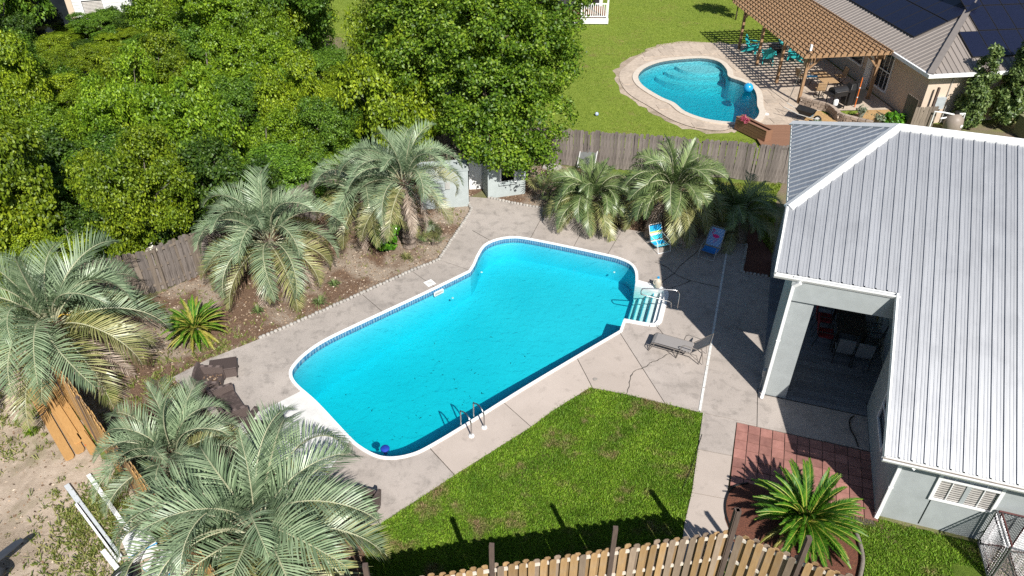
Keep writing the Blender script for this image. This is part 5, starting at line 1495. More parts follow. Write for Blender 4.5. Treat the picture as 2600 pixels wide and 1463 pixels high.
# ------------------------------------------------------------------ palms
mat_leaf('palm_blue', [(0.0, (0.100, 0.150, 0.082)), (0.5, (0.180, 0.250, 0.140)), (1.0, (0.290, 0.370, 0.225))], 0.15, 0.035, 0.4, obj_rnd=0.14)
mat_leaf('palm_olive', [(0.0, (0.130, 0.145, 0.050)), (0.5, (0.225, 0.235, 0.085)), (1.0, (0.340, 0.325, 0.135))], 0.15, 0.05, 0.4, obj_rnd=0.16)
mat_leaf('palm_dead', [(0.0, (0.200, 0.150, 0.115)), (0.5, (0.330, 0.255, 0.205)), (1.0, (0.470, 0.385, 0.320))], 0.15, 0.02, 0.5, obj_rnd=0.14)
mat_leaf('palm_green', [(0.0, (0.065, 0.105, 0.036)), (0.5, (0.125, 0.185, 0.062)), (1.0, (0.220, 0.285, 0.105))], 0.15, 0.05, 0.4, obj_rnd=0.14)
mat_leaf('sago_green', [(0.0, (0.020, 0.080, 0.005)), (0.5, (0.055, 0.165, 0.009)), (1.0, (0.115, 0.265, 0.016))], 0.25, 0.03, 0.45, obj_rnd=0.12)
mat_leaf('sago_olive', [(0.0, (0.080, 0.095, 0.010)), (0.5, (0.190, 0.190, 0.022)), (1.0, (0.420, 0.340, 0.090))], 0.2, 0.03, 0.45, obj_rnd=0.25)
mat_plain('rachis', (0.40, 0.40, 0.27), (0.33, 0.33, 0.21), 5, 0.5)
mat_plain('rachis_yellow', (0.36, 0.36, 0.07), (0.28, 0.30, 0.05), 5, 0.45)
mat_plain('palm_fibre', (0.20, 0.115, 0.06), (0.07, 0.04, 0.025), 16, 0.95, bump=0.9)
mat_plain('palm_trunk', (0.25, 0.20, 0.165), (0.10, 0.08, 0.065), 11, 0.95, bump=0.9)
def frond_mesh(name, L, th0, bend, n, lw, vee, fwd, sd_, mats, droop=.2, width=.034, petiole=.13, curl=1.45):
    rg = random.Random(sd_); mb = MB(); pts = []; x = z = 0.0; m = 16; side = rg.uniform(-.12, .12); y = 0.0
    ang = []
    for i in range(m+1):
        t = i/m; th = radians(th0 - bend*t**curl); pts.append(Vector((x, y, z))); ang.append(th)
        x += cos(th)*L/m; z += sin(th)*L/m; y += side*t*L/m
    mb.tube(pts, [.026*(1-.8*i/m) for i in range(m+1)], 4, False); nr_f = len(mb.f)
    for k in range(n):
        t = petiole + (1-petiole)*(k+.5)/n; f = t*m; i = min(int(f), m-1); u = f-i
        p = pts[i].lerp(pts[i+1], u); th = ang[i]*(1-u)+ang[i+1]*u
        T = Vector((cos(th), side*t, sin(th))).normalized(); U = Vector((-sin(th), 0, cos(th)))
        q = (t-petiole)/(1-petiole); l = lw*(0.45+.55*sin(pi*min(1, .12+q*.95)))*(1 if q < .8 else 1-(q-.8)*2.2)
        for s in (-1, 1):
            lj = l*rg.uniform(.85, 1.12)
            d = (Vector((0, s, 0))*rg.uniform(.66, .84) + U*(vee+rg.uniform(-.10, .10)) + T*(fwd+rg.uniform(-.10, .10)+q*.35)).normalized()
            d2 = (d + Vector((0, 0, -droop*rg.uniform(.6, 1.4)))).normalized()
            w_ = T*width*.5; a = p + d*lj*.55; e = a + d2*lj*.45
            mb.add([p-w_*.8, p+w_*.8, a+w_*1.1, a-w_*1.1, e], [(0, 1, 2, 3), (3, 2, 4)])
    me = mb.mesh(name); me.materials.append(MATS[mats[0]]); me.materials.append(MATS[mats[1]])
    me.polygons.foreach_set('material_index', [1 if i < nr_f else 0 for i in range(len(me.polygons))])
    return me
def frond_set(tag_, L, blue, olive, lw=.68, n=46, fwd=.58, vee=.46):
    S = {}
    S['spear'] = [frond_mesh('frond', L*.85, 86, 34, n, lw*.75, .5, fwd+.35, 1+i, (blue, 'rachis')) for i in range(2)]
    S['up'] = [frond_mesh('frond', L, 78, 118+14*i, n, lw, vee, fwd+.1, 5+i, (blue, 'rachis')) for i in range(3)]
    S['mid'] = [frond_mesh('frond', L*1.05, 58, 132+12*i, n, lw, vee, fwd, 11+i, (blue, 'rachis')) for i in range(3)]
    S['low'] = [frond_mesh('frond', L*1.05, 34, 118+12*i, n, lw, vee, fwd, 17+i, (blue if i < 2 else olive, 'rachis')) for i in range(3)]
    S['old'] = [frond_mesh('frond', L*1.0, 6, 84+8*i, n, lw*.95, vee*.8, fwd, 23+i, (olive, 'rachis')) for i in range(3)]
    S['dead'] = [frond_mesh('frond', L*.8, -28, 55+8*i, int(n*.7), lw*.7, .15, .75, 29+i, ('palm_dead', 'palm_dead'), .4) for i in range(3)]
    return S
PALM_A = frond_set('a', 2.75, 'palm_blue', 'palm_olive')
PALM_B = frond_set('b', 2.3, 'palm_green', 'palm_olive', .56, 46, .6, .3)
def palm(label, base, h, scale, seed, fs=PALM_A, counts=(2, 8, 10, 10, 8, 4), fruit=False, lean=(0, 0), name='pindo_palm'):
    rg = random.Random(seed); t = thing(name, label, 'palm tree', base, rg.uniform(0, 6.28))
    top = Vector((lean[0], lean[1], h))
    prof = []; nseg = max(8, int(h/.12))
    g = MB(); pts = [Vector((0, 0, -.08)).lerp(top, i/nseg) for i in range(nseg+1)]
    g.tube(pts, [(.30 if i % 2 else .24)*(1.0-.25*i/nseg)*scale**.5 for i in range(nseg+1)], 10); g.build('trunk', MATS['palm_trunk'], t)
    f = MB()
    for i in range(70):
        a = rg.uniform(0, 6.28); r = rg.uniform(.02, .24); q = top + Vector((cos(a)*r, sin(a)*r, -.25+rg.uniform(0, .3)))
        f.bar(q, q+Vector((cos(a)*rg.uniform(.05, .28), sin(a)*rg.uniform(.05, .2), rg.uniform(.1, .32))), .02, .012)
    f.build('crown_fibre', MATS['palm_fibre'], t)
    i = 0
    for cls, cn in zip(('spear', 'up', 'mid', 'low', 'old', 'dead'), counts):
        for k in range(cn):
            o = link('frond', rg.choice(fs[cls]), None, t)
            az = i*2.39996 + rg.uniform(-.25, .25); r = .06 if cls == 'spear' else .15
            o.location = top + Vector((cos(az)*r, sin(az)*r, {'spear': .1, 'up': .08, 'mid': 0, 'low': -.08, 'old': -.18, 'dead': -.3}[cls]))
            o.rotation_euler = (rg.uniform(-.38, .38), rg.uniform(-.2, .2), az)
            s = scale*rg.uniform(.86, 1.1); o.scale = (s, s, s); i += 1
    if fruit:
        rngf = np.random.default_rng(seed); b_ = MB()
        for c in range(3):
            c0_ = top + Vector((cos(c*1.3+3.6)*.75, sin(c*1.3+3.6)*.75, .05-.1*c))
            b_.tube([top, (top+c0_)/2+Vector((0, 0, .2)), c0_], [.03, .02, .012], 5)
            for _ in range(90): b_.sphere(c0_+Vector((rngf.normal(0, .16), rngf.normal(0, .16), rngf.normal(-.1, .14))), .02, 5, 3)
        b_.build('fruit_cluster', mat_plain('palm_fruit', (0.50, 0.36, 0.05), (0.38, 0.22, 0.03), 9, 0.6), t)['kind'] = 'stuff'
    return t
palm('large blue green pindo palm with fruit at the left picture edge', (-13.54, 17.09, 0)[:2] + (-.06,), 2.0, 1.2, 61, counts=(2, 8, 10, 11, 12, 7), fruit=True)
palm('blue green pindo palm standing alone in the bed left of the pool', (-8.55, 22.16, 0)[:2] + (-.06,), 1.75, 1.06, 62, counts=(2, 7, 9, 10, 14, 9))
palm('tall pindo palm with a hanging dead skirt near the pump house', (-3.96, 24.34, 0)[:2] + (-.06,), 2.9, .92, 63, counts=(2, 8, 9, 8, 6, 15))
palm('shorter pindo palm leaning left behind the skirted palm', (-5.65, 24.94, 0)[:2] + (-.06,), 2.0, .88, 64, counts=(2, 7, 9, 9, 8, 9))
palm('big blue green pindo palm in front of the pool at the bottom edge', (-5.71, 10.40, 0)[:2] + (-.06,), 1.6, 1.16, 65, counts=(1, 7, 12, 13, 14, 8))
palm('smaller pindo palm between the wicker chairs and the board fence', (-8.68, 12.88, 0)[:2] + (-.06,), 1.1, .80, 66, counts=(2, 8, 9, 9, 5, 2))
palm('green fine leaved palm at the back of the pool, left of the pair', (3.14, 26.34, 0)[:2] + (-.06,), 1.0, .92, 67, PALM_B, (4, 14, 16, 16, 11, 3), name='feather_palm')
palm('olive palm with dead fronds behind the striped beach chair, right of the pair', (6.25, 25.71, 0)[:2] + (-.06,), 1.8, 1.06, 68, PALM_B, (3, 10, 13, 15, 18, 12), name='feather_palm')
palm('dark palm in the shade between the house and the beach chairs', (8.77, 25.33, 0)[:2] + (-.06,), .9, .82, 69, PALM_B, (3, 9, 10, 9, 6, 2), name='feather_palm')
# small fan palm
def fan_palm(label, base, seed):
    rg = random.Random(seed); t = thing('fan_palm', label, 'palm tree', base, 0)
    MB().tube([(0, 0, -.05), (0, 0, .45)], [.12, .10], 8).build('trunk', MATS['palm_trunk'], t)
    for i in range(13):
        az = i*2.4; th = radians(rg.uniform(15, 75)); L = rg.uniform(.45, .75); p = Vector((cos(az)*cos(th)*L, sin(az)*cos(th)*L, .4+sin(th)*L)); dirn = Vector((cos(az)*cos(th), sin(az)*cos(th), sin(th))); sdv = Vector((-sin(az), cos(az), 0)); g = MB()
        g.tube([(0, 0, .4), p], .010, 4, False)
        for k in range(22):
            a = radians(-125+250*k/21); d = (dirn*cos(a) + sdv*sin(a)).normalized(); l = rg.uniform(.42, .55)
            e = p + d*l*.6; e2 = e + (d+Vector((0, 0, -.35)))*l*.4; wv = d.cross(dirn.cross(sdv)).normalized()*.017
            g.add([p, e+wv, e2, e-wv], [(0, 1, 2, 3)])
        g.build('fan_leaf', MATS['palm_olive' if i > 6 else 'palm_green'], t)
fan_palm('small yellow green fan palm beside the pump house', (1.51, 27.86, 0)[:2] + (-.05,), 5)
fan_palm('small dark fan palm seedling in the bed beside the skirted palm', (-3.06, 24.41, 0)[:2] + (-.05,), 9)
bpy.data.objects['fan_palm.001'].scale = (.6, .6, .6)
# sago palms
SG = {'up': [frond_mesh('frond', 1.25, 70-10*i, 44, 80, .17, .30, .75, 40+i, ('sago_green', 'rachis_yellow'), .03, .021, .06, 1.7) for i in range(3)],
      'mid': [frond_mesh('frond', 1.3, 42-8*i, 46, 80, .17, .30, .7, 44+i, ('sago_green', 'rachis_yellow'), .03, .021, .06, 1.7) for i in range(3)],
      'low': [frond_mesh('frond', 1.2, 14-8*i, 40, 76, .16, .25, .7, 48+i, ('sago_green' if i < 2 else 'sago_olive', 'rachis_yellow'), .06, .018, .06, 1.6) for i in range(3)]}
def sago(label, base, s, seed, counts, yellow=False):
    rg = random.Random(seed); t = thing('sago_palm', label, 'sago palm', base, 0); t.scale = (s, s, s)
    MB().tube([(0, 0, -.05), (0, 0, .25), (0, 0, .48)], [.20, .22, .14], 12).build('trunk', MATS['palm_trunk'], t)
    f = MB()
    for i in range(40):
        a = rg.uniform(0, 6.28); r = rg.uniform(0, .12); f.bar((cos(a)*r, sin(a)*r, .42), (cos(a)*r*1.6, sin(a)*r*1.6, .62), .012, .012)
    f.build('crown_fibre', MATS['palm_fibre'], t); i = 0
    for cls, cn in zip(('up', 'mid', 'low'), counts):
        for k in range(cn):
            o = link('frond', rg.choice(SG[cls]), None, t); az = i*2.39996 + rg.uniform(-.1, .1)
            o.location = (cos(az)*.09, sin(az)*.09, {'up': .50, 'mid': .46, 'low': .38}[cls]); o.rotation_euler = (rg.uniform(-.2, .2), rg.uniform(-.08, .08), az); q = rg.uniform(.88, 1.08); o.scale = (q, q, q); i += 1
            if yellow and i % 5 == 0: o.material_slots[0].link = 'OBJECT'; o.material_slots[0].material = MATS['sago_olive']
sago('glossy green sago palm in the mulch ring by the red tiles', (7.27, 11.53, 0)[:2] + (0.0,), 1.04, 71, (30, 34, 28))
sago('yellowing sago palm beside the large palm left of the pool', (-10.33, 18.91, 0)[:2] + (-.05,), .80, 72, (22, 30, 26), True)
# leafy shrub, grass clumps
rng = np.random.default_rng(77)
lob = [(0, 0, .45, .38, .38, .4), (.1, .1, .85, .32, .32, .35), (-.15, -.05, .7, .3, .3, .3)]
P, Q = crown_points(rng, lob, 40, .16, 60)
t = thing('glossy_shrub', 'bright glossy green shrub between the palms in the bed', 'shrub', (-4.81, 24.06, 0)[:2] + (-.05,)); link('crown', leaf_mesh('crown', P, Q, .12, rng, 'leaf_fresh'), None, t)
MB().tube([(0, 0, -.05), (.03, 0, .5), (0, .02, .8)], [.03, .02, .01], 6).build('stem', MATS['grey_bark'], t)
def clump(label, base, s, seed, mat='leaf_fresh', n=60):
    rg = random.Random(seed); g = MB()
    for i in range(n):
        a = rg.uniform(0, 6.28); th = radians(rg.uniform(25, 85)); l = rg.uniform(.6, 1)*s; d = Vector((cos(a)*cos(th), sin(a)*cos(th), sin(th))); sv = Vector((-sin(a), cos(a), 0))*.012
        p = Vector((cos(a)*.04, sin(a)*.04, 0)); e = p+d*l*.6; e2 = e+(d+Vector((0, 0, -.9))).normalized()*l*.45
        g.add([p-sv, p+sv, e+sv, e-sv, e2], [(0, 1, 2, 3), (3, 2, 4)])
    o = g.build('grass_clump', MATS[mat], None, base); return tag(o, label, 'plant', 'grass clumps in the bed')
clump('grass clump beside the deck edging below the lone palm', (-6.67, 20.68, 0)[:2] + (-.05,), .42, 1, 'palm_green')
clump('grass clump in the mulch below the skirted palm', (-3.98, 23.45, 0)[:2] + (-.05,), .38, 2, 'palm_olive')
clump('grass clump right of the skirted palm trunk', (-3.34, 25.79, 0)[:2] + (-.05,), .36, 3, 'palm_green')
clump('grass clump at the right foot of the lone palm', (-6.38, 21.75, 0)[:2] + (-.05,), .34, 4, 'palm_green')
clump('grass clump at the front foot of the lone palm', (-8.68, 20.18, 0)[:2] + (-.05,), .34, 5, 'palm_green')
clump('low green weeds in the shade of the board fence', (-11.93, 16.11, 0)[:2] + (-.05,), .3, 6, 'leaf_fresh')
clump('yellow green weed growing in the sand by the lumber', (-13.57, 14.62, 0)[:2] + (-.05,), .25, 7, 'leaf_lime')
# weeds scattered over the sandy lot and the bed
rr = random.Random(9)
vs = []; fs_ = []
def weed(p, h, z):
    for _ in range(rr.randint(4, 9)):
        a = rr.uniform(0, 6.28); l = h*rr.uniform(.5, 1.2); q = (p[0]+rr.gauss(0, .05), p[1]+rr.gauss(0, .05)); k = len(vs); dx, dy = cos(a)*.012, sin(a)*.012; ex, ey = rr.gauss(0, l*.6), rr.gauss(0, l*.6)
        vs.extend([(q[0]-dx, q[1]-dy, z), (q[0]+dx, q[1]+dy, z), (q[0]+ex+dx, q[1]+ey+dy, z+l), (q[0]+ex-dx, q[1]+ey-dy, z+l*.9)]); fs_.append((k, k+1, k+2, k+3))
sites = [((-10.21, 11.58, 0), .9, 300), ((-10.00, 10.48, 0), .8, 200), ((-14.48, 15.97, 0), 1.0, 150), ((-9.97, 12.68, 0), .8, 160), ((-13.93, 14.00, 0), .6, 70), ((-10.72, 12.06, 0), .6, 140), ((-15.25, 16.99, 0), 1.3, 150)]
for c, s_, k_ in sites:
    for _ in range(k_):
        p = (rr.gauss(c[0], s_), rr.gauss(c[1], s_*.7))
        if inside(p, SANDLOT): weed(p, .11, -.06)
bedp = ccw(BED_LEFT)
for p in poly_sample(bedp, 420, rr): weed(p, .07, -.055)
for c, s_, k_ in (((-9.31, 18.14, 0), .5, 120), ((-10.67, 16.42, 0), .9, 240), ((-9.39, 16.86, 0), .5, 70)):
    for _ in range(k_):
        p = (rr.gauss(c[0], s_), rr.gauss(c[1], s_))
        if inside(p, bedp): weed(p, .1, -.055)
me = bpy.data.meshes.new('weeds'); me.from_pydata(vs, [], fs_)
tag(link('weeds', me, MATS['weed_blades']), 'sparse green and dry weeds on the sandy ground', 'weeds', kind='stuff')
# dead leaves and wood chips strewn over bed and lot
mat_leaf('dry_litter', [(0.0, (0.06, 0.04, 0.03)), (0.5, (0.24, 0.15, 0.09)), (0.8, (0.42, 0.32, 0.23)), (1.0, (0.58, 0.50, 0.41))], 0.1, 0.02, 0.5)
C = []
for poly, k_, z in ((bedp, 9000, -.045), (ccw(BED_RIGHT), 2500, -.04)):
    C += [(p[0], p[1], z) for p in poly_sample(poly, k_, rr)]
for p in poly_sample(ccw([(-22, 5), (-3.2, 5), (-3.0, 8.5), (-6.5, 9.4), (-8.7, 11.0), (-12.8, 15.2), (-22, 18)]), 5000, rr):
    if rr.random() < .9: C.append((p[0], p[1], -.052))
C = np.array(C); rng = np.random.default_rng(8)
tag(link('leaf_litter', leaf_mesh('leaf_litter', C, np.tile([0, 0, 1.0], (len(C), 1)), .05, rng, 'dry_litter', 1.6, .35), None), 'dry leaves and wood chips strewn over the beds', 'leaf litter', kind='stuff')
# pots and plants by the neighbour
mat_plain('clay_pot', (0.22, 0.24, 0.20), (0.15, 0.17, 0.14), 8, 0.8)
def potted(label, base, seed):
    t = thing('potted_plant', label, 'potted plant', base, 0)
    MB().lathe([(.11, 0), (.16, .28), (.18, .28), (.18, .32), (.15, .32)], 14).build('pot', MATS['clay_pot'], t)
    rng = np.random.default_rng(seed); P = rng.normal(0, .13, (140, 3)); P[:, 2] = abs(P[:, 2])*.9+.34
    link('foliage', leaf_mesh('foliage', P, P*3, .09, rng, 'leaf_grey'), None, t)
potted('potted grey green plant nearer the grill on the straw bed', (17.93, 36.57, 0)[:2] + (-.02,), 1)
potted('potted grey green plant in the middle of the straw bed, near the roof edge', (18.46, 35.66, 0)[:2] + (-.02,), 2)
def bush(name, label, base, lob, leaf, mat, seed, k=50):
    rng = np.random.default_rng(seed); t = thing(name, label, 'plant', base, 0); P, Q = crown_points(rng, lob, 30, .15, k)
    link('foliage', leaf_mesh('foliage', P, Q, leaf, rng, mat), None, t); MB().tube([(0, 0, -.05), (0, 0, lob[0][2])], [.02, .01], 5).build('stem', MATS['grey_bark'], t)
bush('leafy_plant', 'green broad leaved plant at the foot of the cream wall', (19.14, 35.62, 0)[:2] + (-.02,), [(0, 0, .3, .4, .4, .3), (.4, .1, .3, .3, .3, .3)], .16, 'leaf_fresh', 3)
bush('flowering_plant', 'pink flowers growing in the left brown planter', (11.34, 34.60, 0.60), [(0, 0, .12, .16, .14, .12)], .06, 'petal_pink', 4, 9)
bush('planter_shrub', 'small grey green shrub growing in the right brown planter', (14.82, 34.39, 0.45), [(0, 0, .15, .18, .18, .16)], .08, 'leaf_grey', 5, 25)
bush('vine', 'small green vine at the foot of the grey back fence', (3.31, 31.63, 0)[:2] + (-.04,), [(0, 0, .45, .22, .12, .35)], .10, 'leaf_fresh', 6, 22)

# ------------------------------------------------------------------ fences: every board a part
mat_plain('fence_tan', (0.36, 0.235, 0.115), (0.255, 0.155, 0.075), 7, 0.8, stretch=(4, 4, .5), rnd=0.25, big=((0.24, 0.18, 0.13), 1.3, 0.5, 0.8))
mat_plain('fence_weathered', (0.27, 0.205, 0.15), (0.19, 0.14, 0.105), 7, 0.85, stretch=(4, 4, .5), rnd=0.22)
mat_plain('fence_post', (0.115, 0.082, 0.068), (0.07, 0.05, 0.042), 8, 0.85, stretch=(4, 4, .6))
mat_plain('fence_rail', (0.60, 0.55, 0.48), (0.5, 0.45, 0.39), 8, 0.8)
mat_plain('fence_grey', (0.225, 0.195, 0.178), (0.095, 0.08, 0.072), 6, 0.9, stretch=(5, 5, .45), rnd=0.28, big=((0.29, 0.26, 0.245), 1.6, 0.55, 0.8))
mat_plain('fence_old', (0.225, 0.185, 0.15), (0.13, 0.105, 0.085), 6, 0.9, stretch=(5, 5, .45), rnd=0.22)
mat_plain('fence_new', (0.44, 0.265, 0.10), (0.33, 0.185, 0.065), 6, 0.75, stretch=(4, 4, .5), rnd=0.18)
BOARD = {}
def board_mesh(w_, h_, th, mat):
    k = (w_, h_, th, mat)
    if k not in BOARD:
        c = min(.035, w_*.28); o = [(-w_/2, 0), (w_/2, 0), (w_/2, h_-c), (w_/2-c, h_), (-w_/2+c, h_), (-w_/2, h_-c)]
        g = MB(); g.add([(x, -th/2, z) for x, z in o] + [(x, th/2, z) for x, z in o], [tuple(range(6)), tuple(range(11, 5, -1))] + [(i, i+6, (i+1) % 6+6, (i+1) % 6) for i in range(6)])
        me = g.mesh('board'); me.materials.append(MATS[mat]); BOARD[k] = me
    return BOARD[k]
def fence(name, label, posts, h, mats, post_h, post_mat, w_=.14, pitch=.22, shadowbox=True, z0=-.05, rail_mat='fence_rail', post_w=.10, seed=1, skew=.01, hj=.02):
    rg = random.Random(seed); b0 = Vector((posts[0][0], posts[0][1], 0))
    t = thing(name, label, 'fence', b0)
    for p in posts:
        if post_h: MB().box((p[0]-b0.x, p[1]-b0.y, z0+post_h/2), (post_w, post_w, post_h), rg.uniform(-.1, .1)).build('post', MATS[post_mat], t)
    for i in range(len(posts)-1):
        a = Vector(posts[i]+(0,)); b = Vector(posts[i+1]+(0,)); d = (b-a); L = d.length; d.normalize(); an = atan2(d.y, d.x); nrm = Vector((d.y, -d.x, 0))
        for zr in (.25, h*.55, h-.16):
            MB().bar(a-b0+d*.05+Vector((0, 0, z0+zr)), b-b0-d*.05+Vector((0, 0, z0+zr)), .04, .085).build('rail', MATS[rail_mat], t)
        n_ = int((L-.1)/pitch)
        for sd_ in ((1, 0), (-1, pitch/2)) if shadowbox else ((1, 0),):
            for k in range(n_+(1 if sd_[0] < 0 else 0)):
                s = .05 + pitch*(k+.5) + (L-.1-n_*pitch)/2 - (sd_[1] if sd_[0] < 0 else 0)
                if s < .07 or s > L-.05: continue
                if shadowbox and sd_[0] > 0 and (s < post_w*.9 or s > L-post_w*.9): continue
                o = link('board', board_mesh(w_, h, .02, rg.choice(mats)), None, t)
                q = a-b0 + d*s + nrm*(sd_[0]*.034); o.location = (q.x, q.y, z0+rg.uniform(-hj, hj)); o.rotation_euler = (rg.uniform(-skew, skew), rg.uniform(-skew, skew), an)
    return t
fence('board_fence', 'new tan shadowbox board fence with tall dark posts in the foreground', [(-5.3, 8.15), (-2.85, 8.62), (-0.38, 9.09), (2.16, 9.51), (4.77, 9.98)], 2.15, ['fence_tan', 'fence_tan', 'fence_tan', 'fence_weathered'], 2.88, 'fence_post', seed=2)
fence('board_fence', 'foreground tan board fence section sloping away right of the corner post', [(4.80, 9.96), (6.08, 9.31), (8.4, 8.25)], 2.15, ['fence_tan', 'fence_tan', 'fence_weathered'], 2.88, 'fence_post', seed=3)
fence('board_fence', 'orange brown board fence running past the lumber at lower left', [(-13.3, 16.1), (-11.5, 14.3), (-9.7, 12.5), (-7.9, 10.75), (-6.1, 9.0)], 1.85, ['fence_new', 'fence_new', 'fence_tan'], 1.8, 'fence_post', w_=.14, pitch=.20, seed=4, rail_mat='fence_tan')
fence('old_fence', 'old grey shadowbox fence between the bed and the thicket', [(-14.4, 20.4), (-12.3, 21.5), (-10.5, 23.2), (-8.9, 25.0), (-7.5, 26.9), (-6.1, 28.7), (-4.2, 30.0), (-2.2, 30.9), (1.0, 31.35)], 1.75, ['fence_old', 'fence_grey'], 1.7, 'fence_old', pitch=.21, seed=5, rail_mat='fence_old', skew=.025, hj=.04)
fence('back_fence', 'weathered grey plank fence between the yards', [(1.0, 31.4), (3.4, 31.05), (5.8, 30.65), (8.2, 30.25), (10.6, 29.85), (13.0, 29.4), (15.4, 28.95)], 1.78, ['fence_grey'], 1.55, 'fence_grey', w_=.15, pitch=.152, shadowbox=False, seed=6, rail_mat='fence_grey', skew=.02, hj=.05)

# ------------------------------------------------------------------ scalloped edging stones
mat_plain('edging_stone', (0.42, 0.40, 0.37), (0.27, 0.25, 0.23), 12, 0.9, bump=.4, rnd=.15)
g = MB(); g.lathe([(.062, -.08), (.066, .03), (.055, .055), (.03, .066)], 9); EDG = g.mesh('edging_stone'); EDG.materials.append(MATS['edging_stone']); EDG.polygons.foreach_set('use_smooth', [True]*len(EDG.polygons))
def edging(label, pts, pitch=.135):
    pts = [Vector(p[:2]) for p in pts]; t = thing('stone_edging', label, 'edging', (pts[0].x, pts[0].y, 0)); off = 0.0; rg = random.Random(len(pts))
    for i in range(len(pts)-1):
        d = pts[i+1]-pts[i]; L = d.length; s = off
        while s < L:
            p = pts[i] + d*(s/L); o = link('edging_stone', EDG, None, t); o.location = (p.x-pts[0].x+rg.uniform(-.012, .012), p.y-pts[0].y+rg.uniform(-.012, .012), rg.uniform(-.015, .01)); o.rotation_euler = (rg.uniform(-.1, .1), rg.uniform(-.1, .1), rg.uniform(0, 3)); o.scale = (1, 1, rg.uniform(.85, 1.15)); s += pitch
        off = s-L
edging('scalloped pale stone edging along the bed left of the pool', [(-1.84, 27.52, 0), (-1.69, 27.14, 0), (-1.71, 26.91, 0), (-2.76, 23.33, 0), (-3.72, 22.60, 0), (-5.28, 21.24, 0), (-7.45, 19.38, 0), (-8.28, 18.73, 0)])
edging('scalloped stone edging along the palm bed behind the pool', [(-1.01, 28.03, 0), (-0.42, 27.77, 0), (0.51, 27.40, 0), (1.32, 27.17, 0), (2.05, 26.86, 0), (2.87, 26.37, 0)])
edging('scalloped stone edging around the shaded mulch bed by the house', [(9.07, 24.48, 0), (8.44, 22.63, 0), (9.41, 22.36, 0)])
# ------------------------------------------------------------------ pump house and low wall
mat_plain('blue_grey_stucco', (0.40, 0.445, 0.445), (0.345, 0.385, 0.385), 4, 0.9, bump=.3, bump_scale=50)
p0 = Vector((-1.04, 28.01, 0)); p1 = Vector((0.54, 28.48, 0)); an = atan2(p1.y-p0.y, p1.x-p0.x); L = (p1-p0).length
ph = thing('pump_house', 'small blue grey stucco pump house under the shade tree', 'pump house', p0, an)
g = MB(); g.b6(0, L, 0, .14, -.08, .62); g.b6(0, L*.34, 0, .14, .62, 1.3); g.b6(L*.72, L, 0, .14, .62, 1.3); g.b6(0, L, 0, .14, 1.3, 1.72); g.b6(0, .14, .141, 1.7, -.08, 1.72); g.b6(L-.14, L, .141, 1.7, -.08, 1.72); g.b6(.141, L-.141, 1.56, 1.7, -.08, 1.72); g.build('wall', MATS['blue_grey_stucco'], ph)
g = MB(); g.b6(L*.34-.05, L*.34+.02, -.03, .10, .60, 1.34); g.b6(L*.72-.02, L*.72+.05, -.03, .10, .60, 1.34); g.b6(L*.34+.021, L*.72-.021, -.03, .10, 1.28, 1.34); wf = g.build('window', MATS['trim_white'], ph)
MB().b6(L*.34-.09, L*.72+.09, -.09, -.002, .55, .60).build('sill', MATS['blue_grey_stucco'], wf)
MB().b6(-.1, L+.1, -.1, 1.8, 1.722, 1.80).build('roof', MATS['grey_bark'], ph)
q0 = Vector((-3.78, 27.08, 0)); q1 = Vector((-1.82, 27.40, 0)); an = atan2(q1.y-q0.y, q1.x-q0.x); L = (q1-q0).length
lw = thing('low_wall', 'blue grey stucco wall block behind the skirted palm', 'wall', q0, an)
MB().b6(0, L, 0, .9, -.08, 1.62).build('wall', MATS['blue_grey_stucco'], lw); MB().b6(-.03, L+.03, -.03, .93, 1.622, 1.66).build('cap', MATS['blue_grey_stucco'], lw)
MB().b6(L*.52, L*.62, -.05, -.002, .85, 1.15).build('outlet_box', MATS['box_grey'], lw)
sp_ = thing('plywood_board', 'white board standing in the gap beside the pump house', 'panel', (-1.68, 28.85, 0), an)
MB().b6(-.2, .35, 0, .05, -.07, 1.5).build('board', MATS['trim_white'], sp_); MB().b6(.36, .42, -.01, .06, -.07, 1.5).build('edge_strip', MATS['box_grey'], sp_)
# screen frame, pipe and concrete pad by the back fence
fr = thing('screen_frame', 'white window screen frame leaning on the grey back fence', 'screen', (2.93, 30.88, 0), radians(-10))
for a_, b_ in (((0, 0, 0), (.12, .28, .95)), ((.78, 0, 0), (.88, .28, .95)), ((.0, 0, .015), (.78, 0, .015)), ((.12, .28, .95), (.88, .28, .95))): MB().bar(a_, b_, .035, .025).build('frame_bar', MATS['trim_white'], fr)
MB().add([(.02, .006, .02), (.77, .006, .02), (.87, .282, .94), (.13, .282, .94)], [(0, 1, 2, 3)]).build('screen', mat_plain('screen_grey', (0.16, 0.17, 0.17)), fr)
pp_ = thing('white_pipe', 'white plastic pipe lying at the foot of the back fence', 'pipe', (1.56, 31.37, 0)); pe = Vector((2.43, 31.23, 0))-Vector((1.56, 31.37, 0))
MB().tube([(0, 0, .03), pe+Vector((0, 0, .03))], .035, 8).build('tube', MATS['trim_white'], pp_); MB().tube([pe*.55+Vector((0, 0, .03)), pe*.6+Vector((0, 0, .03))], .045, 8).build('coupling', MATS['trim_white'], pp_)
o = MB().prism([(.45*cos(k*.7)*(1+.1*sin(k*3)), .3*sin(k*.7)) for k in range(9)], -.05, .02).build('stepping_stone', MATS['edging_stone'], None, (1.80, 30.87, 0)); tag(o, 'flat pale stepping stone near the foot of the back fence', 'stone')
o = MB().sphere((0, 0, .10), .10, 14, 8).build('toy_ball', mat_plain('toy_blue', (0.04, 0.14, 0.5), (0.55, 0.6, 0.65), 7, .6), None, (4.33, 36.67, 0)[:2] + (-.05,), smooth=True); tag(o, 'small blue and white ball lying on the neighbouring lawn', 'ball')

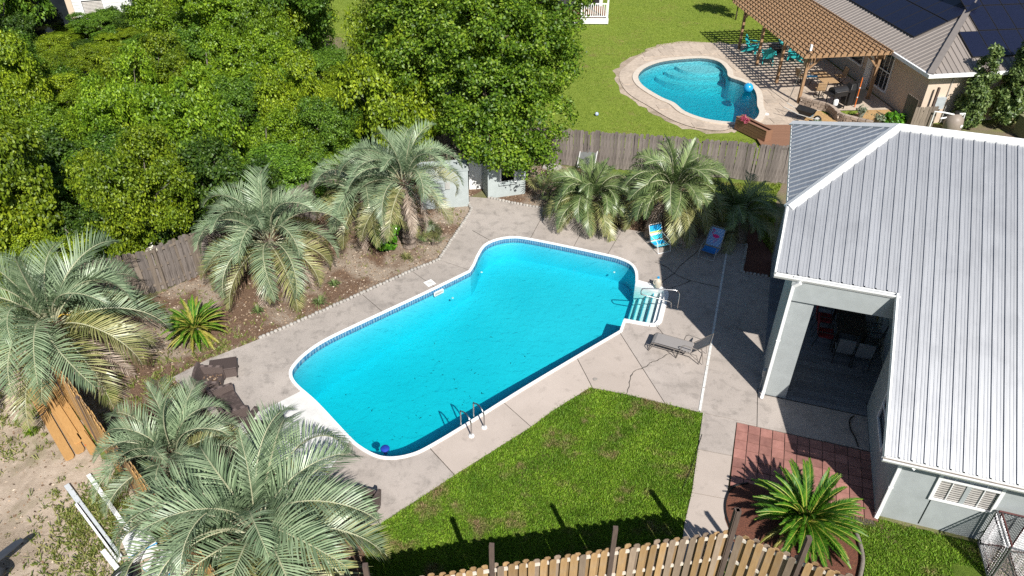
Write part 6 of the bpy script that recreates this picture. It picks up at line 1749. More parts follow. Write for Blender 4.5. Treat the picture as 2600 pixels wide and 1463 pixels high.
# ------------------------------------------------------------------ sago ring edging
eg = MB(); eg.tube(smooth_open([(8.41, 11.96, 0.05), (8.55, 11.64, 0.05), (8.55, 11.17, 0.05), (8.45, 10.67, 0.05), (8.18, 10.15, 0.05)], 6), .055, 8)
tag(eg.build('log_edging', MATS['grey_bark'], smooth=True), 'curved grey log edging around the sago mulch bed', 'edging')
eg = MB(); eg.tube(smooth_open([(6.28, 12.96, 0.03), (5.85, 12.82, 0.03), (5.59, 12.46, 0.03), (5.47, 12.03, 0.03), (5.49, 11.56, 0.03), (5.60, 11.22, 0.03)], 6), .025, 6)
tag(eg.build('garden_edging', MATS['black_rubber'], smooth=True), 'black rubber garden edging beside the walkway and mulch', 'edging')
cab = MB(); cab.tube(smooth_open([(5.40, 14.66, 0.02), (5.16, 14.12, 0.02), (4.89, 13.50, 0.02), (4.69, 13.10, 0.02), (4.50, 12.73, 0.02)], 6), .008, 5)
tag(cab.build('cable', MATS['black_rubber']), 'thin dark cable lying along the lawn edge by the walkway', 'cable')

# ------------------------------------------------------------------ chain link kennel
mat_plain('galvanised', (0.30, 0.31, 0.33), (0.16, 0.16, 0.17), 9, 0.35, metal=.6)
mat_plain('rusty_pipe', (0.14, 0.05, 0.045), (0.07, 0.03, 0.03), 9, 0.6)
kn = thing('dog_kennel', 'low chain link dog kennel of pipe panels beside the window', 'kennel', hw(5.35, -3.62), HT)
def panel(a, b, h_, mat, brace=False):
    a = Vector(a); b = Vector(b); u = Vector((0, 0, h_)); z = Vector((0, 0, .04)); g = MB()
    for s, e in ((a+z, b+z), (a+u, b+u), (a, a+u), (b, b+u)): g.tube([s, e], .022, 7)
    if brace: g.tube([a+z, b+u], .014, 6)
    p = g.build('panel_frame', MATS[mat], kn); w = MB(); d = b-a; L = d.length; k = int((L+h_)/.075)
    for i in range(1, k):
        s = i*.075
        for flip in (0, 1):
            x0_, z0_ = (s, 0) if s < L else (L, s-L); x1_, z1_ = (0, s) if s < h_ else (s-h_, h_)
            if flip: x0_, x1_ = L-x0_, L-x1_
            P_ = a + d*(x0_/L) + Vector((0, 0, z0_)); Q_ = a + d*(x1_/L) + Vector((0, 0, z1_))
            w.bar(P_, Q_, .006, .006)
    w.build('wire_mesh', MATS['galvanised'], p)
KH = 1.24
panel((0, 0, 0), (.05, -1.0, 0), KH, 'galvanised'); panel((.06, .03, 0), (3.6, .03, 0), KH, 'rusty_pipe'); panel((.12, -1.0, 0), (3.6, -1.0, 0), KH, 'galvanised', True); panel((.68, -.02, 0), (.72, -.95, 0), KH, 'rusty_pipe')
panel((.10, -.04, 0), (.14, -.94, 0), KH, 'rusty_pipe')
pad = [hw(5.42, -3.48), hw(9.6, -3.48), hw(9.6, -4.75), hw(5.48, -4.75)]
tag(sheet(ccw(pad), [], -.012).build('kennel_pad', mat_plain('pink_concrete', (0.52, 0.42, 0.38), (0.42, 0.34, 0.30), 5, .9)), kind='structure')

# ------------------------------------------------------------------ loungers and chairs by the pool
mat_plain('taupe_metal', (0.24, 0.215, 0.195), (0.19, 0.17, 0.155), 6, .4, metal=.2)
mat_plain('sling_taupe', (0.27, 0.255, 0.25), (0.235, 0.22, 0.215), 40, .8)
f0 = Vector((4.38, 18.22, 0)); f1 = Vector((6.07, 17.49, 0)); an = atan2(f1.y-f0.y, f1.x-f0.x)
lg = thing('sun_lounger', 'grey sling sun lounger with raised back beside the drain strip', 'sun lounger', f0, an)
g = MB(); prof = [(.02, .26), (.05, .33), (.14, .375), (.30, .38), (.8, .37), (1.30, .36)]
n_ = len(prof); g.add([(x, .06, z) for x, z in prof] + [(x, .56, z) for x, z in prof], [(i, i+1, i+1+n_, i+n_) for i in range(n_-1)]); g.build('seat_sling', MATS['sling_taupe'], lg)
MB().add([(1.32, .06, .36), (1.82, .06, .90), (1.82, .56, .90), (1.32, .56, .36), (1.335, .06, .345), (1.835, .06, .885), (1.835, .56, .885), (1.335, .56, .345)], [(0, 1, 2, 3), (7, 6, 5, 4), (0, 4, 5, 1), (1, 5, 6, 2), (2, 6, 7, 3)]).build('back_sling', MATS['sling_taupe'], lg)
for y_ in (.03, .59):
    MB().tube([(.06, y_, .33), (.14, y_, .365), (1.5, y_, .33), (1.62, y_, .0)], .016, 7).build('side_rail', MATS['taupe_metal'], lg)
    MB().tube([(.16, y_, .36), (.0, y_, .0)], .015, 7).tube([(.0, y_, 0), (.0, y_, .24), (.05, y_, .30)], .012, 6).build('leg', MATS['taupe_metal'], lg)
    MB().tube([(.78, y_, .33), (.90, y_, 0), (.98, y_, .36), (1.02, y_, .55), (1.10, y_, .60), (1.50, y_, .56)], .015, 7).build('armrest', MATS['taupe_metal'], lg)
    MB().tube([(1.30, y_, .355), (1.83, y_, .90)], .014, 7).tube([(1.62, y_, .68), (1.75, y_, .05)], .010, 6).build('back_frame', MATS['taupe_metal'], lg)
for bar_ in ([(0, .03, .01), (0, .59, .01)], [(.05, .03, .31), (.05, .59, .31)], [(1.62, .03, .01), (1.62, .59, .01)], [(1.83, .03, .90), (1.83, .59, .90)], [(.90, .03, .02), (.90, .59, .02)]):
    MB().tube(bar_, .013, 7).build('cross_bar', MATS['taupe_metal'], lg)
def mat_stripes(name, cols, scale, axis):
    m, nt, out = _new(name); v = coords(nt, 'Object'); s = N(nt, 'ShaderNodeSeparateXYZ'); nt.links.new(v, s.inputs[0])
    mu = N(nt, 'ShaderNodeMath', operation='MULTIPLY'); mu.inputs[1].default_value = scale; nt.links.new(s.outputs[axis], mu.inputs[0])
    fr_ = N(nt, 'ShaderNodeMath', operation='FRACT'); nt.links.new(mu.outputs[0], fr_.inputs[0])
    r = N(nt, 'ShaderNodeValToRGB'); r.color_ramp.interpolation = 'CONSTANT'; e = r.color_ramp.elements
    while len(e) < len(cols): e.new(.5)
    for el, (p, c) in zip(e, cols): el.position = p; el.color = c4(c)
    nt.links.new(fr_.outputs[0], r.inputs[0]); principled(nt, out, r.outputs[0], .8, 0, .2)
mat_stripes('stripe_aqua', [(0, (.02, .30, .62)), (.28, (.03, .48, .70)), (.45, (.62, .66, .50)), (.52, (.05, .52, .66)), (.70, (.70, .74, .72)), (.78, (.45, .62, .18)), (.86, (.02, .34, .66))], 2.6, 1)
mat_stripes('stripe_blue', [(0, (.02, .22, .62)), (.62, (.66, .74, .84))], 22.0, 2)
mat_plain('seat_blue', (.03, .24, .66), (.025, .2, .58), 8, .8)
mat_plain('flamingo_pink', (.72, .03, .26), (.62, .02, .2), 8, .7)
def beach_chair(label, loc, rz, fab_seat, fab_back, frame, W_=.50, Hb=.50, bird=False):
    t = thing('beach_chair', label, 'beach chair', loc, rz, 'folding beach chairs by the palms')
    MB().add([(-W_/2, -.28, .23), (W_/2, -.28, .23), (W_/2, -.05, .17), (-W_/2, -.05, .17), (-W_/2, .20, .20), (W_/2, .20, .20)], [(0, 1, 2, 3), (3, 2, 5, 4)]).build('seat', MATS[fab_seat], t)
    bx = Hb*.45; bk_ = MB().add([(-W_/2, .20, .26), (W_/2, .20, .26), (W_/2, .20+bx, .26+Hb), (-W_/2, .20+bx, .26+Hb), (-W_/2, .212+bx*.0, .25), (W_/2, .212, .25), (W_/2, .212+bx, .25+Hb), (-W_/2, .212+bx, .25+Hb)], [(0, 1, 2, 3), (7, 6, 5, 4), (0, 4, 5, 1), (1, 5, 6, 2), (2, 6, 7, 3), (3, 7, 4, 0)]).build('backrest', MATS[fab_back], t)
    for s in (-1, 1):
        x = s*(W_/2+.02)
        MB().tube([(x, -.42, .02), (x, -.30, .40), (x, -.22, .44), (x, .30, .46)], .013, 7).build('armrest', MATS[frame], t)
        MB().tube([(x, .17, .18), (x, .215, .26), (x, .205+bx, .28+Hb), (x*.9, .212+bx, .31+Hb)], .013, 7).build('back_frame', MATS[frame], t)
        MB().tube([(x, -.30, .23), (x, .20, .19), (x, .50, .02)], .013, 7).build('leg', MATS[frame], t)
    for bar_ in ([(-W_/2-.02, -.42, .02), (W_/2+.02, -.42, .02)], [(-W_/2-.02, .50, .02), (W_/2+.02, .50, .02)], [(-W_/2*.9, .212+bx, .31+Hb), (W_/2*.9, .212+bx, .31+Hb)], [(-W_/2-.02, .19, .22), (W_/2+.02, .19, .22)]):
        MB().tube(bar_, .013, 7).build('cross_bar', MATS[frame], t)
    if bird:
        def bp_(x, v): return (x, .20+bx*v-.010, .26+Hb*v+.004)
        g = MB(); ring = [bp_(.02+.13*cos(k*pi/8), .55+.10*sin(k*pi/8)) for k in range(16)]; g.add(ring, [tuple(range(16))])
        for pts, w in (([(-.09, .58), (-.15, .68), (-.10, .76), (-.07, .83), (-.12, .88), (-.17, .84)], .022), ([(.0, .46), (.01, .30), (.0, .16)], .012), ([(.05, .46), (.10, .36), (.04, .26)], .012)):
            for a_, b_ in zip(pts[:-1], pts[1:]): g.bar(bp_(*a_), bp_(*b_), w, .004, (0, -1, .4))
        g.build('flamingo_print', MATS['flamingo_pink'], bk_)
beach_chair('aqua striped beach chair with white frame in front of the olive palm', (5.64, 24.28, 0), radians(22), 'stripe_aqua', 'stripe_aqua', 'trim_white')
beach_chair('blue beach chair with a pink flamingo print standing in the shade', (7.52, 23.84, 0), radians(-32), 'seat_blue', 'stripe_blue', 'box_grey', .56, .64, True)

# ------------------------------------------------------------------ pool fittings
steel = MATS['steel']
dA = (ST_BL-ST_BR).normalized(); A_ = Vector((5.69, 20.40, 0)); B_ = Vector((5.49, 20.46, 0))
hr = thing('hand_rail', 'bent stainless steel hand rail beside the pool steps', 'hand rail', A_)
u = Vector((-1.0, .06, 0)).normalized(); b_ = B_-A_
pts = [(0, 0, 0), (0, 0, .62), tuple(u*.06+Vector((0, 0, .76))), tuple(u*.22+Vector((0, 0, .82)))] + [tuple(u*1.15+Vector((0, .05, .80)))]
pts += [tuple(u*1.28+Vector((0, .05, .74))), tuple(u*1.30+Vector((0, .05, .62))), tuple(u*1.2+Vector((0, .04, .53)))]
pts += [tuple(b_+u*.12+Vector((0, 0, .30))), tuple(b_+u*.02+Vector((0, 0, .18))), tuple(b_)]
MB().tube(smooth_open(pts, 5), .020, 10).build('rail', steel, hr, smooth=True)
for p in (Vector((0, 0, 0)), b_): MB().lathe([(.06, 0), (.055, .02), (.03, .03)], 14, p).build('flange', steel, hr)
ld = thing('pool_ladder', 'stainless pool ladder with white deck sockets on the near edge', 'ladder', (-0.96, 14.74, 0))
for px_ in ((-1.12, 14.57, 0), (-0.77, 14.89, 0)):
    b = Vector(px_)-Vector((-0.96, 14.74, 0)); v = Vector((-.63, .78, 0))
    ps = [b, b+Vector((0, 0, .50)), b+v*.10+Vector((0, 0, .66)), b+v*.26+Vector((0, 0, .70)), b+v*.44+Vector((0, 0, .62)), b+v*.50+Vector((0, 0, .45)), b+v*.50+Vector((0, 0, -1.0))]
    MB().tube(smooth_open([tuple(p) for p in ps], 5), .022, 10).build('rail', steel, ld, smooth=True); MB().lathe([(.085, 0), (.08, .025), (.045, .05)], 16, b).build('socket', MATS['trim_white'], ld)
bA = Vector((-1.12, 14.57, 0))-Vector((-0.96, 14.74, 0))+Vector((-.63, .78, 0))*.5; bB = Vector((-0.77, 14.89, 0))-Vector((-0.96, 14.74, 0))+Vector((-.63, .78, 0))*.5
for z_ in (-.35, -.62, -.9): MB().bar(bA+Vector((0, 0, z_)), bB+Vector((0, 0, z_)), .09, .03).build('rung', MATS['trim_white'], ld)
fl_ = thing('chlorine_floater', 'round dark blue chlorine floater drifting in the pool corner', 'floater', (-3.52, 14.22, 0)[:2] + (WL,))
MB().lathe([(.05, -.22), (.06, -.05), (.125, -.03), (.13, .01), (.12, .025), (.02, .03)], 20).build('float', mat_plain('floater_blue', (.01, .05, .36), (.01, .04, .3), 5, .7), fl_, smooth=True); MB().lathe([(.03, .028), (.03, .045)], 12).build('cap', MATS['floater_blue'], fl_)
sk0 = Vector((-2.52, 21.66, 0)); sk1 = Vector((-2.82, 21.40, 0)); d = (sk1-sk0).normalized(); nrm = Vector((d.y, -d.x, 0))
if nrm.x < 0: nrm = -nrm
sk = thing('skimmer_mouth', 'white skimmer opening in the far long wall of the pool', 'skimmer', (sk0+sk1)/2 + nrm*.10)
h_ = .19; g = MB()
for a_, b_2, zz_ in ((-d*h_, d*h_, -.055), (-d*h_, d*h_, -.20)): g.bar(a_+Vector((0, 0, zz_)), b_2+Vector((0, 0, zz_)), .03, .03)
for s in (-1, 1): g.bar(d*h_*s+Vector((0, 0, -.07)), d*h_*s+Vector((0, 0, -.19)), .03, .03)
g.build('frame', MATS['trim_white'], sk); MB().bar(-d*.17-nrm*.012+Vector((0, 0, -.13)), d*.17-nrm*.012+Vector((0, 0, -.13)), .01, .11).build('opening', MATS['box_grey'], sk)
for px_, lb in (((-1.15, 23.14, 0), 'white return fitting in the curved shallow end wall'), ((3.85, 23.19, 0), 'white return fitting in the wall near the beach chairs'), ((-2.13, 21.53, 0), 'white return fitting beside the skimmer opening')):
    o = MB().sphere((0, 0, 0), .045, 10, 6, .6).build('return_fitting', MATS['trim_white'], None, Vector(px_)+Vector((0, 0, -.42)), smooth=True); tag(o, lb, 'pool fitting')
jg = thing('plastic_jug', 'beige plastic jug with blue cap standing on the step rim', 'jug', (5.19, 21.69, 0)[:2] + (.026,), .4)
MB().lathe([(.12, 0), (.135, .04), (.135, .22), (.10, .31), (.04, .35), (.04, .37)], 14).build('body', mat_plain('jug_beige', (.50, .46, .38), (.42, .38, .31), 6, .5), jg, smooth=True); MB().lathe([(.045, .37), (.045, .42)], 12).build('cap', MATS['ball_blue'], jg); MB().tube([(-.03, 0, .35), (-.16, 0, .34), (-.19, 0, .22), (-.13, 0, .12)], .018, 7).build('handle', MATS['jug_beige'], jg)
# ------------------------------------------------------------------ wicker furniture
m, nt, out = _new('wicker'); v = coords(nt, 'Object')
wv = N(nt, 'ShaderNodeTexWave', wave_type='BANDS', bands_direction='Z'); wv.inputs['Scale'].default_value = 9; wv.inputs['Distortion'].default_value = 1.2; nt.links.new(v, wv.inputs['Vector'])
wv2 = N(nt, 'ShaderNodeTexWave', wave_type='BANDS', bands_direction='DIAGONAL'); wv2.inputs['Scale'].default_value = 12; nt.links.new(v, wv2.inputs['Vector'])
col = ramp(nt, wv.outputs['Fac'], [(.2, (.040, .030, .028)), (.8, (.15, .115, .105))]); col = mixcol(nt, ramp(nt, wv2.outputs['Fac'], [(.3, (.0, .0, .0)), (.8, (.4, .4, .4))]), col, (.17, .13, .12))
principled(nt, out, col, .6, 0, .3, wv.outputs['Fac'], .01, .6)
mat_plain('pale_cushion', (.62, .60, .56), (.5, .48, .44), 7, .9)
GRP = 'brown wicker furniture by the pool'
ot = thing('wicker_table', 'square brown wicker side table nearest the deck edging', 'table', (-8.82, 17.05, 0), radians(14), GRP)
MB().b6(-.40, .40, -.26, .26, .38, .42).build('table_top', MATS['wicker'], ot, bevel=.01); MB().b6(-.38, .38, -.24, .24, .05, .379).build('apron', MATS['wicker'], ot)
for sx in (-.37, .37):
    for sy in (-.23, .23): MB().b6(sx-.025, sx+.025, sy-.025, sy+.025, 0, .05).build('leg', MATS['black_metal'], ot)
def wicker_seat(name, label, loc, rz, W_, cushion=None):
    t = thing(name, label, 'chair', loc, rz, GRP)      # faces local -y
    MB().b6(-W_/2+.09, W_/2-.09, -.34, .26, .10, .32).build('seat', MATS['wicker'], t)
    g = MB(); n_ = 9; vs_ = []
    for i in range(n_):
        x = -W_/2 + W_*i/(n_-1); by = .03*sin(pi*i/(n_-1))
        vs_.append(((x, .27+by, .06), (x, .36+by, .74), (x, .28+by, .74), (x, .20+by, .33)))
    for q in vs_: g.v += list(q)
    for i in range(n_-1):
        for k_ in range(4): g.f.append((i*4+k_, (i+1)*4+k_, (i+1)*4+(k_+1) % 4, i*4+(k_+1) % 4))
    g.f += [(3, 2, 1, 0), tuple((n_-1)*4+k_ for k_ in range(4))]; g.build('backrest', MATS['wicker'], t)
    for s in (-1, 1): MB().add([(s*(W_/2-.10), -.36, .06), (s*W_/2, -.36, .06), (s*W_/2, .27, .06), (s*(W_/2-.10), .27, .06), (s*(W_/2-.10), -.36, .52), (s*W_/2, -.36, .52), (s*W_/2, .27, .62), (s*(W_/2-.10), .27, .62)], [(0, 1, 5, 4), (1, 2, 6, 5), (2, 3, 7, 6), (3, 0, 4, 7), (4, 5, 6, 7)]).build('arm', MATS['wicker'], t)
    for sx in (-W_/2+.05, W_/2-.05):
        for sy in (-.31, .24): MB().b6(sx-.025, sx+.025, sy-.025, sy+.025, 0, .06).build('leg', MATS['black_metal'], t)
    if cushion: MB().b6(-W_/2+.12, W_/2-.12, -.32, .20, .322, .40).build('cushion', MATS[cushion], t, bevel=.02)
wicker_seat('wicker_armchair', 'brown wicker armchair with dry leaves in it beside the side table', (-9.03, 16.42, 0), radians(98), .80)
wicker_seat('wicker_loveseat', 'brown wicker love seat half hidden by palm fronds, facing the pool', (-8.15, 15.42, 0), radians(128), 1.25)
wicker_seat('wicker_armchair', 'brown wicker armchair with pale cushion behind the big palm by the white slab', (-6.95, 14.75, 0), radians(170), .85, 'pale_cushion')
wicker_seat('wicker_armchair', 'brown wicker armchair on the deck corner touching the lawn', (-3.75, 11.85, 0), radians(245), .9)
rng = np.random.default_rng(12); P_ = np.stack([rng.normal(-9.0, .16, 60), rng.normal(16.42, .16, 60), rng.uniform(.325, .36, 60)], 1)
tag(link('dry_leaves', leaf_mesh('dry_leaves', P_, np.tile([0, 0, 1.0], (60, 1)), .055, rng, 'dry_litter'), None), 'dry leaves collected on the wicker armchair seat', 'leaves', kind='stuff')
# ------------------------------------------------------------------ lumber and junk in the sandy lot
mat_plain('lumber', (.48, .28, .11), (.37, .205, .075), 7, .7, stretch=(1, 8, 1), rnd=.12)
l0 = Vector((-13.86, 15.68, 0)); l1 = Vector((-11.93, 13.59, 0)); d = (l1-l0).normalized(); s = Vector((-d.y, d.x, 0)); 
if s.x < 0: s = -s
NAMES = ['outermost orange plank of the lumber pile, lying in the sand', 'second orange plank of the lumber pile from the sandy side', 'third plank of the lumber pile, between two others', 'short orange plank on top of the lumber pile, nearest the fence foot', 'upper orange plank of the lumber pile resting on the others', 'plank of the lumber pile pushed against the fence foot']
for i, (o_, a_, b_2, z_, w_) in enumerate(((0, -.9, 2.75, -.03, .24), (.27, -.9, 2.7, -.03, .24), (.53, -.9, 3.0, -.03, .22), (.52, 2.0, 3.05, .03, .20), (.30, -.9, 2.35, .03, .22), (.76, -.9, 2.9, -.03, .20))):
    a = l0 + d*a_ + s*o_; b = l0 + d*b_2 + s*(o_+.015*i); L = (b-a).length
    pk = thing('plank', NAMES[i], 'plank', a+Vector((0, 0, z_)), atan2(b.y-a.y, b.x-a.x), 'lumber lying by the board fence')
    MB().prism([(0, -w_/2), (L-.05, -w_/2), (L, -w_/2+.05), (L, w_/2-.05), (L-.05, w_/2), (0, w_/2)], 0, .05).build('timber', MATS['lumber'], pk); 
    if i == 3: MB().b6(L*.55, L*.6, -w_/2-.004, -w_/2+.03, .01, .054).build('red_mark', MATS['orange_paint'], pk)
mat_plain('vinyl_white', (.78, .79, .79), (.70, .71, .71), 5, .5); mat_plain('vinyl_grey', (.52, .55, .58), (.45, .48, .5), 5, .5)
for a, b, w_, mt_, lb in (((-11.66, 12.76, 0), (-9.37, 10.63, 0), .13, 'vinyl_grey', 'greyish vinyl rail lying left of the white one'), ((-11.12, 12.17, 0), (-9.35, 10.55, 0), .10, 'vinyl_white', 'long narrow white vinyl rail lying across the grey one'), ((-11.24, 13.10, 0), (-9.31, 11.22, 0), .11, 'vinyl_white', 'white vinyl rail lying nearest the board fence'), ((-9.85, 10.81, 0), (-9.28, 10.31, 0), .12, 'vinyl_white', 'short white vinyl rail ending at the tyre')):
    a = Vector(a); b = Vector(b); L = (b-a).length; t = thing('vinyl_rail', lb, 'rail', a+Vector((0, 0, -.06)), atan2(b.y-a.y, b.x-a.x), 'vinyl rails lying in the sandy lot')
    MB().b6(0, L, -w_/2, w_/2, .02, .11).build('rail_body', MATS[mt_], t, bevel=.012); MB().b6(-.006, -.001, -w_/2+.012, w_/2-.012, .03, .10).build('end_hole', MATS['black_rubber'], t)
def cooler(label, c, rz, sx, sy, sz, print_=False):
    t = thing('cooler_box', label, 'cooler', c, rz)
    MB().b6(-sx/2, sx/2, -sy/2, sy/2, 0, sz*.78).build('tub', MATS['vinyl_white'], t, bevel=.02); MB().b6(-sx/2-.015, sx/2+.015, -sy/2-.015, sy/2+.015, sz*.785, sz).build('lid', MATS['vinyl_white'], t, bevel=.025)
    MB().b6(-sx/2-.018, sx/2+.018, -sy/2-.018, sy/2+.018, sz*.74, sz*.782).build('blue_seam', MATS['ball_blue'], t)
    if print_:
        g = MB()
        for k in range(7): g.b6(sx*.22+(k % 2)*.05, sx*.30+(k % 2)*.06, -sy*.36+k*sy*.105, -sy*.36+k*sy*.105+sy*.075, sz+.001, sz+.003)
        g.build('blue_print', MATS['ball_blue'], t)
    MB().tube([(-sx/2-.02, -.10, sz*.5), (-sx/2-.10, -.10, sz*.55), (-sx/2-.10, .10, sz*.55), (-sx/2-.02, .10, sz*.5)], .014, 6).build('handle', MATS['black_rubber'], t)
cooler('white box with blue seam lying by the board fence, beyond the tyre', (-8.93, 10.89, -.06), radians(38), .62, .62, .46)
cooler('white box with blue lettering half hidden under the big palm', (-8.1, 10.25, -.06), radians(-32), .62, .62, .46, True)
tr = thing('spare_tyre', 'black tyre on a silver steel rim lying at the bottom edge', 'tyre', (-8.92, 9.95, -.06)); 
g = MB(); R_ = .33; ps = [(R_*.76*cos(2*pi*k/24), R_*.76*sin(2*pi*k/24), .12) for k in range(25)]; g.tube(ps, .105, 10, False); o = g.build('tyre', MATS['black_rubber'], tr, smooth=True)
rm = MB(); rm.lathe([(.20, .04), (.215, .20), (.19, .205), (.17, .15), (.08, .14), (.07, .17), (.045, .17), (.04, .13)], 24); rm = rm.build('rim', mat_plain('rim_silver', (.55, .56, .57), (.42, .43, .44), 6, .35, metal=.5), tr, smooth=True)
for k in range(6): MB().lathe([(.018, 0), (.018, .004)], 8, (.12*cos(k*pi/3), .12*sin(k*pi/3), .148)).build('bolt_hole', MATS['black_rubber'], rm)
tr.rotation_euler = (radians(18), radians(-10), 0); tr.location.z = .05
mat_plain('dark_steel', (.045, .052, .065), (.03, .035, .045), 6, .5)
ar = thing('steel_arm', 'dark grey rounded steel arm with flat curved tip at the lower left corner', 'steel arm', (-11.9, 9.6, -.06), 0)
MB().tube([(-.35, -.7, .35), (-.02, .15, .36), (.10, .50, .40)], [.17, .17, .16], 16).build('cylinder', MATS['dark_steel'], ar, smooth=True)
g = MB(); pl = [(-.25, .25), (-.08, .55), (.06, .80), (.22, 1.05), (.34, 1.14), (.42, 1.10), (.30, .85), (.14, .55), (0, .22)]
g.prism(ccw(pl), .62, .66); g.build('tip', MATS['dark_steel'], ar)
MB().tube([(-.3, -.3, 0), (-.2, -.2, .3)], .06, 8).tube([(.1, .45, 0), (.08, .42, .34)], .04, 8).tube([(.0, .3, .40), (.0, .45, .63)], .05, 8).build('bracket', MATS['dark_steel'], ar)
o = MB().tube(smooth_open([(-14.35, 15.79, 0.02), (-14.19, 15.39, 0.02), (-13.98, 15.16, 0.02), (-13.74, 15.12, 0.02), (-13.56, 15.29, 0.02), (-13.54, 15.48, 0.02)], 5), .014, 6).build('wire_loop', MATS['dark_steel']); tag(o, 'dark wire loop lying in the sand beside the lumber', 'wire')
# ------------------------------------------------------------------ neighbour: equipment by the lit wall
t = thing('utility_fence', 'short grey plank screen beside the neighbouring house corner', 'fence', (19.86, 35.07, 0), radians(8))
for i in range(8): o = link('board', board_mesh(.15, 1.25, .02, 'fence_old'), None, t); o.location = (i*.155, 0, -.05); o.rotation_euler = (random.uniform(-.02, .02), random.uniform(-.02, .02), 0)
for i in range(6): o = link('board', board_mesh(.15, 1.6, .02, 'fence_old'), None, t); o.location = (-.02, .1+i*.155, -.05); o.rotation_euler = (0, 0, pi/2)
for zr in (.3, .95): MB().bar((0, .04, zr), (1.1, .04, zr), .04, .08).build('rail', MATS['fence_old'], t)
MB().box((1.2, .5, .95), (.1, .1, 2.0)).build('post', MATS['fence_post'], t)
tk = thing('filter_tank', 'brown round pool filter tank with white pipes beside the cream wall', 'tank', (21.76, 34.82, 0)[:2] + (-.05,), 0)
MB().lathe([(.30, 0), (.42, .15), (.44, .5), (.40, .8), (.22, .98), (.10, 1.02)], 20).build('tank', mat_plain('tank_brown', (.28, .235, .20), (.23, .19, .16), 5, .5), tk, smooth=True)
MB().tube([(-.15, -.05, 1.0), (-.6, .1, 1.05), (-1.0, .2, 1.05), (-1.0, .2, 0)], .04, 8).tube([(.15, .05, 1.0), (.45, .1, 1.0), (.5, .1, 0)], .04, 8).tube([(-.7, .05, .75), (.5, .3, .85)], .04, 8).build('pipe', MATS['trim_white'], tk)
MB().box((0, 0, 1.08), (.18, .14, .16)).build('valve', MATS['black_rubber'], tk); MB().box((.2, -.40, .55), (.16, .02, .12), radians(25)).build('label_plate', MATS['trim_white'], tk)
ac = thing('utility_cabinet', 'olive green utility cabinet at the right picture edge', 'cabinet', (25.45, 34.47, 0)[:2] + (-.05,), radians(8))
MB().b6(-.5, .7, -.5, .5, 0, .95).build('body', mat_plain('olive_paint', (.20, .20, .105), (.17, .17, .09), 5, .6), ac, bevel=.03); MB().b6(-.52, .72, -.52, .52, .952, 1.0).build('lid', MATS['olive_paint'], ac, bevel=.02); MB().b6(-.3, .5, -.52, -.501, .2, .75).build('louvre', MATS['black_metal'], ac)
# ------------------------------------------------------------------ white house and porch at the top edge
m, nt, out = _new('white_siding'); v = coords(nt, 'Object'); f_ = noise(nt, v, 3, 5, .6); principled(nt, out, ramp(nt, f_, [(.3, (.56, .57, .58)), (.7, (.63, .64, .64))]), .6, 0, .3)
wan = radians(17); wh = thing('white_house', 'white sided house with windows seen through the trees at the top left', 'house', (-28.0, 49.0, -.06), wan)
z = 0
while z < 4.1:
    MB().add([(0, 0, z), (9.5, 0, z), (9.5, .02, z+.20), (0, .02, z+.20), (0, .15, z), (9.5, .15, z), (9.5, .15, z+.20), (0, .15, z+.20)], [(0, 1, 2, 3), (0, 4, 5, 1), (1, 5, 6, 2), (3, 7, 4, 0)]).build('siding_board', MATS['white_siding'], wh); z += .205
MB().b6(-.35, -.002, -.06, .3, 0, 4.1).build('corner_post', MATS['cream_wall'], wh)
MB().b6(-8.0, -.36, .4, .6, 0, 4.1).build('side_wall', MATS['dark_glass'], wh)
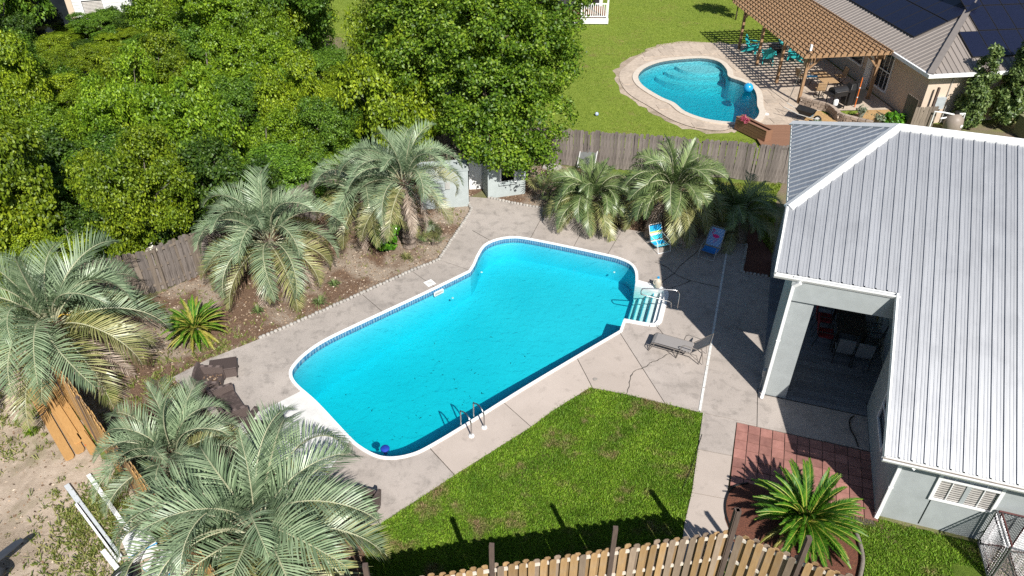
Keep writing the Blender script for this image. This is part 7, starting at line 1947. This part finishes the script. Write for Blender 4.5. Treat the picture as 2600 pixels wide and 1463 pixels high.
for x0_, x1_, z0_, z1_ in ((.55, 1.75, 1.0, 3.3), (5.0, 6.2, 1.0, 3.3)):
    g = MB(); g.b6(x0_-.14, x0_, -.05, -.002, z0_-.14, z1_+.14); g.b6(x1_, x1_+.14, -.05, -.002, z0_-.14, z1_+.14); g.b6(x0_, x1_, -.05, -.002, z0_-.14, z0_); g.b6(x0_, x1_, -.05, -.002, z1_, z1_+.14); g.b6(x0_, x1_, -.04, -.002, 2.10, 2.2)
    wn = g.build('window', MATS['trim_white'], wh); MB().b6(x0_, x1_, -.012, -.003, z0_, z1_).build('pane', MATS['dark_glass'], wn)
    for k in range(12): MB().b6(x0_+.02, x1_-.02, -.022, -.013, z0_+.03+k*.085, z0_+.09+k*.085).build('blind_slat', MATS['blind'], wn)
MB().add([(-9, -.6, 4.1), (10.2, -.6, 4.1), (10.2, 5, 6.6), (-9, 5, 6.6), (-9, -.6, 4.0), (10.2, -.6, 4.0)], [(0, 1, 2, 3), (4, 5, 1, 0)]).build('roof', MATS['brown_roof'], wh)
po = Vector((4.54, 51.77, 0)); pt = thing('porch', 'white railed porch corner of the house at the top edge', 'porch', po, 0)
MB().b6(-3.2, 1.85, 0, 3.0, .02, .30).build('floor', MATS['brown_board'], pt); MB().b6(-.02, 1.87, -.05, -.002, .0, .36).build('fascia', MATS['trim_white'], pt); MB().b6(-1.4, -.05, -.12, -.004, .0, .14).build('step', MATS['trim_white'], pt)
for x in (.05, 1.78): MB().b6(x-.06, x+.06, .02, .14, .301, 3.2).build('post', MATS['trim_white'], pt)
MB().b6(.11, 1.72, .05, .11, 1.25, 1.32).build('top_rail', MATS['trim_white'], pt); MB().b6(.11, 1.72, .05, .11, .42, .48).build('bottom_rail', MATS['trim_white'], pt)
for k in range(11): MB().b6(.20+k*.145, .25+k*.145, .06, .10, .481, 1.249).build('baluster', MATS['trim_white'], pt)
MB().b6(-4, 1.75, 3.0, 3.2, 0, 3.2).build('wall', MATS['white_siding'], pt); MB().b6(.6, 1.5, 2.96, 2.999, .3, 2.3).build('door', MATS['dark_glass'], pt); MB().b6(-.62, -.5, 2.9, 2.999, .3, 3.0).build('trim_board', MATS['turquoise'], pt)
MB().add([(-4.3, -.4, 3.201), (2.2, -.4, 3.201), (2.2, 6, 3.201), (-4.3, 6, 3.201), (-4.3, 2.8, 4.6), (2.2, 2.8, 4.6)], [(3, 2, 1, 0), (0, 1, 5, 4), (2, 3, 4, 5), (0, 4, 3), (1, 2, 5)]).build('roof', MATS['brown_roof'], pt)
